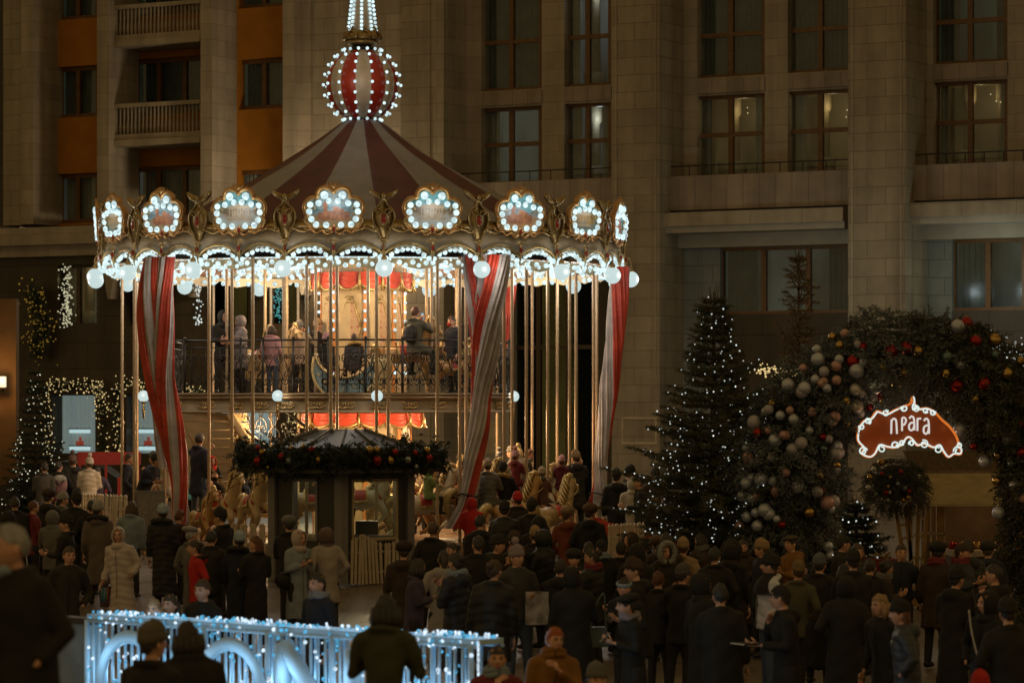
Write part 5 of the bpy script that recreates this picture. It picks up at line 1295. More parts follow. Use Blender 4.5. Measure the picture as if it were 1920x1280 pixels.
# ================================================================ TICKET BOOTH
KY = 56.6; kz = ground_z(KY)
booth = empty('ticket_booth', (WX(640, KY), KY, kz), R(3), 'grey ticket booth with glazed corners and dark metal hipped roof', 'ticket booth')
M_booth = mat('booth_grey', (.19, .175, .17), .5, 0, .1, 4); M_bdark = mat('booth_dark', (.035, .03, .025), .5); M_roofm = mat('metal_roof', (.075, .068, .066), .45, .2, .12, 3)
hd = 1.19; zw = WZ(878, KY) - kz
cor = [(0, -hd), (hd, 0), (0, hd), (-hd, 0)]
for x, y in cor: MB().cbox((x, y, zw / 2), (.085, .085, zw / 2), 0, Matrix.Rotation(R(45), 3, 'Z')).build('corner_post', M_booth, booth, False)
for i in range(4):
    a = Vector((*cor[i - 1], 0)); b_ = Vector((*cor[i], 0)); l = (b_ - a).length; ang = math.atan2((b_ - a).y, (b_ - a).x)
    wl = MB(); w0, w1 = (.42, l - .20) if i == 1 else (.50, l - .55); zt0, zt1 = WZ(1010, KY) - kz, WZ(896, KY) - kz
    if i == 1: w0, w1 = .22, l - .30
    if i in (2, 3): w0, w1 = .15, l - .15
    wl.box(.1, w0, -.03, .03, .02, zw - .05); wl.box(w1, l - .1, -.03, .03, .02, zw - .05); wl.box(w0, w1, -.03, .03, .02, zt0 + (.0 if i == 1 else .0)); wl.box(w0, w1, -.03, .03, zt1, zw - .05)
    wo = wl.build('wall', M_bdark, booth, False, a, (0, 0, ang))
    fr_ = MB(); 
    for q in ((w0, w0 + .05, zt0, zt1), (w1 - .05, w1, zt0, zt1), (w0 + .05, w1 - .05, zt0, zt0 + .05), (w0 + .05, w1 - .05, zt1 - .05, zt1)): fr_.box(q[0], q[1], -.05, .04, q[2], q[3])
    f = fr_.build('window', M_slat if i == 1 else M_booth, booth, False, a, (0, 0, ang)); MB().box(w0 + .05, w1 - .05, -.005, .005, zt0 + .05, zt1 - .05).build('pane', M_glass, f, False)
zr = WZ(805, KY) - kz; ze = WZ(838, KY) - kz
rf = MB(); e_ = 1.25; t_ = .55
ev = [(0, -e_), (e_, 0), (0, e_), (-e_, 0)]; tp = [(-.45, -.28), (.30, -.50), (.62, .15), (-.1, .4)]
rf.add([(x, y, ze) for x, y in ev] + [(0.1, -.35, zr), (.40, -.1, zr), (0, .35, zr), (-.42, -.02, zr)], [(0, 1, 5, 4), (1, 2, 6, 5), (2, 3, 7, 6), (3, 0, 4, 7), (4, 5, 6, 7)])
rfo = rf.build('roof', M_roofm, booth, False)
sm_ = MB()
for q in range(3):
    t = q / 2; sm_.beam(Vector((0, -e_, ze + .02)).lerp((e_, 0, ze + .02), t), Vector((.1, -.35, zr + .02)).lerp((.40, -.1, zr + .02), t), .03, .04)
    sm_.beam(Vector((0, -e_, ze + .02)).lerp((-e_, 0, ze + .02), t), Vector((.1, -.35, zr + .02)).lerp((-.42, -.02, zr + .02), t), .03, .04)
sm_.build('roof_seam', M_booth, rfo, False)
can = MB(); ea = 1.86
can.add([(0, -ea, zw), (ea, 0, zw), (0, ea, zw), (-ea, 0, zw), (0, -e_ - .1, ze), (e_ + .1, 0, ze), (0, e_ + .1, ze), (-e_ - .1, 0, ze), (0, -ea, zw - .06), (ea, 0, zw - .06), (0, ea, zw - .06), (-ea, 0, zw - .06)],
        [(0, 1, 5, 4), (1, 2, 6, 5), (2, 3, 7, 6), (3, 0, 4, 7), (8, 9, 1, 0), (9, 10, 2, 1), (10, 11, 3, 2), (11, 8, 0, 3), (11, 10, 9, 8)])
can.build('canopy', M_bdark, booth, False)
MB().cbox((.45, -.2, .95), (.2, .25, .12), 0).tube([(.2, -.3, 1.06), (.25, -.3, 1.3), (.4, -.35, 1.25)], .02, 6).build('ticket_printer', M_metal, booth, False)
MB().box(-.35, -.02, -.02, 0, 0, .16).build('notice', mat('notice_grey', (.2, .18, .17), .5), booth, False, (-.32, -.72, WZ(925, KY) - kz), (0, 0, R(-45)))
gar = empty('fir_garland', (booth.location.x, KY, WZ(855, KY)), R(3), 'thick fir garland with red, gold and silver baubles round the booth eaves', 'fir garland')
rng = np.random.RandomState(12); n = 2600; B = []
for i in range(n):
    t = rng.rand() * 4; k = int(t); a = Vector((*[c * 1.50 for c in cor[k]], 0)); b_ = Vector((*[c * 1.50 for c in cor[(k + 1) % 4]], 0)); B.append(a.lerp(b_, t - k))
B = np.array(B) + rng.randn(n, 3) * np.array([.07, .07, .12]); q = rng.randn(n, 3) + np.array([0, 0, -.2]); q /= np.linalg.norm(q, axis=1)[:, None]
A_, B_ = sprays(B, q, .11 + .12 * rng.rand(n), 4, rng, .2)
tris_obj('fir_branches', needles(A_, B_, 42, .050, .010, .75, rng), M_fird, gar)
cc = [Vector((*[c * 1.48 for c in q_], 0)) for q_ in cor]; MB().tube(cc + [cc[0]], .13, 8).build('garland_core', MATS['arch_core_green'], gar)
for zx, zy, k, r in [(262, 893, 'red', .045), (285, 918, 'gold', .05), (262, 972, 'red', .07), (398, 945, 'red', .06), (437, 968, 'silver', .055), (450, 895, 'gold', .035), (565, 905, 'red', .05), (517, 885, 'gold', .035), (607, 965, 'gold', .055), (908, 905, 'gold', .055), (955, 905, 'gold', .05), (955, 970, 'red', .07), (1040, 970, 'gold', .055), (1070, 920, 'red', .05), (1150, 965, 'silver', .05), (1198, 925, 'red', .045), (1275, 908, 'gold', .05), (1285, 955, 'red', .06), (1205, 1005, 'silver', .03), (318, 1010, 'gold', .025)]:
    px, py = 400 + zx / 3.2, 560 + zy / 3.2
    X = WX(px, KY) - booth.location.x; yb = -(1.5 * hd - abs(X)) - .22
    Yb = KY + yb; bauble(gar, (WX(px, Yb) - booth.location.x, yb, WZ(py, Yb) - WZ(855, KY)), r * 1.25, k)
lamp('booth_light', (.25, -.10, 1.75), 5, (1, .72, .48), .08, booth)
# notice board and steps at left
nb_ = empty('notice_board', (WX(282, 57.5), 57.5, ground_z(57.5)), 0, 'grey framed notice board in front of the striped curtain base', 'notice board')
MB().box(-.25, .25, -.02, .02, .75, 1.50).build('panel', M_booth, nb_, False); MB().box(-.27, -.25, -.03, .03, 0, 1.54).box(.25, .27, -.03, .03, 0, 1.54).box(-.25, .25, -.03, .03, 1.5, 1.53).build('frame', M_booth, nb_, False)
MB().box(-.21, -.02, -.026, -.02, .85, 1.44).box(.02, .21, -.026, -.02, .85, 1.44).build('paper', mat('grey_paper', (.22, .19, .17), .6, 0, .3, 30), nb_, False)
bl_ = empty('bollard', (WX(430, 56.5), 56.5, ground_z(56.5)), 0, 'short grey bollard among the crowd left of the booth', 'bollard')
MB().lathe([(.0, .95), (.05, .94), (.065, .9), (.065, 0)], 12).build('post', M_booth, bl_)

# ================================================================ LIT LED BARRIER
def led_barrier():
    a = Vector((WX(163, 33), 33, 0)); b_ = Vector((WX(898, 29.3), 29.3, 0)); zt = 1.46
    d = (b_ - a); l = d.length; ang = math.atan2(d.y, d.x)
    root = empty('led_barrier', a, ang, 'pale blue glowing barrier covered in tiny LEDs along the front', 'light barrier')
    M_bl = mat('barrier_white', (.40, .55, .66), .5, 0, .1, 3); M_blw = M_bl
    MB().box(0, l, 0, .34, zt - .05, zt).build('top_panel', M_blw, root, False)
    fr = MB()
    for y in (0, .34):
        for z in (.1, zt - .07): fr.tube([(0, y, z), (l, y, z)], .018, 6)
    n = int(l / .10)
    for i in range(n + 1):
        x = l * i / n
        fr.tube([(x, 0, .1), (x, 0, zt - .06)], .016 if i % 9 else .03, 6)
        if i % 2 == 0: fr.tube([(x + .05, .31, .1), (x + .05, .31, zt - .06)], .015, 6)
    fr.build('bars', M_bl, root)
    lt = MB()   # big outlined letter shapes standing inside
    for x0 in (.25, 1.75, 3.0):
        if x0 > l - .7: continue
        w2 = min(.95, l - x0 - .1)
        if x0 < 3.0: lt.tube([(x0 + w2 / 2 + w2 / 2 * math.cos(t), -.045, .68 + .58 * math.sin(t)) for t in np.linspace(0, 6.3, 33)], (.07), 8, 0, False, .5)
        else: lt.tube([(x0, -.045, 1.3), (x0 + w2, -.045, .2)], .09, 8).tube([(x0, -.045, .1), (x0, -.045, 1.3)], .09, 8).tube([(x0 + w2, -.045, .1), (x0 + w2, -.045, 1.3)], .09, 8)
    lt.build('letter_shape', M_bl, root)
    rng = random.Random(3); s1, s2 = MB(), MB()
    for i in range(760):
        x = rng.random() * l; q = rng.random()
        if q < .22: p = (x, rng.random() * .34, zt + .02)
        elif q < .30: p = (x, 0, zt - .03)
        else: p = (x, -.025 + .36 * (rng.random() < .25), .1 + rng.random() * (zt - .15))
        (s1 if rng.random() < .45 else s2).ell(p, rng.uniform(.012, .024), 6, 4)
    for i in range(70): s1.ell((l + .01, -.02, .1 + (zt - .1) * i / 70), .013, 6, 4)
    for i in range(14): x = rng.random() * l; s1.tube([(x, .2, zt), (x + .01, .18, zt + .05)], .012, 6)
    s1.build('led_lights', emis('led_white', (.66, .80, .92), 1.25, False), root)['kind'] = 'stuff'; s2.build('led_lights', emis('led_blue', (.08, .40, .66), 1.1, False), root)['kind'] = 'stuff'
    MB().box(-.75, -.08, .1, .3, 0, zt - .12).build('end_block', mat('frosted_block', (.20, .24, .26), .4), root, False)
    MB().box(-.78, -.02, .08, .34, zt - .12, zt - .06).build('end_cap', M_bdark, root, False)
    for i in range(8): lamp('led_light', (l * (i + .5) / 8, .17, .85), 6.5, (.42, .74, 1), .1, root); lamp('led_light', (l * (i + .5) / 8, -.30, 1.05), 4.0, (.42, .74, 1), .1, root); lamp('led_light', (l * (i + .5) / 8, .2, 1.75), 4, (.35, .7, 1), .1, root)
led_barrier()
# ================================================================ PEOPLE
def cloth(c, rough=.8, b=.25): 
    n = 'cloth_%02x%02x%02x' % tuple(int(min(1, x) * 255) for x in c) + ('s' if rough < .6 else '')
    return mat(n, c, rough, 0, .18, 5, b, 25, spec=.3)
COL = dict(black=(.019, .017, .0135), navy=(.024, .025, .034), dark=(.028, .024, .019), brown=(.045, .028, .018), grey=(.13, .12, .11), lgrey=(.24, .23, .22), white=(.40, .36, .33), blue=(.20, .24, .28), lblue=(.26, .32, .38), red=(.42, .02, .015), wine=(.16, .025, .03), mustard=(.22, .10, .02), beige=(.34, .25, .17), pink=(.42, .22, .22), olive=(.09, .08, .05), green=(.20, .26, .09), purple=(.06, .045, .07), rust=(.16, .04, .015), jeans=(.07, .09, .13), camo=(.05, .05, .025), silver=(.55, .55, .60), tan=(.26, .17, .09), mauve=(.24, .19, .19), fur=(.16, .10, .05), yfur=(.42, .27, .08), orange=(.35, .08, .01), teal=(.05, .22, .28))
HAIRC = dict(black=(.025, .02, .016), brown=(.06, .033, .018), dark=(.032, .022, .016), blond=(.28, .17, .08), red=(.30, .07, .01), grey=(.28, .27, .27), auburn=(.10, .03, .012))
def hairmat(k): return mat('hair_' + k, HAIRC[k], .55, 0, .3, 20, .4, 60)

def head_mesh(mb, c, hs, nu=20, nv=16, look=0):
    """analytic head: skull, brow, nose, chin, ears; facing -y, turned by look"""
    rot = Matrix.Rotation(look, 3, 'Z')
    def disp(d, p):
        x, y, z = d
        p = Vector((x * .074, y * .094, z * .118))
        if z < 0: p.x *= 1 - .22 * z * z - .12 * -z; p.y *= 1 - .10 * -z
        if y > 0 and z < -.2: p.y *= .80
        if y < 0:
            g = lambda x0, z0, sx_, sz_: math.exp(-((x - x0) / sx_) ** 2 - ((z - z0) / sz_) ** 2)
            p.y -= .026 * g(0, -.16, .16, .16) + .010 * g(0, .02, .12, .22) + .008 * g(0, -.55, .35, .10) + .010 * g(0, -.86, .4, .16)
            p.y += .012 * (g(.36, .06, .2, .14) + g(-.36, .06, .2, .14)) + .006 * g(0, -.38, .4, .07)
            p.y -= .006 * (g(.36, .26, .3, .10) + g(-.36, .26, .3, .10))
        return p * hs
    mb.ell(c, 1, nu, nv, 0, rot, disp)
    c = Vector(c)
    for s in (-1, 1):
        mb.ell(c + rot @ Vector((s * .074, .008, -.008)) * hs, tuple(q * hs for q in (.010, .020, .030)), 6, 5, 0, rot)
        mb.ell(c + rot @ Vector((s * .030, -.0815, .010)) * hs, tuple(q * hs for q in (.013, .006, .0052)), 8, 5, 2, rot)
        mb.tube([c + rot @ Vector(q) * hs for q in ((s * .014, -.092, .026), (s * .032, -.092, .031), (s * .050, -.080, .026))], [.004 * hs, .0056 * hs, .003 * hs], 5, 2)
    mb.ell(c + rot @ Vector((0, -.0905, -.058)) * hs, tuple(q * hs for q in (.022, .008, .0065)), 8, 5, 1, rot)
    return rot
def hand_mesh(mb, w_, d, n, side, curl=.5, sc_=1.0):
    """palm and five tapering fingers; d points along the hand, n out of the palm"""
    d = Vector(d).normalized(); n = Vector(n); n = (n - d * n.dot(d)).normalized(); s = d.cross(n) * side; w_ = Vector(w_)
    M = Matrix((s, n, d)).transposed()
    mb.ell(w_ + d * .045 * sc_, (.038 * sc_, .015 * sc_, .052 * sc_), 8, 6, 0, M)
    for i, (o, l) in enumerate(((-.028, .068), (-.010, .078), (.009, .074), (.027, .058))):
        b = w_ + d * .085 * sc_ + s * o * sc_; l *= sc_; a = curl * .8; p = [b]; ang = 0
        for q in range(3): ang += a; p.append(p[-1] + (d * math.cos(ang) + n * math.sin(ang)) * l * (.42, .32, .26)[q])
        mb.tube(p, [.0092 * sc_, .0086 * sc_, .0078 * sc_, .005 * sc_], 5)
    b = w_ + d * .025 * sc_ - s * .032 * sc_
    mb.tube([b, b + (d * .6 - s * .7 + n * .3).normalized() * .038 * sc_, b + (d * .95 - s * .55 + n * .65).normalized() * .066 * sc_], [.013 * sc_, .010 * sc_, .006 * sc_], 5)

ARM = dict(  # elbow, wrist relative to the shoulder (x outward)
    down=((.055, .02, -.29), (.075, -.05, -.54)), pocket=((.115, .07, -.27), (.02, -.09, -.44)), phone=((.05, -.03, -.29), (-.10, -.24, -.20)),
    photo=((.07, -.21, -.16), (-.09, -.33, .06)), face=((.06, -.13, -.26), (-.11, -.16, -.03)), hold=((.06, -.05, -.28), (-.05, -.29, -.26)),
    pole=((.04, -.22, -.10), (-.03, -.42, .03)), reins=((.07, -.12, -.25), (-.05, -.36, -.22)), bag=((.06, .01, -.29), (.09, -.10, -.52)), chest=((.08, -.06, -.27), (-.14, -.20, -.06)), hug=((.10, -.2, -.15), (-.12, -.36, -.12)))
def shade(c, f): return tuple(x * f for x in c)
PCOUNT = [0]
def person(px, py, h, yaw, label, coat='black', head='bare', hair='dark', arms='down', length='mid', legs='stand', legc='dark', hatc='black', puff=0, look=0, lean=0, Y=None, base=None, group=None, fine=False, scarf=None, fat=1.0, noground=False, tilt=0):
    if Y is None:
        lo, hi = 15., 110.
        for _ in range(40):
            m_ = (lo + hi) / 2
            if ground_z(m_) + h - (H - (py - YH) * m_ / F) > 0: hi = m_
            else: lo = m_
        Y = lo; base = ground_z(Y)
    elif base is None: base = WZ(py, Y) - h * (1 if legs in ('stand', 'walk') else 1)
    child = h < 1.35
    k = h / 1.80; hs = (1.0 if not child else 1.22) * (1.06)
    PCOUNT[0] += 1; rnd = random.Random(PCOUNT[0] * 17)
    root = empty('person', (WX(px, Y), Y, base), R(yaw), label, 'person', group)
    if legs == 'stand' and not look: look = rnd.uniform(-32, 32)
    if legs == 'stand' and not tilt: tilt = rnd.uniform(-3, 3)
    if arms == 'down' and legs == 'stand': arms = rnd.choice(['down', 'pocket', 'hold', 'chest', 'pocket', 'phone', ('bag', 'pocket'), ('hold', 'down')])
    if legs == 'stand' and not lean: lean = rnd.uniform(-2, 7)
    if tilt: root.rotation_euler = (0, R(tilt), R(yaw))
    cc = COL[coat] if isinstance(coat, str) else coat
    sh_ = .185 * (1 if not child else .92); hz = 1.645
    def bend(p):
        p = Vector(p); dz = p.z - .95
        if dz > 0 and lean: p.y -= math.tan(R(lean)) * dz; p.z -= .25 * math.tan(R(abs(lean))) * dz
        return p * k
    # joints
    hands = []; armpts = []
    al, ar = arms if isinstance(arms, tuple) else (arms, arms)
    for s, nm in ((1, al), (-1, ar)):
        e, w_ = ARM[nm]; j = lambda: rnd.uniform(-.02, .02)
        S = Vector((s * sh_, .0, 1.42)); E = S + Vector((s * e[0] + j(), e[1] + j(), e[2])); Wp = S + Vector((s * w_[0] + j(), w_[1] + j(), w_[2]))
        armpts.append((S, E, Wp)); hands.append((Wp, (Wp - E).normalized(), s, nm))
    if legs == 'sit': LG = [[(s * .09, 0, .90), (s * .25, -.33, .83), (s * .27, -.28, .42), (s * .27, -.38, .36)] for s in (-1, 1)]
    elif legs == 'bench': LG = [[(s * .09, 0, .90), (s * .11, -.42, .90), (s * .12, -.44, .48), (s * .12, -.56, .44)] for s in (-1, 1)]
    elif legs == 'walk': LG = [[(-.09, 0, .92), (-.10, -.16, .50), (-.09, -.20, .09), (-.09, -.34, .04)], [(.09, 0, .92), (.10, .06, .50), (.09, .36, .16), (.09, .30, .04)]]
    else: LG = [[(s * .09, 0, .92), (s * .105, -.015, .50), (s * (.11 + .02 * rnd.random()), .01, .09), (s * .13, -.15, .04)] for s in (-1, 1)]
    # body (skin)
    bd = MB()
    bd.tube([bend(p) for p in ((0, 0, .84), (0, 0, .95), (0, 0, 1.1), (0, 0, 1.28), (0, 0, 1.40), (0, 0, 1.47), (0, -.005, 1.56), (0, -.01, 1.62))], [tuple(q * k for q in r_) for r_ in ((.13, .09), (.14, .10), (.125, .095), (.15, .11), (.155, .09), (.075, .065), (.052, .055), (.048, .05))], 12)
    for S, E, Wp in armpts: bd.tube([bend(S + Vector((-S.x * .25, 0, 0))), bend(S), bend(E), bend(Wp), bend(Wp + (Wp - E).normalized() * .03)], [.055 * k, .052 * k, .040 * k, .026 * k, .026 * k], 8)
    for lg in LG: bd.tube([bend(p) for p in lg[:3]] + [bend(lg[2])], [.078 * k, .052 * k, .038 * k, .038 * k], 8)
    for lg in LG: bd.tube([bend(lg[2]), bend(Vector(lg[2]).lerp(Vector(lg[3]), .5)), bend(lg[3])], [.036 * k, .034 * k, .025 * k], 8)
    ex = MB(); Lk = R(look); hc = bend((0, -.02, hz))
    rot = head_mesh(ex, hc, hs * k, 28 if fine else 18, 22 if fine else 14, Lk)
    gloved = rnd.random() < .25
    for Wp, d, s, nm in hands:
        if nm == 'pocket': continue
        nrm = Vector((-s, 0, 0)) if nm in ('down', 'bag') else (Vector((-s * .6, .5, .6)) if nm in ('phone', 'hold') else Vector((-s, .3, 0)))
        hand_mesh(ex, bend(Wp + d * .02), d, nrm, s, .55 if nm != 'pole' else 1.3, k * (1.05 if fine else 1.15))
    def mk_body(v, f, n, root=root, ex=ex):
        link('body', np_mesh('body', v, f, [M_skin, M_skin_d, M_eye], ex), root)
    remesh_later(bd, (.022 if fine else .034) * k, mk_body, 2)
    # coat
    hem = {'short': .86, 'mid': .74, 'parka': .58, 'long': .36, 'max': .22}[length]
    if legs in ('sit', 'bench'): hem = max(hem, .80)
    pf = 1 + .09 * puff; fl = 1.0 if length in ('short', 'mid') else 1.13
    ct = MB(); rr = [(hem, .185 * fl, .150 * fl), (.86 if hem < .84 else .93, .178, .142), (1.05, .165, .135), (1.20, .178, .140), (1.33, .190, .140), (1.42, .178, .118), (1.475, .115, .095), (1.53, .080, .080)]
    rr = [q for i, q in enumerate(rr) if i == 0 or q[0] > hem]
    ct.tube([bend((0, 0, z)) for z, _, _ in rr], [(a * k * pf * fat, b_ * k * pf * fat) for _, a, b_ in rr], 16)
    if length in ('long', 'max') and legs == 'walk': ct.tube([bend((0, .02, .8)), bend((0, .08, hem))], [(.17 * k, .14 * k), (.21 * k, .20 * k)], 12)
    for (S, E, Wp) in armpts:
        We = Wp - (Wp - E).normalized() * (.02 if True else 0)
        ct.tube([bend((S.x * .55, 0, 1.43)), bend(S + Vector((0, 0, -.01))), bend(S.lerp(E, .5)), bend(E), bend(E.lerp(We, .55)), bend(We)], [.085 * k, .082 * k * pf, .070 * k * pf, .062 * k * pf, .056 * k * pf, .047 * k * pf], 10)
    if head != 'hood': ct.tube([bend((.11 * math.cos(a), .02 + .085 * math.sin(a), 1.50 + .02 * math.sin(a))) for a in np.linspace(0, 6.28, 13)], .030 * k, 8)
    if head in ('beanie_hooddown', 'furhood_down') or rnd.random() < .35 and head != 'hood': ct.ell(bend((0, .115, 1.46)), (.13 * k, .075 * k, .085 * k), 10, 7)
    if legs in ('sit', 'bench') and length != 'short':
        for lg in LG: ct.tube([bend(lg[0]), bend(Vector(lg[0]).lerp(Vector(lg[1]), .75))], [.12 * k, .10 * k], 10)
    sd = rnd.random() * 50
    def mk_coat(v, f, n, root=root, cc=cc, k=k, puff=puff, sd=sd):
        z = v[:, 2] / k; x = v[:, 0] / k; y = v[:, 1] / k
        if puff: q = np.abs(np.sin(np.pi * (z + .25 * np.abs(x)) / .105)) ** .6; v = v + n * ((q - .6) * .010 * k)[:, None]
        wob = np.sin(np.arctan2(y, x) * 5 + sd + z * 3) * np.clip((1.15 - z) * 1.2, 0, 1) * .013 + np.sin(z * 26 + x * 20 + sd) * .0035
        v = v + n * (wob * k)[:, None]
        link('coat', np_mesh('coat', v, f, [cloth(cc, .45 if puff else .8)]), root)
    remesh_later(ct, (.018 if fine else .024) * k, mk_coat, 4)
    # zip or buttons
    if abs(((yaw + 180) % 360) - 180) < 120 and legs == 'stand' and rnd.random() < .6:
        MB().tube([bend((.01, -.150 * pf * fat, 1.42)), bend((0, -.158 * pf * fat, 1.2)), bend((0, -.156 * pf * fat, .98)), bend((0, -.168 * pf * fat * fl, max(hem, .6) + .03))], .006 * k, 4).build('zip', cloth(shade(cc, .4)), root)
    # trousers and shoes
    tr = MB()
    for lg in LG: tr.tube([bend(lg[0]), bend(Vector(lg[0]).lerp(Vector(lg[1]), .5)), bend(lg[1]), bend(Vector(lg[1]).lerp(Vector(lg[2]), .5)), bend(lg[2])], [.105 * k, .095 * k, .070 * k, .064 * k, .058 * k], 10)
    tr.tube([bend((0, 0, .80)), bend((0, 0, .9)), bend((0, 0, 1.0))], [(.13 * k, .11 * k), (.165 * k, .125 * k), (.14 * k, .11 * k)], 12)
    def mk_tr(v, f, n, root=root, lc=COL[legc]): link('trousers', np_mesh('trousers', v, f, [cloth(lc)]), root)
    remesh_later(tr, .03 * k, mk_tr, 2)
    for lg in LG:
        a = Vector(lg[2]); t_ = Vector(lg[3]); d = (t_ - a); d.z = 0
        if d.length < .01: d = Vector((0, -1, 0))
        d.normalize(); b0 = Vector((a.x, a.y, min(a.z, t_.z + .05)))
        MB().tube([bend(b0 - d * .08 + Vector((0, 0, -.015))), bend(b0 - d * .04 + Vector((0, 0, -.012))), bend(b0 + d * .05 + Vector((0, 0, -.015))), bend(b0 + d * .14 + Vector((0, 0, -.03))), bend(b0 + d * .19 + Vector((0, 0, -.035)))],
                  [(.03 * k, .035 * k), (.045 * k, .055 * k), (.046 * k, .052 * k), (.045 * k, .036 * k), (.03 * k, .022 * k)], 10).build('shoe', cloth((.02, .018, .016), .4), root)
    # head wear and hair, in head space
    S_ = hs * k; Hm = lambda p: hc + rot @ (Vector(p) * S_)
    hm = hairmat(hair)
    def cap(rx, ry, rz, front, back, name, m, noi=.0, dc=(0, 0, 0), nu=22, nv=16):
        mb = MB()
        def disp(d, p):
            nn = noise.noise(Vector((d.x * 4, d.y * 4, d.z * 2)) + Vector((sd, 0, 0))) * noi + noise.noise(Vector((d.x * 11, d.y * 11, d.z * 3))) * noi * .5
            q = Vector((d.x * rx, d.y * ry, d.z * rz)) * (1 + nn)
            if d.y > 0 and d.z < -.3: q.y *= .92
            return (q + Vector(dc)) * S_
        def keep(d):
            t = (1 - d.y) / 2; lim = (.16 * noise.noise(d * 6) if name == 'hair' else 0) + back + (front - back) * max(0, min(1, t * 1.3 - .15)) ** .8
            return d.z > lim
        mb.ell(hc, 1, nu, nv, 0, rot, disp, keep)
        return mb.build(name, m, root)
    hat = {'hat_' + str(0): 0}
    hcol = COL[hatc] if isinstance(hatc, str) else hatc
    hk = head.split('_')[0]
    if hk in ('bare', 'long', 'bun', 'pony', 'headband', 'bob'):
        cap(.082, .104, .127, .42, -.42 if hk == 'bare' else -.6, 'hair', hm, .17, (0, .003, .003))
    if hk in ('beanie', 'cap', 'furhat', 'beret', 'flatcap', 'pompom') : cap(.079, .100, .115, .30, -.5, 'hair', hm, .06, (0, .004, 0))
    if hk in ('long',) or 'lh' in head:
        lb = MB(); 
        for i in range(7):
            a = R(-75 + 25 * i); x, y = .078 * math.sin(a), .085 * math.cos(a) + .01
            lb.tube([Hm(q) for q in ((x, y, .03), (x * 1.15, y * 1.05, -.08), (x * 1.35, y * 1.0, -.2), (x * 1.2, y * 1.1, -.34))], [(.03 * S_, .02 * S_), (.034 * S_, .02 * S_), (.03 * S_, .02 * S_), (.01 * S_, .01 * S_)], 6)
        lb.build('long_hair', hm, root)
    if hk == 'bob':
        lb = MB()
        for i in range(9):
            a = R(-100 + 25 * i); x, y = .082 * math.sin(a), .088 * math.cos(a) + .01
            lb.tube([Hm(q) for q in ((x, y, .03), (x * 1.15, y * 1.05, -.06), (x * 1.1, y * 1.0, -.14))], [.030 * S_, .034 * S_, .014 * S_], 6)
        lb.build('long_hair', hm, root)
    if hk == 'bun': MB().ell(Hm((0, .11, .06)), (.045 * S_, .04 * S_, .045 * S_), 10, 8).build('hair_bun', hm, root)
    if hk == 'pony': MB().tube([Hm(q) for q in ((0, .10, .05), (0, .14, -.02), (0, .125, -.12), (0, .12, -.24))], [.03 * S_, .038 * S_, .034 * S_, .01 * S_], 8).build('ponytail', hm, root)
    if hk in ('beanie', 'pompom'):
        mb = MB(); n = 20; prf = [(.0, 1.02), (.004, 1.10), (.045, 1.10), (.05, 1.04), (.08, 1.02), (.105, .90), (.128, .68), (.142, .40), (.148, .12)]
        if 'slouch' in head: prf += [(.16, .05)]
        vs = []
        for z, r_ in prf:
            for j in range(n):
                a = 2 * math.pi * j / n; rb = 1 + (.025 * math.sin(j * math.pi) if True else 0) + .012 * ((j % 2) * 2 - 1)
                vs.append(Hm((.082 * r_ * rb * math.sin(a), .103 * r_ * rb * math.cos(a) + .004 + z * .12, .018 + z - .015 * math.cos(a))))
        mb.add(vs, [(i * n + j, i * n + (j + 1) % n, (i + 1) * n + (j + 1) % n, (i + 1) * n + j) for i in range(len(prf) - 1) for j in range(n)] + [tuple(range((len(prf) - 1) * n, len(prf) * n))])
        ho = mb.build('knit_hat', cloth(hcol), root)
        if hk == 'pompom':
            pm = MB(); pm.ell(Hm((0, .025, .205)), .048 * S_, 12, 9, 0, None, lambda d, p: p * (1 + .18 * noise.noise(d * 7)))
            pm.build('pompom', cloth(shade(hcol, 1.15)), root)
    if hk == 'cap':
        o = cap(.086, .108, .128, .34, .05, 'cap', cloth(hcol), .02, (0, .002, .006))
        mb = MB(); mb.add([Hm((.062 * math.sin(a), -.098 * math.cos(a) * (1 if r_ == 0 else 1.0) - r_ * .055, .045 - r_ * .012)) for r_ in (0, 1) for a in np.linspace(-1.3, 1.3, 9)], [(i, i + 1, 10 + i, 9 + i) for i in range(8)]); mb.build('peak', cloth(hcol), root)
    if hk == 'flatcap':
        mb = MB(); mb.ell(Hm((0, -.01, .085)), 1, 18, 10, 0, rot, lambda d, p: Vector((d.x * .100, d.y * .128, d.z * (.045 if d.z > 0 else .03) - d.y * -.012)) * S_); mb.build('flat_cap', cloth(hcol), root)
    if hk == 'beret':
        mb = MB(); mb.ell(Hm((.02, .02, .09)), 1, 18, 10, 0, rot, lambda d, p: Vector((d.x * .125, d.y * .130, d.z * .058 + d.y * .02)) * S_); mb.build('beret', cloth(hcol), root)
    if hk == 'furhat':
        mb = MB(); mb.ell(Hm((0, .005, .075)), 1, 26, 16, 0, rot, lambda d, p: Vector((d.x * .115, d.y * .130, d.z * .085)) * S_ * (1 + .14 * noise.noise(d * 9) + .05 * rnd.random())); mb.build('fur_hat', cloth(hcol), root)
    if hk == 'headband':
        MB().tube([Hm((.086 * math.sin(a), .103 * math.cos(a), .055 + .02 * math.cos(a))) for a in np.linspace(0, 6.283, 21)], [(.024 * S_, .012 * S_)] * 21, 8, up=(0, 0, 1)).build('headband', cloth(COL['lblue']), root)
    if hk == 'furhat' and 'flap' in head: pass
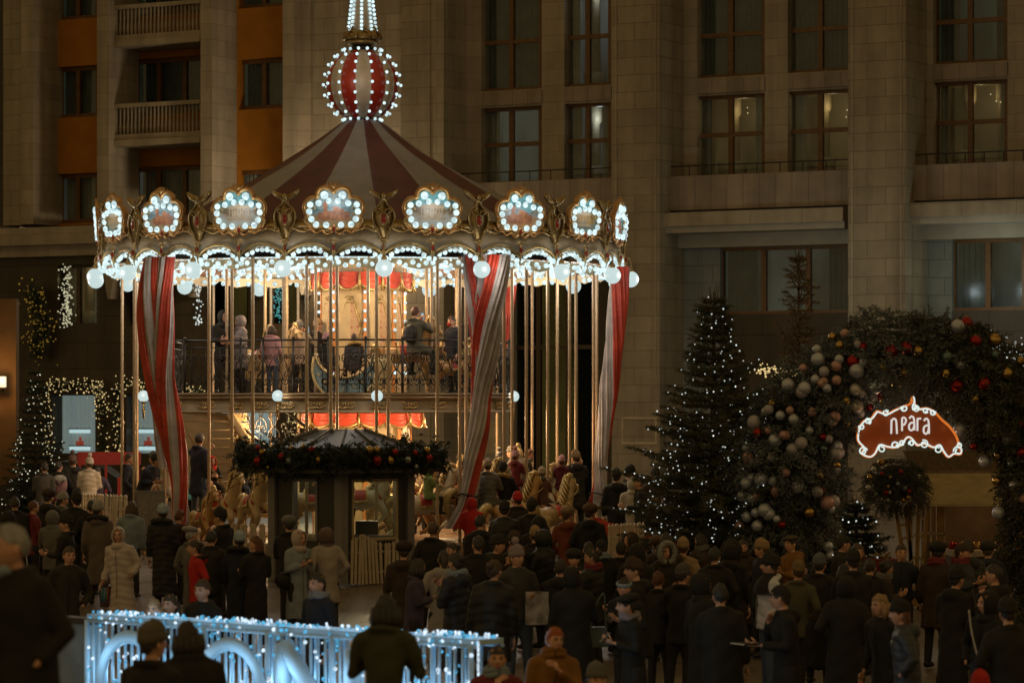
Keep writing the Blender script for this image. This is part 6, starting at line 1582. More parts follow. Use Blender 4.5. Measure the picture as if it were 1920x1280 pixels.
    if hk == 'hood':
        hk_c = hcol if hatc != 'black' or coat == 'black' else cc
        def kp(d): return not (d.y < -.30 and abs(d.x) < .62 + .1 * d.z and -.86 < d.z < .66)
        mb = MB(); mb.ell(hc, 1, 28, 20, 0, rot, lambda d, p: (Vector((d.x * .108, d.y * .128 + .012, d.z * .148 + (.02 * max(0, d.y)))) + Vector((0, .006, -.004))) * S_ * (1 + .03 * noise.noise(d * 3 + Vector((sd, 0, 0)))), kp)
        mb.tube([Hm((.078 * math.sin(a) * (1.0), -.062 - .012 * math.cos(a), -.014 + .122 * math.cos(a) * (1 if math.cos(a) > 0 else .95))) for a in np.linspace(0, 6.283, 25)], .014 * S_, 7)
        mb.tube([Hm((0, .01, -.10)), Hm((0, .012, -.20))], [(.098 * S_, .10 * S_), (.12 * S_, .11 * S_)], 14)
        mb.build('hood', cloth(hk_c, .45 if puff else .8), root)
    if 'fur' in head and hk != 'furhat':
        down = 'down' in head; fc = COL['yfur'] if 'yfur' in head else (COL['lgrey'] if 'wfur' in head else COL['fur'])
        if 'dfur' in head: fc = COL['dark']
        mb = MB(); nT = 26
        if down: ctr = [bend((.15 * math.sin(a), .07 + .11 * math.cos(a) , 1.50 + .04 * math.cos(a))) for a in np.linspace(-2.4, 2.4, nT)]
        else: ctr = [Hm((.115 * math.sin(a), -.075, .0 + .140 * math.cos(a))) for a in np.linspace(-2.7, 2.7, nT)]
        for c_ in ctr: mb.ell(c_, (.040 if down else .043) * k, 8, 6, 0, None, lambda d, p: p * (1 + .35 * (rnd.random() - .4)))
        for c_ in ctr:
            for _ in range(26 if fine or 'wfur' in head else 14):
                d = Vector((rnd.gauss(0, 1), rnd.gauss(0, 1), rnd.gauss(0, 1))).normalized(); u = d.orthogonal().normalized() * .004
                p = c_ + d * .03 * k; mb.add([p - u, p + u, c_ + d * (.062 + .02 * rnd.random()) * k], [(0, 1, 2)])
        mb.build('fur_trim', mat('fur_%d' % int(fc[0] * 999), fc, .9, 0, .4, 30), root)
    if scarf:
        mb = MB(); 
        for z_, r_ in ((1.505, .105), (1.545, .098)): mb.tube([bend((r_ * math.sin(a), .015 - r_ * .95 * math.cos(a), z_ + .015 * math.sin(2 * a + z_ * 9))) for a in np.linspace(0, 6.283, 17)], .036 * k, 8)
        mb.build('scarf', cloth(COL[scarf]), root)
    P = dict(root=root, k=k, bend=bend, hands=hands, Y=Y, base=base, yaw=R(yaw), hc=hc)
    return P
def wpt(P, p):
    """local point -> world"""
    return P['root'].location + Matrix.Rotation(P['yaw'], 3, 'Z') @ Vector(p)
def phone_for(P, label, lit=True, i=0, mid=False):
    Wp, d, s, nm = P['hands'][i]; k = P['k']
    c = P['bend'](Wp + d * .10); 
    if mid: c = (P['bend'](P['hands'][0][0] + P['hands'][0][1] * .1) + P['bend'](P['hands'][1][0] + P['hands'][1][1] * .1)) / 2
    o = empty('phone', wpt(P, c + Vector((0, -.012, .03))), P['yaw'], label, 'phone'); o.rotation_euler = (R(-25 if nm != 'photo' and nm != 'hold' else -8) if nm != 'phone' else R(-50), 0, P['yaw'])
    MB().box(-.037, .037, -.005, .004, -.075, .075).build('case', cloth((.015, .015, .015), .3), o, False)
    MB().box(-.033, .033, .0045, .006, -.068, .068).build('screen', emis('phone_screen', (.30, .48, .60), .9) if lit else mat('dark_screen', (.02, .02, .025), .1), o, False)
    return o

C_ = 'crowd watching the carousel'
def crowd():
    p = person
    # ---- foreground on the steps
    P = p(42, 972, 1.76, -38, 'blurred grey haired elderly man in dark coat at the left edge, nearest the camera', 'black', 'bare', 'grey', 'down', 'long', Y=17.6, base=1.24, fine=True, fat=1.35, look=-20)
    MB().tube(smooth_path([P['bend'](q) for q in ((-.26, -.02, 1.36), (-.16, -.15, 1.42), (-.02, -.19, 1.47), (.10, -.14, 1.53))], 5), [.02 + .0012 * i for i in range(16)], 8, 0, True, .5).build('coat_lining', cloth(COL['lblue']), P['root'])
    p(722, 1106, 1.70, 168, 'dark haired figure in camouflage jacket seen from behind in front of the lit barrier', 'camo', 'bob', 'black', 'down', 'mid', Y=23.5, base=None, fine=True, fat=.9)
    p(285, 1166, 1.74, 150, 'person in grey beanie with back turned, black against the lit barrier', 'black', 'beanie', 'dark', ('hold', 'hold'), 'mid', hatc=(.10, .085, .06), Y=22, fine=True, fat=1.1)
    q = p(372, 1156, 1.70, 190, 'long haired dark figure beside the beanie wearer before the barrier', 'black', 'bob', 'dark', 'hold', 'mid', Y=22.6, fine=True, fat=1.25)
    # ---- around the barrier and front row
    p(285, 1118, 1.60, 5, 'blonde woman whose face just shows above the barrier', 'brown', 'long', 'blond', 'down', fine=True)
    p(318, 1108, 1.62, -8, 'brunette beside the blonde, just above the barrier', 'purple', 'long', 'dark', 'down', fine=True)
    p(378, 1078, 1.76, -35, 'young man with brushed up hair and black jacket behind the barrier', 'black', 'bare', 'brown', 'down', fine=True, look=8)
    p(600, 1068, 1.78, -48, 'man in black jacket with grey hood collar, orange lit face', 'navy', 'bare', 'dark', 'down', fine=True, scarf='lgrey')
    p(118, 1020, 1.78, 15, 'man in dark zipped jacket half hidden by the elderly man', 'dark', 'bare', 'brown', 'down', fine=True, look=10)
    p(1025, 1168, 1.66, 8, 'red haired person in mustard jacket raising one hand at the bottom edge', 'mustard', 'bare', 'red', ('chest', 'down'), fine=True, scarf='mustard')
    p(930, 1202, 1.62, 14, 'dark haired woman in red jacket and blue scarf with her hand at her mouth', 'wine', 'bun', 'dark', ('down', 'face'), fine=True, scarf='blue')
    p(1133, 1243, 1.55, -20, 'child in pale knit hat at the bottom edge, only the head showing', 'mauve', 'beanie', 'blond', 'down', hatc='grey', fine=True, scarf='mauve')
    P = p(975, 1022, 1.84, 18, 'man in bomber jacket, jeans and pink grey bobble hat holding a printed bag', (.05, .045, .038), 'pompom', 'brown', ('hold', 'pocket'), 'short', legc='jeans', hatc='mauve', fine=True, look=22)
    w_ = wpt(P, P['bend'](P['hands'][0][0]) + Vector((0, -.07, -.12)))
    b = empty('carrier_bag', w_, P['yaw'], 'printed grey and white carrier bag held by the man with the bobble hat', 'bag')
    m = mat('printed_bag', (.32, .29, .30), .4, 0, .75, 7)
    MB().box(-.16, .16, -.03, .03, -.22, .20).build('bag_body', m, b, False); MB().tube([(-.06, 0, .2), (-.04, 0, .28), (.04, 0, .28), (.06, 0, .2)], .008, 5).build('handle', M_metal, b)
    # ---- left crowd
    P = p(233, 984, 1.70, -22, 'woman in long cream quilted coat with hood up, left of the barrier crowd', (.46, .38, .34), 'hood', 'black', ('pocket', 'bag'), 'max', puff=1, fine=True, hatc=(.46, .38, .34))
    w_ = wpt(P, P['bend'](P['hands'][1][0]) + Vector((0, 0, -.2)))
    b = empty('toy_pack', w_, P['yaw'] + .4, 'colourful striped pack hanging from the hand of the woman in cream', 'bag')
    MB().prism([(-.09, .12), (.09, .12), (.07, -.2), (-.07, -.2)], -.03, .03).build('pack', mat('purple_film', (.05, .012, .03), .2), b, False)
    for i, c in enumerate(('teal', 'teal', 'blue', 'teal', 'orange')): MB().tube([(-.05 + .025 * i, -.035, .1), (-.045 + .022 * i, -.035, -.12)], .010, 5).build('stripe', cloth(COL[c], .4), b)
    p(185, 938, 1.74, 176, 'back of a long taupe coat with dark fur collar and pale beanie', (.13, .10, .085), 'beanie_dfurdown', 'dark', 'down', 'long', hatc='lgrey')
    p(243, 936, 1.68, 170, 'brown haired woman from behind in pale blue jacket', 'blue', 'long', 'brown', 'down', 'mid')
    p(122, 964, 1.76, -100, 'man in black ribbed cap and black coat looking left', 'black', 'beanie', 'dark', 'down', 'long', hatc='black')
    p(98, 955, 1.66, 160, 'grey hooded figure behind the man in the black cap', 'grey', 'hood', 'dark', 'down', 'mid', hatc='grey')
    p(309, 945, 1.72, 172, 'person in long black quilted coat and light blue beanie from behind', 'black', 'beanie_dfurdown', 'dark', ('down', 'bag'), 'max', puff=1, hatc='lblue')
    p(328, 952, 1.62, 150, 'small dark figure close behind the light blue beanie', 'brown', 'bare', 'auburn', 'down')
    p(366, 985, 1.68, 150, 'person in grey beret and grey blue coat', 'grey', 'beret', 'grey', 'down', 'max', hatc='lgrey')
    p(372, 1008, 1.62, -72, 'girl in bright red jacket with dark hair in a bun', 'red', 'bun_dfurdown', 'dark', 'pocket', 'mid', legc='grey', fine=True)
    p(425, 950, 1.78, -120, 'man in black beanie and black coat between red cloth and booth', 'black', 'beanie', 'dark', 'down', 'mid')
    p(446, 995, 1.68, 168, 'back of a long dark blue coat with pale blue beanie', 'navy', 'beanie_dfurdown', 'dark', 'down', 'max', hatc='lblue')
    p(480, 1002, 1.66, -150, 'woman with very long auburn hair in a black coat', 'black', 'long', 'auburn', 'down', 'max', look=55)
    p(394, 990, 1.70, 175, 'dark figure with black hair left of the pale blue beanie', 'dark', 'bare', 'black', 'down')
    p(545, 966, 1.74, 160, 'figure in grey fur trimmed hat behind the pale blue coat', 'black', 'furhat', 'dark', 'down', 'mid', hatc='grey')
    P = p(558, 990, 1.70, 38, 'woman in pale blue long coat and cream hood looking at her phone', (.25, .28, .30), 'hood', 'dark', 'phone', 'long', hatc=(.40, .32, .28), fine=True, look=10)
    phone_for(P, 'dark phone in the hands of the woman in the pale blue coat', False, 0, True)
    w_ = wpt(P, P['bend']((-.24, .02, .98)))
    b = empty('handbag', w_, P['yaw'], 'big black shoulder bag of the woman in the pale blue coat', 'bag')
    MB().ell((0, 0, 0), (.17, .07, .13), 14, 10).build('bag_body', cloth(COL['black'], .5), b); MB().tube(smooth_path([(-.12, 0, .08), (-.02, -.02, .35), (.1, 0, .5), (.12, .02, .1)], 5), .009, 5).build('strap', cloth(COL['black'], .5), b)
    p(616, 986, 1.72, -158, 'person in cream jacket with brown headscarf seen from behind', (.33, .28, .23), 'hood', 'dark', 'down', 'parka', hatc=(.12, .08, .065), fine=True)
    p(757, 1014, 1.74, 165, 'person in dark flat fur hat and brown coat behind the barrier', 'brown', 'furhat', 'dark', 'down', 'long', hatc=(.03, .018, .012))
    p(776, 1042, 1.68, 95, 'dark haired woman in purple black coat looking right', 'purple', 'bob', 'dark', 'down', 'long')
    p(826, 1027, 1.74, 172, 'woman in pale grey wool coat with her hair tucked behind', (.31, .28, .26), 'pony', 'dark', 'down', 'max', fine=True)
    p(806, 975, 1.76, 160, 'man with cropped hair in a black coat right of the booth', 'black', 'bare', 'brown', 'down', 'mid')
    p(856, 1014, 1.64, -75, 'woman with dark bun and pale blue scarf on the phone', 'dark', 'bun', 'dark', ('down', 'face'), 'mid', scarf='lblue', fine=True)
    p(893, 1000, 1.84, 172, 'tall broad back of a long black coat in the middle of the crowd', 'black', 'bare', 'dark', 'down', 'max', fat=1.2)
    p(927, 1000, 1.76, 60, 'man in dark knit cap beside the tall black coat', 'dark', 'beanie', 'dark', 'down', 'mid', hatc='dark')
    p(900, 962, 1.74, 175, 'dark haired man from behind below the knotted curtain', 'black', 'bare', 'black', 'down')
    p(885, 930, 1.50, 170, 'child in bright red knit hood by the foot of the big white curtain', 'red', 'hood', 'dark', 'down', hatc='red')
    p(972, 922, 1.66, 178, 'person in red knit hat right of the child in the red hood', 'dark', 'beanie', 'dark', 'down', hatc='red')
    p(950, 938, 1.76, 165, 'broad black puffer jacket with black beanie seen from behind', 'black', 'beanie', 'dark', 'down', 'parka', puff=1, fat=1.2)
    p(989, 934, 1.74, 185, 'dark head right beside the red knit hat', 'dark', 'beanie', 'black', 'down', 'mid', hatc='dark')
    p(1000, 965, 1.72, 178, 'black hooded figure ahead of the beige knit hat', 'black', 'hood', 'dark', 'down', 'mid')
    P = p(1006, 985, 1.70, 172, 'person in beige knit hat filming the carousel with a phone', 'black', 'beanie', 'dark', ('down', 'photo'), 'mid', hatc='tan')
    phone_for(P, 'lit phone held up by the person in the beige knit hat', True, 1)
    p(1070, 948, 1.70, 160, 'person in pale fur hat and rust coloured long coat', 'rust', 'furhat', 'brown', 'down', 'max', hatc=(.22, .14, .085))
    p(1102, 944, 1.76, 168, 'person in tall brown fur hat and black coat', 'black', 'furhat', 'dark', 'down', 'long', hatc=(.10, .055, .028), fat=1.15)
    p(1098, 1012, 1.70, 175, 'dark figure left of the pale blue blanket scarf', 'black', 'bare', 'dark', 'down')
    p(1136, 1008, 1.70, 185, 'person wrapped in a fringed pale blue blanket scarf', 'black', 'cap', 'brown', 'down', 'long', scarf='blue')
    p(1186, 1016, 1.76, 172, 'round black hood right of the blanket scarf', 'black', 'hood', 'dark', 'down', 'long')
    p(1160, 1012, 1.66, 178, 'black capped head between blanket scarf and black hood', 'dark', 'cap', 'dark', 'down', hatc='dark')
    p(1246, 1016, 1.70, 8, 'woman facing the camera in a big white fur trimmed hood', 'dark', 'hood_wfur', 'dark', 'down', 'mid', fine=True)
    p(1201, 1043, 1.80, -92, 'man in brown beanie in profile looking left', 'black', 'beanie', 'brown', 'down', 'parka', hatc=(.055, .03, .02), fine=True)
    P = p(1174, 1074, 1.66, -30, 'woman with pale headband bowed over her phone', 'black', 'headband', 'dark', 'phone', 'mid', lean=10, fine=True)
    phone_for(P, 'white phone of the woman with the pale headband', True, 0, True)
    P = p(1190, 1108, 1.66, -70, 'woman in black beret and checked scarf using a red phone', 'black', 'beret', 'dark', 'phone', 'long', scarf='mauve', fine=True, lean=6, hatc='black')
    phone_for(P, 'red backed phone of the woman with the checked scarf', False, 0, True)
    w_ = wpt(P, Vector((-.05, -.32, .80)))
    b = empty('handbag', (WX(1122, 38), 38, WZ(1190, 38)), 0, 'small grey blue handbag hanging beside the phone users', 'bag')
    MB().prism([(-.10, .10), (.10, .10), (.12, -.14), (-.12, -.14)], -.05, .05).build('bag_body', cloth((.12, .15, .16), .4), b, False); MB().tube(smooth_path([(-.09, 0, .1), (-.03, 0, .35), (.06, 0, .5), (.08, 0, .3), (.09, 0, .1)], 5), .010, 5).build('strap', cloth((.10, .14, .16), .4), b)
    p(1283, 1008, 1.70, 150, 'person in beige cap and beige quilted coat right of the white fur hood', 'tan', 'beanie', 'brown', 'down', 'mid', hatc='tan', puff=1)
    p(1238, 1003, 1.72, 175, 'brown fur hat peeking out behind the white fur hood', 'brown', 'furhat', 'dark', 'down', hatc=(.09, .055, .03))
    p(1270, 1056, 1.68, 165, 'dark grey knitted hat directly below the white fur hood', 'black', 'beanie', 'dark', 'down', hatc=(.07, .055, .045))
    p(1238, 1066, 1.60, 178, 'auburn haired head under the white fur hooded woman', 'dark', 'bare', 'auburn', 'down', 'mid')
    p(1318, 1072, 1.74, 120, 'black coated figure with a pale hand at the chest', 'black', 'hood', 'dark', ('down', 'chest'), 'long')
    p(1366, 1014, 1.76, 170, 'dark hooded back with mottled sleeves below the spruce', 'black', 'hood_dfur', 'dark', 'down', 'max')
    p(1340, 1022, 1.72, 182, 'black head just right of the lowest spruce lights', 'black', 'bare', 'black', 'down', 'max')
    p(1426, 1010, 1.72, -70, 'person in tan beanie behind the white and black puffer', 'navy', 'beanie', 'brown', 'down', 'mid', hatc='tan')
    P = p(1441, 1036, 1.80, -82, 'man in black beanie and silver and black puffer jacket looking left', 'silver', 'beanie', 'dark', 'pocket', 'short', puff=1, legc='jeans', fine=True)
    yk = MB(); kk_ = P['k']; yk.lathe([(.235, 1.30), (.232, 1.38), (.19, 1.46), (.11, 1.52), (.10, 1.56)], 24); yk.v = [tuple(Vector((x, y * .80, z)) * kk_) for x, y, z in yk.v]
    yk.build('black_yoke', cloth(COL['black']), P['root'])
    P = p(1475, 1089, 1.80, -80, 'man in black peaked cap holding his hand to his face', 'black', 'cap', 'dark', ('hold', 'face'), 'parka', fine=True)
    w_ = wpt(P, P['bend'](P['hands'][0][0] + P['hands'][0][1] * .12))
    b = empty('folder', w_, P['yaw'] + .3, 'flat dark folder with pale edge held by the man in the peaked cap', 'folder')
    MB().box(-.13, .13, -.12, .12, -.008, .008).build('cover', cloth(COL['black'], .4), b, False); MB().box(-.135, .135, -.127, -.121, -.006, .006).build('edge', M_picket, b, False)
    p(1487, 1000, 1.74, -60, 'man in brown flat cap with a mustard coloured scarf', 'mustard', 'flatcap', 'dark', 'down', 'mid', hatc=(.07, .05, .035))
    p(1487, 1050, 1.66, 170, 'ochre knit hat between the two men in black', 'olive', 'beanie', 'brown', 'down', hatc=(.15, .10, .05))
    p(1536, 1036, 1.72, 160, 'person in steel grey beanie and black coat', 'black', 'beanie', 'dark', 'phone', 'max', hatc=(.09, .095, .10))
    p(1570, 998, 1.76, 80, 'man in dark cap looking right before the cone shaped light tree', 'dark', 'cap', 'dark', 'down', 'mid', hatc=(.03, .025, .02))
    p(1597, 1030, 1.80, 178, 'broad dark back left of the red gift box', 'black', 'beanie', 'dark', 'down', 'max', hatc='black', fat=1.2)
    p(1624, 1042, 1.64, 172, 'smaller black figure right of the broad dark back', 'black', 'bare', 'dark', 'down', 'long')
    p(1662, 1106, 1.68, -50, 'blonde woman in black coat with a pale collar', 'black', 'bob', 'blond', 'down', 'long', fine=True, look=-10)
    p(1703, 1122, 1.68, -95, 'woman in black beanie with long hair and slate blue quilted sleeves', (.045, .05, .06), 'beanie_lh', 'auburn', 'down', 'mid', puff=1, fine=True)
    P = p(1845, 1104, 1.70, -42, 'woman in black hood with a light shoulder strap at the right', 'black', 'hood', 'black', 'down', 'long', fine=True)
    b = empty('shoulder_bag', wpt(P, Vector((.12, -.26, .92))), P['yaw'], 'small bag with shiny white strap of the black hooded woman', 'bag')
    MB().box(-.10, .10, -.04, .04, -.12, .04).build('bag_body', cloth(COL['black'], .4), b, False); MB().tube(smooth_path([(.0, -.02, .02), (-.03, 0, .1), (-.14, .06, .34), (-.24, .16, .56)], 5), .010, 5).build('strap', cloth(COL['white'], .3), b)
    p(1866, 1054, 1.78, -110, 'man with glasses in dark jacket behind the hooded woman', 'black', 'bare', 'dark', 'face', 'mid')
    p(1815, 1008, 1.80, -160, 'man in dark quilted jacket walking towards the stall', (.03, .028, .026), 'bare', 'dark', 'down', 'mid', legs='walk', puff=1)
    p(1905, 1118, 1.76, 178, 'dark back at the right edge beside the hooded woman', 'black', 'beanie', 'dark', 'down', 'max', fat=1.2)
    p(1112, 1268, 1.40, 175, 'dark hat at the bottom edge left of the handbag', 'black', 'beanie', 'dark', 'down')
    p(1845, 1262, 1.30, 175, 'red knit hat of a child at the bottom right edge', 'wine', 'beanie', 'dark', 'down', hatc='red')
    p(1085, 1060, 1.74, 178, 'black hood among the dark coats right of the bobble hat', 'black', 'hood', 'dark', 'down', 'max', fat=1.15)
    p(1045, 1044, 1.70, 182, 'long black coat right behind the bobble hat', 'black', 'bare', 'dark', 'down', 'max')
    p(1360, 1088, 1.78, 178, 'wide black back below the spruce', 'black', 'bare', 'black', 'down', 'max', fat=1.25)
    p(1575, 1075, 1.74, 176, 'black coat standing below the steel grey beanie', 'black', 'hood', 'black', 'down', 'max', fat=1.15)
    p(1785, 1060, 1.74, 140, 'black coated passer before the yellow timber stand', 'black', 'beanie', 'black', 'down', 'long')
    # ---- far left, before the shop windows
    for (px, py, h, yw, lb, co, hd_, ha, le, kw) in [
        (30, 928, 1.70, 170, 'dark head at the far left edge above the elderly man', 'black', 'bare', 'dark', 'long', {}),
        (62, 936, 1.62, 120, 'auburn head among the dark figures at far left', 'wine', 'bare', 'auburn', 'mid', {}),
        (84, 915, 1.76, 165, 'dark cap with fur below the fir with warm lights', 'dark', 'furhat', 'dark', 'long', dict(hatc=(.05, .03, .02))),
        (104, 926, 1.60, 175, 'wine red beanie in the crowd at left', 'dark', 'beanie', 'dark', 'mid', dict(hatc=(.14, .02, .015))),
        (116, 922, 1.60, 140, 'pale grey hat just right of the wine red beanie', 'grey', 'beanie', 'dark', 'mid', dict(hatc='lgrey')),
        (134, 920, 1.78, 178, 'tall black back left of the white picket fence', 'black', 'beanie', 'dark', 'long', dict(fat=1.2)),
        (168, 935, 1.66, 172, 'black round head at the foot of the left picket fence', 'black', 'bare', 'black', 'long', {}),
        (12, 955, 1.74, 178, 'black shape of a person at the left border', 'black', 'hood', 'dark', 'long', dict(fat=1.2))]:
        p(px, py, h, yw, lb, co, hd_, ha, 'down', le, **kw)
    for (px, py, Yp, h, yw, lb, co, hd_, le, kw) in [
        (78, 888, 68, 1.66, 178, 'dark grey jacket before the fir with warm lights', (.08, .07, .06), 'bare', 'mid', {}),
        (116, 868, 68.5, 1.68, 178, 'figure wearing the pink and white backpack', 'black', 'bare', 'mid', {}),
        (142, 851, 69, 1.80, -140, 'person in dark bobble hat before the left shop window', 'black', 'pompom', 'long', dict(hatc=(.10, .06, .05), look=-40)),
        (166, 857, 68, 1.70, 175, 'person in cream jacket and cream bobble hat by the left shop window', (.50, .42, .32), 'pompom', 'short', dict(hatc=(.42, .36, .30), puff=1)),
        (186, 884, 69, 1.55, 178, 'purple jacketed figure right of the cream jacket', 'purple', 'bare', 'mid', {})]:
        P = p(px, py, h, yw, lb, co, hd_, 'dark', 'down', le, Y=Yp, base=ground_z(Yp) + max(0, WZ(py, Yp) - h - ground_z(Yp)), **kw)
        if px == 116:
            b = empty('backpack', wpt(P, (0, .2, 1.15)), P['yaw'], 'pink and white school backpack before the shop window', 'backpack')
            MB().ell((0, 0, 0), (.16, .09, .22), 14, 10).build('bag_body', cloth(COL['pink'], .5), b); MB().ell((0, .03, .12), (.15, .08, .10), 12, 8).build('flap', cloth(COL['white'], .5), b); MB().tube([(-.1, .09, .08), (0, .11, 0), (.1, .09, .08)], .012, 5).build('strap', cloth(COL['black']), b)
    # ---- right of the carousel by the fence
    for (px, py, h, yw, lb, co, hd_, le, kw) in [
        (1158, 879, 1.76, 178, 'man in black cap from behind, right of the slim curtain', 'black', 'beanie', 'mid', {}),
        (1175, 871, 1.78, 88, 'man in black beanie looking right by the right picket fence', 'black', 'beanie', 'mid', {}),
        (1190, 893, 1.66, 175, 'person in cream hooded coat by the right picket fence', (.45, .40, .33), 'hood', 'long', dict(hatc=(.45, .40, .33))),
        (1203, 890, 1.70, -85, 'bearded man facing the person in the cream coat', 'black', 'bare', 'mid', {}),
        (1229, 876, 1.76, 10, 'man in dark beanie partly behind the spruce tips', 'brown', 'beanie', 'mid', dict(hatc='dark'))]:
        p(px, py, h, yw, lb, co, hd_, 'dark', 'down', le, **kw)
    # ---- riders and helpers on the lower deck
    g = 'riders on the lower deck'
    for (px, py, Yp, h, yw, lb, co, hd_, ha, ar, lg, kw) in [
        (268, 862, 62.5, 1.76, 60, 'man in navy jacket bending over at the left of the lower deck', 'navy', 'beanie', 'dark', 'hold', 'stand', dict(lean=28)),
        (241, 852, 64.5, 1.66, 100, 'person in dark blue jacket left of the bending man', 'navy', 'bare', 'brown', 'down', 'stand', {}),
        (290, 860, 64.5, 1.66, -60, 'person in olive and black beanie beside the bending man', 'black', 'beanie', 'dark', 'down', 'stand', dict(hatc='olive')),
        (371, 809, 61.6, 1.82, 140, 'man in long navy coat standing up and gripping a brass pole', (.03, .034, .05), 'bare', 'brown', ('pole', 'down'), 'stand', dict(length='parka', legc='jeans')),
        (398, 856, 62.6, 1.15, 20, 'child in red hat beside the standing man in the navy coat', 'black', 'hood', 'dark', 'reins', 'sit', dict(hatc='red')),
        (352, 850, 64.0, 1.6, 30, 'person in turquoise behind the standing man', 'teal', 'bare', 'dark', 'down', 'stand', {}),
        (452, 826, 60.7, 1.72, 60, 'rider in black coat and jeans left of the booth garland', 'black', 'hood', 'dark', 'reins', 'sit', dict(legc='jeans')),
        (787, 862, 63.5, 1.5, 170, 'pale hood visible behind the right end of the garland', 'beige', 'hood', 'dark', 'down', 'stand', dict(hatc='beige')),
        (803, 874, 60.2, 1.12, 120, 'child in lime green jacket riding beside the booth', 'green', 'hood', 'brown', 'reins', 'sit', dict(hatc='green')),
        (836, 862, 60.7, 1.30, 165, 'child in wine red patterned jacket with a beige beanie', 'wine', 'beanie', 'brown', 'reins', 'sit', dict(hatc='beige')),
        (862, 848, 65, 1.66, 175, 'blue jacket half hidden by the white curtain', (.06, .09, .17), 'bare', 'dark', 'down', 'stand', {}),
        (774, 888, 62.5, 1.4, 160, 'navy jacketed rider behind the booth corner', 'navy', 'bare', 'dark', 'reins', 'sit', {}),
        (914, 860, 60.6, 1.62, 168, 'rider in grey quilted jacket and beige beanie right of the white curtain', 'grey', 'beanie', 'brown', 'reins', 'sit', dict(hatc='beige', puff=1)),
        (943, 866, 60.9, 1.62, 160, 'rider in black jacket with big yellow fur collar', 'black', 'beanie_yfurdown', 'dark', 'reins', 'sit', dict(hatc='black')),
        (936, 846, 64, 1.4, 170, 'child in grey bobble hat above the yellow fur collar', 'grey', 'pompom', 'dark', 'reins', 'sit', dict(hatc='grey')),
        (962, 836, 64.5, 1.66, -80, 'woman in grey bobble hat in profile at the back of the deck', 'grey', 'pompom', 'blond', 'hug', 'stand', dict(hatc='grey')),
        (966, 846, 61.6, 1.2, 150, 'small child in red and blue checked jacket and pink bobble hat', 'wine', 'pompom', 'brown', 'reins', 'sit', dict(hatc='pink')),
        (985, 838, 64.2, 1.66, 80, 'brown haired adult in grey scarf lifting a phone at the back', 'dark', 'bare', 'auburn', 'hold', 'stand', dict(scarf='grey')),
        (1016, 878, 61.0, 1.25, 176, 'child in beige hat and patterned brown jacket riding', (.13, .065, .05), 'beanie', 'brown', 'reins', 'sit', dict(hatc='beige', scarf='grey')),
        (1053, 856, 62.4, 1.15, 170, 'child in striped pink hat and dotted wine jacket', (.12, .02, .03), 'beanie', 'brown', 'reins', 'sit', dict(hatc='pink')),
        (1080, 862, 62.6, 1.72, -165, 'adult in black puffer and beige beanie beside the dotted jacket', 'black', 'beanie', 'brown', 'hug', 'stand', dict(hatc='tan', puff=1, length='parka'))]:
        ln = kw.pop('length', 'mid'); 
        if lg == 'stand': base = max(DZ, WZ(py, Yp) - h)
        else: base = WZ(py, Yp) - h * 1.0
        p(px, py, h, yw, lb, co, hd_, ha, ar, ln, legs=lg, Y=Yp, base=base, group=g, **kw)
    # ---- upper deck
    UD = 3.86
    for (px, py, Yp, h, yw, lb, co, hd_, ha, ar, lg, kw) in [
        (416, 581, 63.6, 1.78, 25, 'man in black hooded jacket leaning on the upper deck railing', 'black', 'hood', 'dark', 'hold', 'stand', dict(look=10)),
        (452, 590, 63.5, 1.70, -60, 'person in mauve quilted coat with hood up on the upper deck', (.20, .165, .155), 'hood', 'dark', 'hold', 'stand', dict(puff=1, hatc=(.20, .165, .155), length='parka')),
        (512, 608, 63.4, 1.50, 150, 'girl in pink jacket standing on the upper deck', 'pink', 'bob', 'brown', 'down', 'stand', dict(legc='jeans', look=60)),
        (564, 600, 64.0, 1.62, 165, 'person in grey beanie and cream jacket on the upper deck', 'beige', 'beanie', 'grey', 'photo', 'stand', dict(hatc='grey')),
        (590, 597, 64.6, 1.66, 70, 'dark coated figure with tan cap beside the centre column', 'black', 'beanie', 'dark', 'down', 'stand', dict(hatc='tan')),
        (612, 626, 62.9, 1.25, 150, 'child in pink hat seated in the moon boat', 'black', 'beanie', 'dark', 'down', 'bench', dict(hatc='pink')),
        (664, 624, 62.9, 1.35, -160, 'child in dark quilted jacket with fur hood seated in the moon boat', (.05, .045, .05), 'bare_yfurdown', 'brown', 'down', 'bench', dict(puff=1)),
        (778, 573, 62.8, 1.70, 150, 'woman in olive coat with black backpack taking a picture on the upper deck', 'olive', 'bare', 'auburn', 'photo', 'sit', dict(length='parka', legc='dark')),
        (852, 590, 63.6, 1.70, -50, 'man in navy jacket with red mask on the upper deck', 'navy', 'bare', 'brown', 'down', 'stand', {}),
        (872, 584, 64.2, 1.74, 160, 'black back half hidden by the white curtain on the upper deck', 'black', 'bare', 'black', 'down', 'stand', {}),
        (800, 610, 63.8, 1.40, 140, 'small fur hooded rider behind the olive coated woman', 'tan', 'hood', 'brown', 'reins', 'sit', dict(hatc='tan'))]:
        ln = kw.pop('length', 'mid'); base = UD if lg == 'stand' else WZ(py, Yp) - h
        if lg == 'stand': h = min(1.86, WZ(py, Yp) - UD)
        P = p(px, py, h, yw, lb, co, hd_, ha, ar, ln, legs=lg, Y=Yp, base=base, group='visitors on the upper deck', **kw)
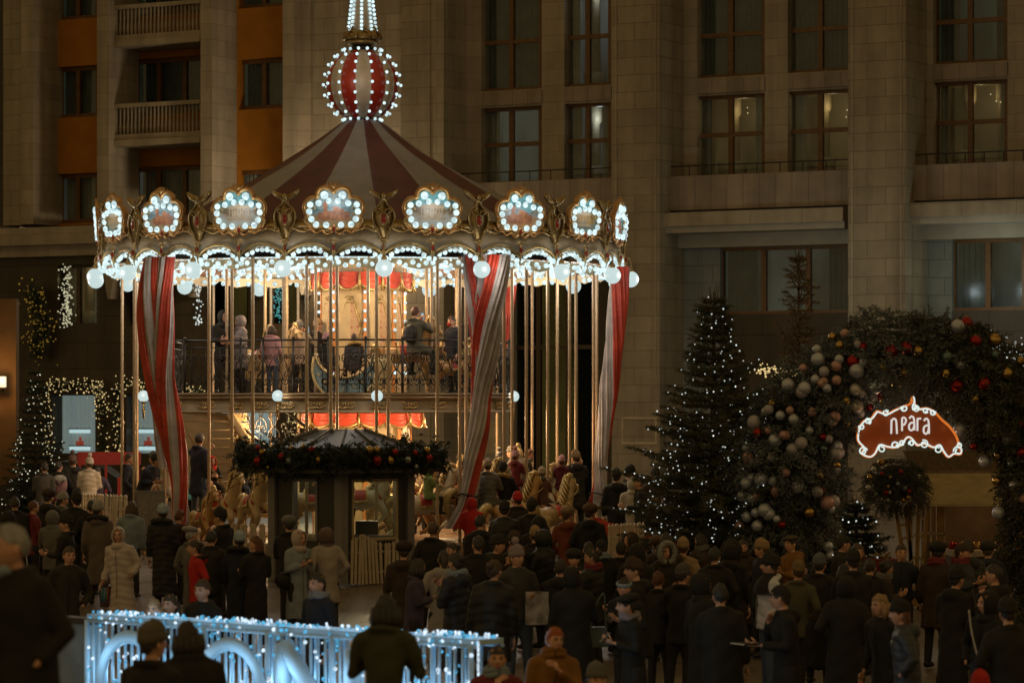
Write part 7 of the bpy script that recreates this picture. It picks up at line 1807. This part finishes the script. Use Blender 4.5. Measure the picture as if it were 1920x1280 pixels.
        if px == 778:
            phone_for(P, 'lit phone raised by the woman in the olive coat', True, 0)
            b = empty('backpack', wpt(P, P['bend']((0, .2, 1.20))), P['yaw'], 'black leather backpack of the woman in the olive coat', 'backpack')
            MB().ell((0, 0, 0), (.15, .09, .19), 14, 10).build('bag_body', cloth(COL['black'], .35), b); MB().ell((0, .06, -.06), (.11, .05, .08), 12, 8).build('pocket', cloth(COL['black'], .35), b)
        if px == 564: phone_for(P, 'bright phone held beside the grey beanie on the upper deck', True, 1)
        if px == 852: MB().ell(P['hc'] + Vector((0, -.055, -.045)), (.055, .045, .045), 10, 7).build('face_mask', cloth(COL['red']), P['root'])
ORD = 'first second third fourth fifth sixth seventh eighth ninth tenth eleventh twelfth thirteenth fourteenth fifteenth sixteenth seventeenth eighteenth nineteenth twentieth'.split()
def packed_crowd():
    rr_ = random.Random(21); HW = dict(bare='short hair', hood='hood up', beanie='knit hat', bun='hair bun', long='long hair', cap='peaked cap', furhat='fur hat', bob='bobbed hair')
    for i in range(20):
        px = 840 + 1040 * (i + .2 + .6 * rr_.random()) / 20; py = rr_.choice([972, 990, 1012, 1030, 1046]) + rr_.uniform(-6, 6)
        if px > 1600: py = max(py, 1014)
        if any(abs(px - q) < 34 for q in (975, 1201, 1246, 1441, 1475, 1006)): py = rr_.uniform(950, 975) if px > 1300 else rr_.uniform(985, 995)
        c_ = rr_.choice(['black', 'black', 'dark', 'navy', 'brown']); hd_ = rr_.choice(list(HW))
        person(px, py, rr_.uniform(1.58, 1.84), (rr_.uniform(120, 240) if rr_.random() < .7 else rr_.uniform(-100, 100)), c_ + ' coated figure with ' + HW[hd_] + ', ' + ORD[i] + ' from left in the packed dark crowd', c_,
               hd_, rr_.choice(['dark', 'black', 'brown']), 'down', rr_.choice(['mid', 'parka', 'long']), puff=rr_.choice([0, 0, 1]), hatc=rr_.choice(['black', 'dark', 'brown']), group='unlit people in the packed crowd', scarf=rr_.choice([None, None, None, 'grey', 'brown', 'wine', 'blue']), fat=rr_.uniform(.95, 1.15))
crowd()
packed_crowd()
flush_remesh()
make_horses()
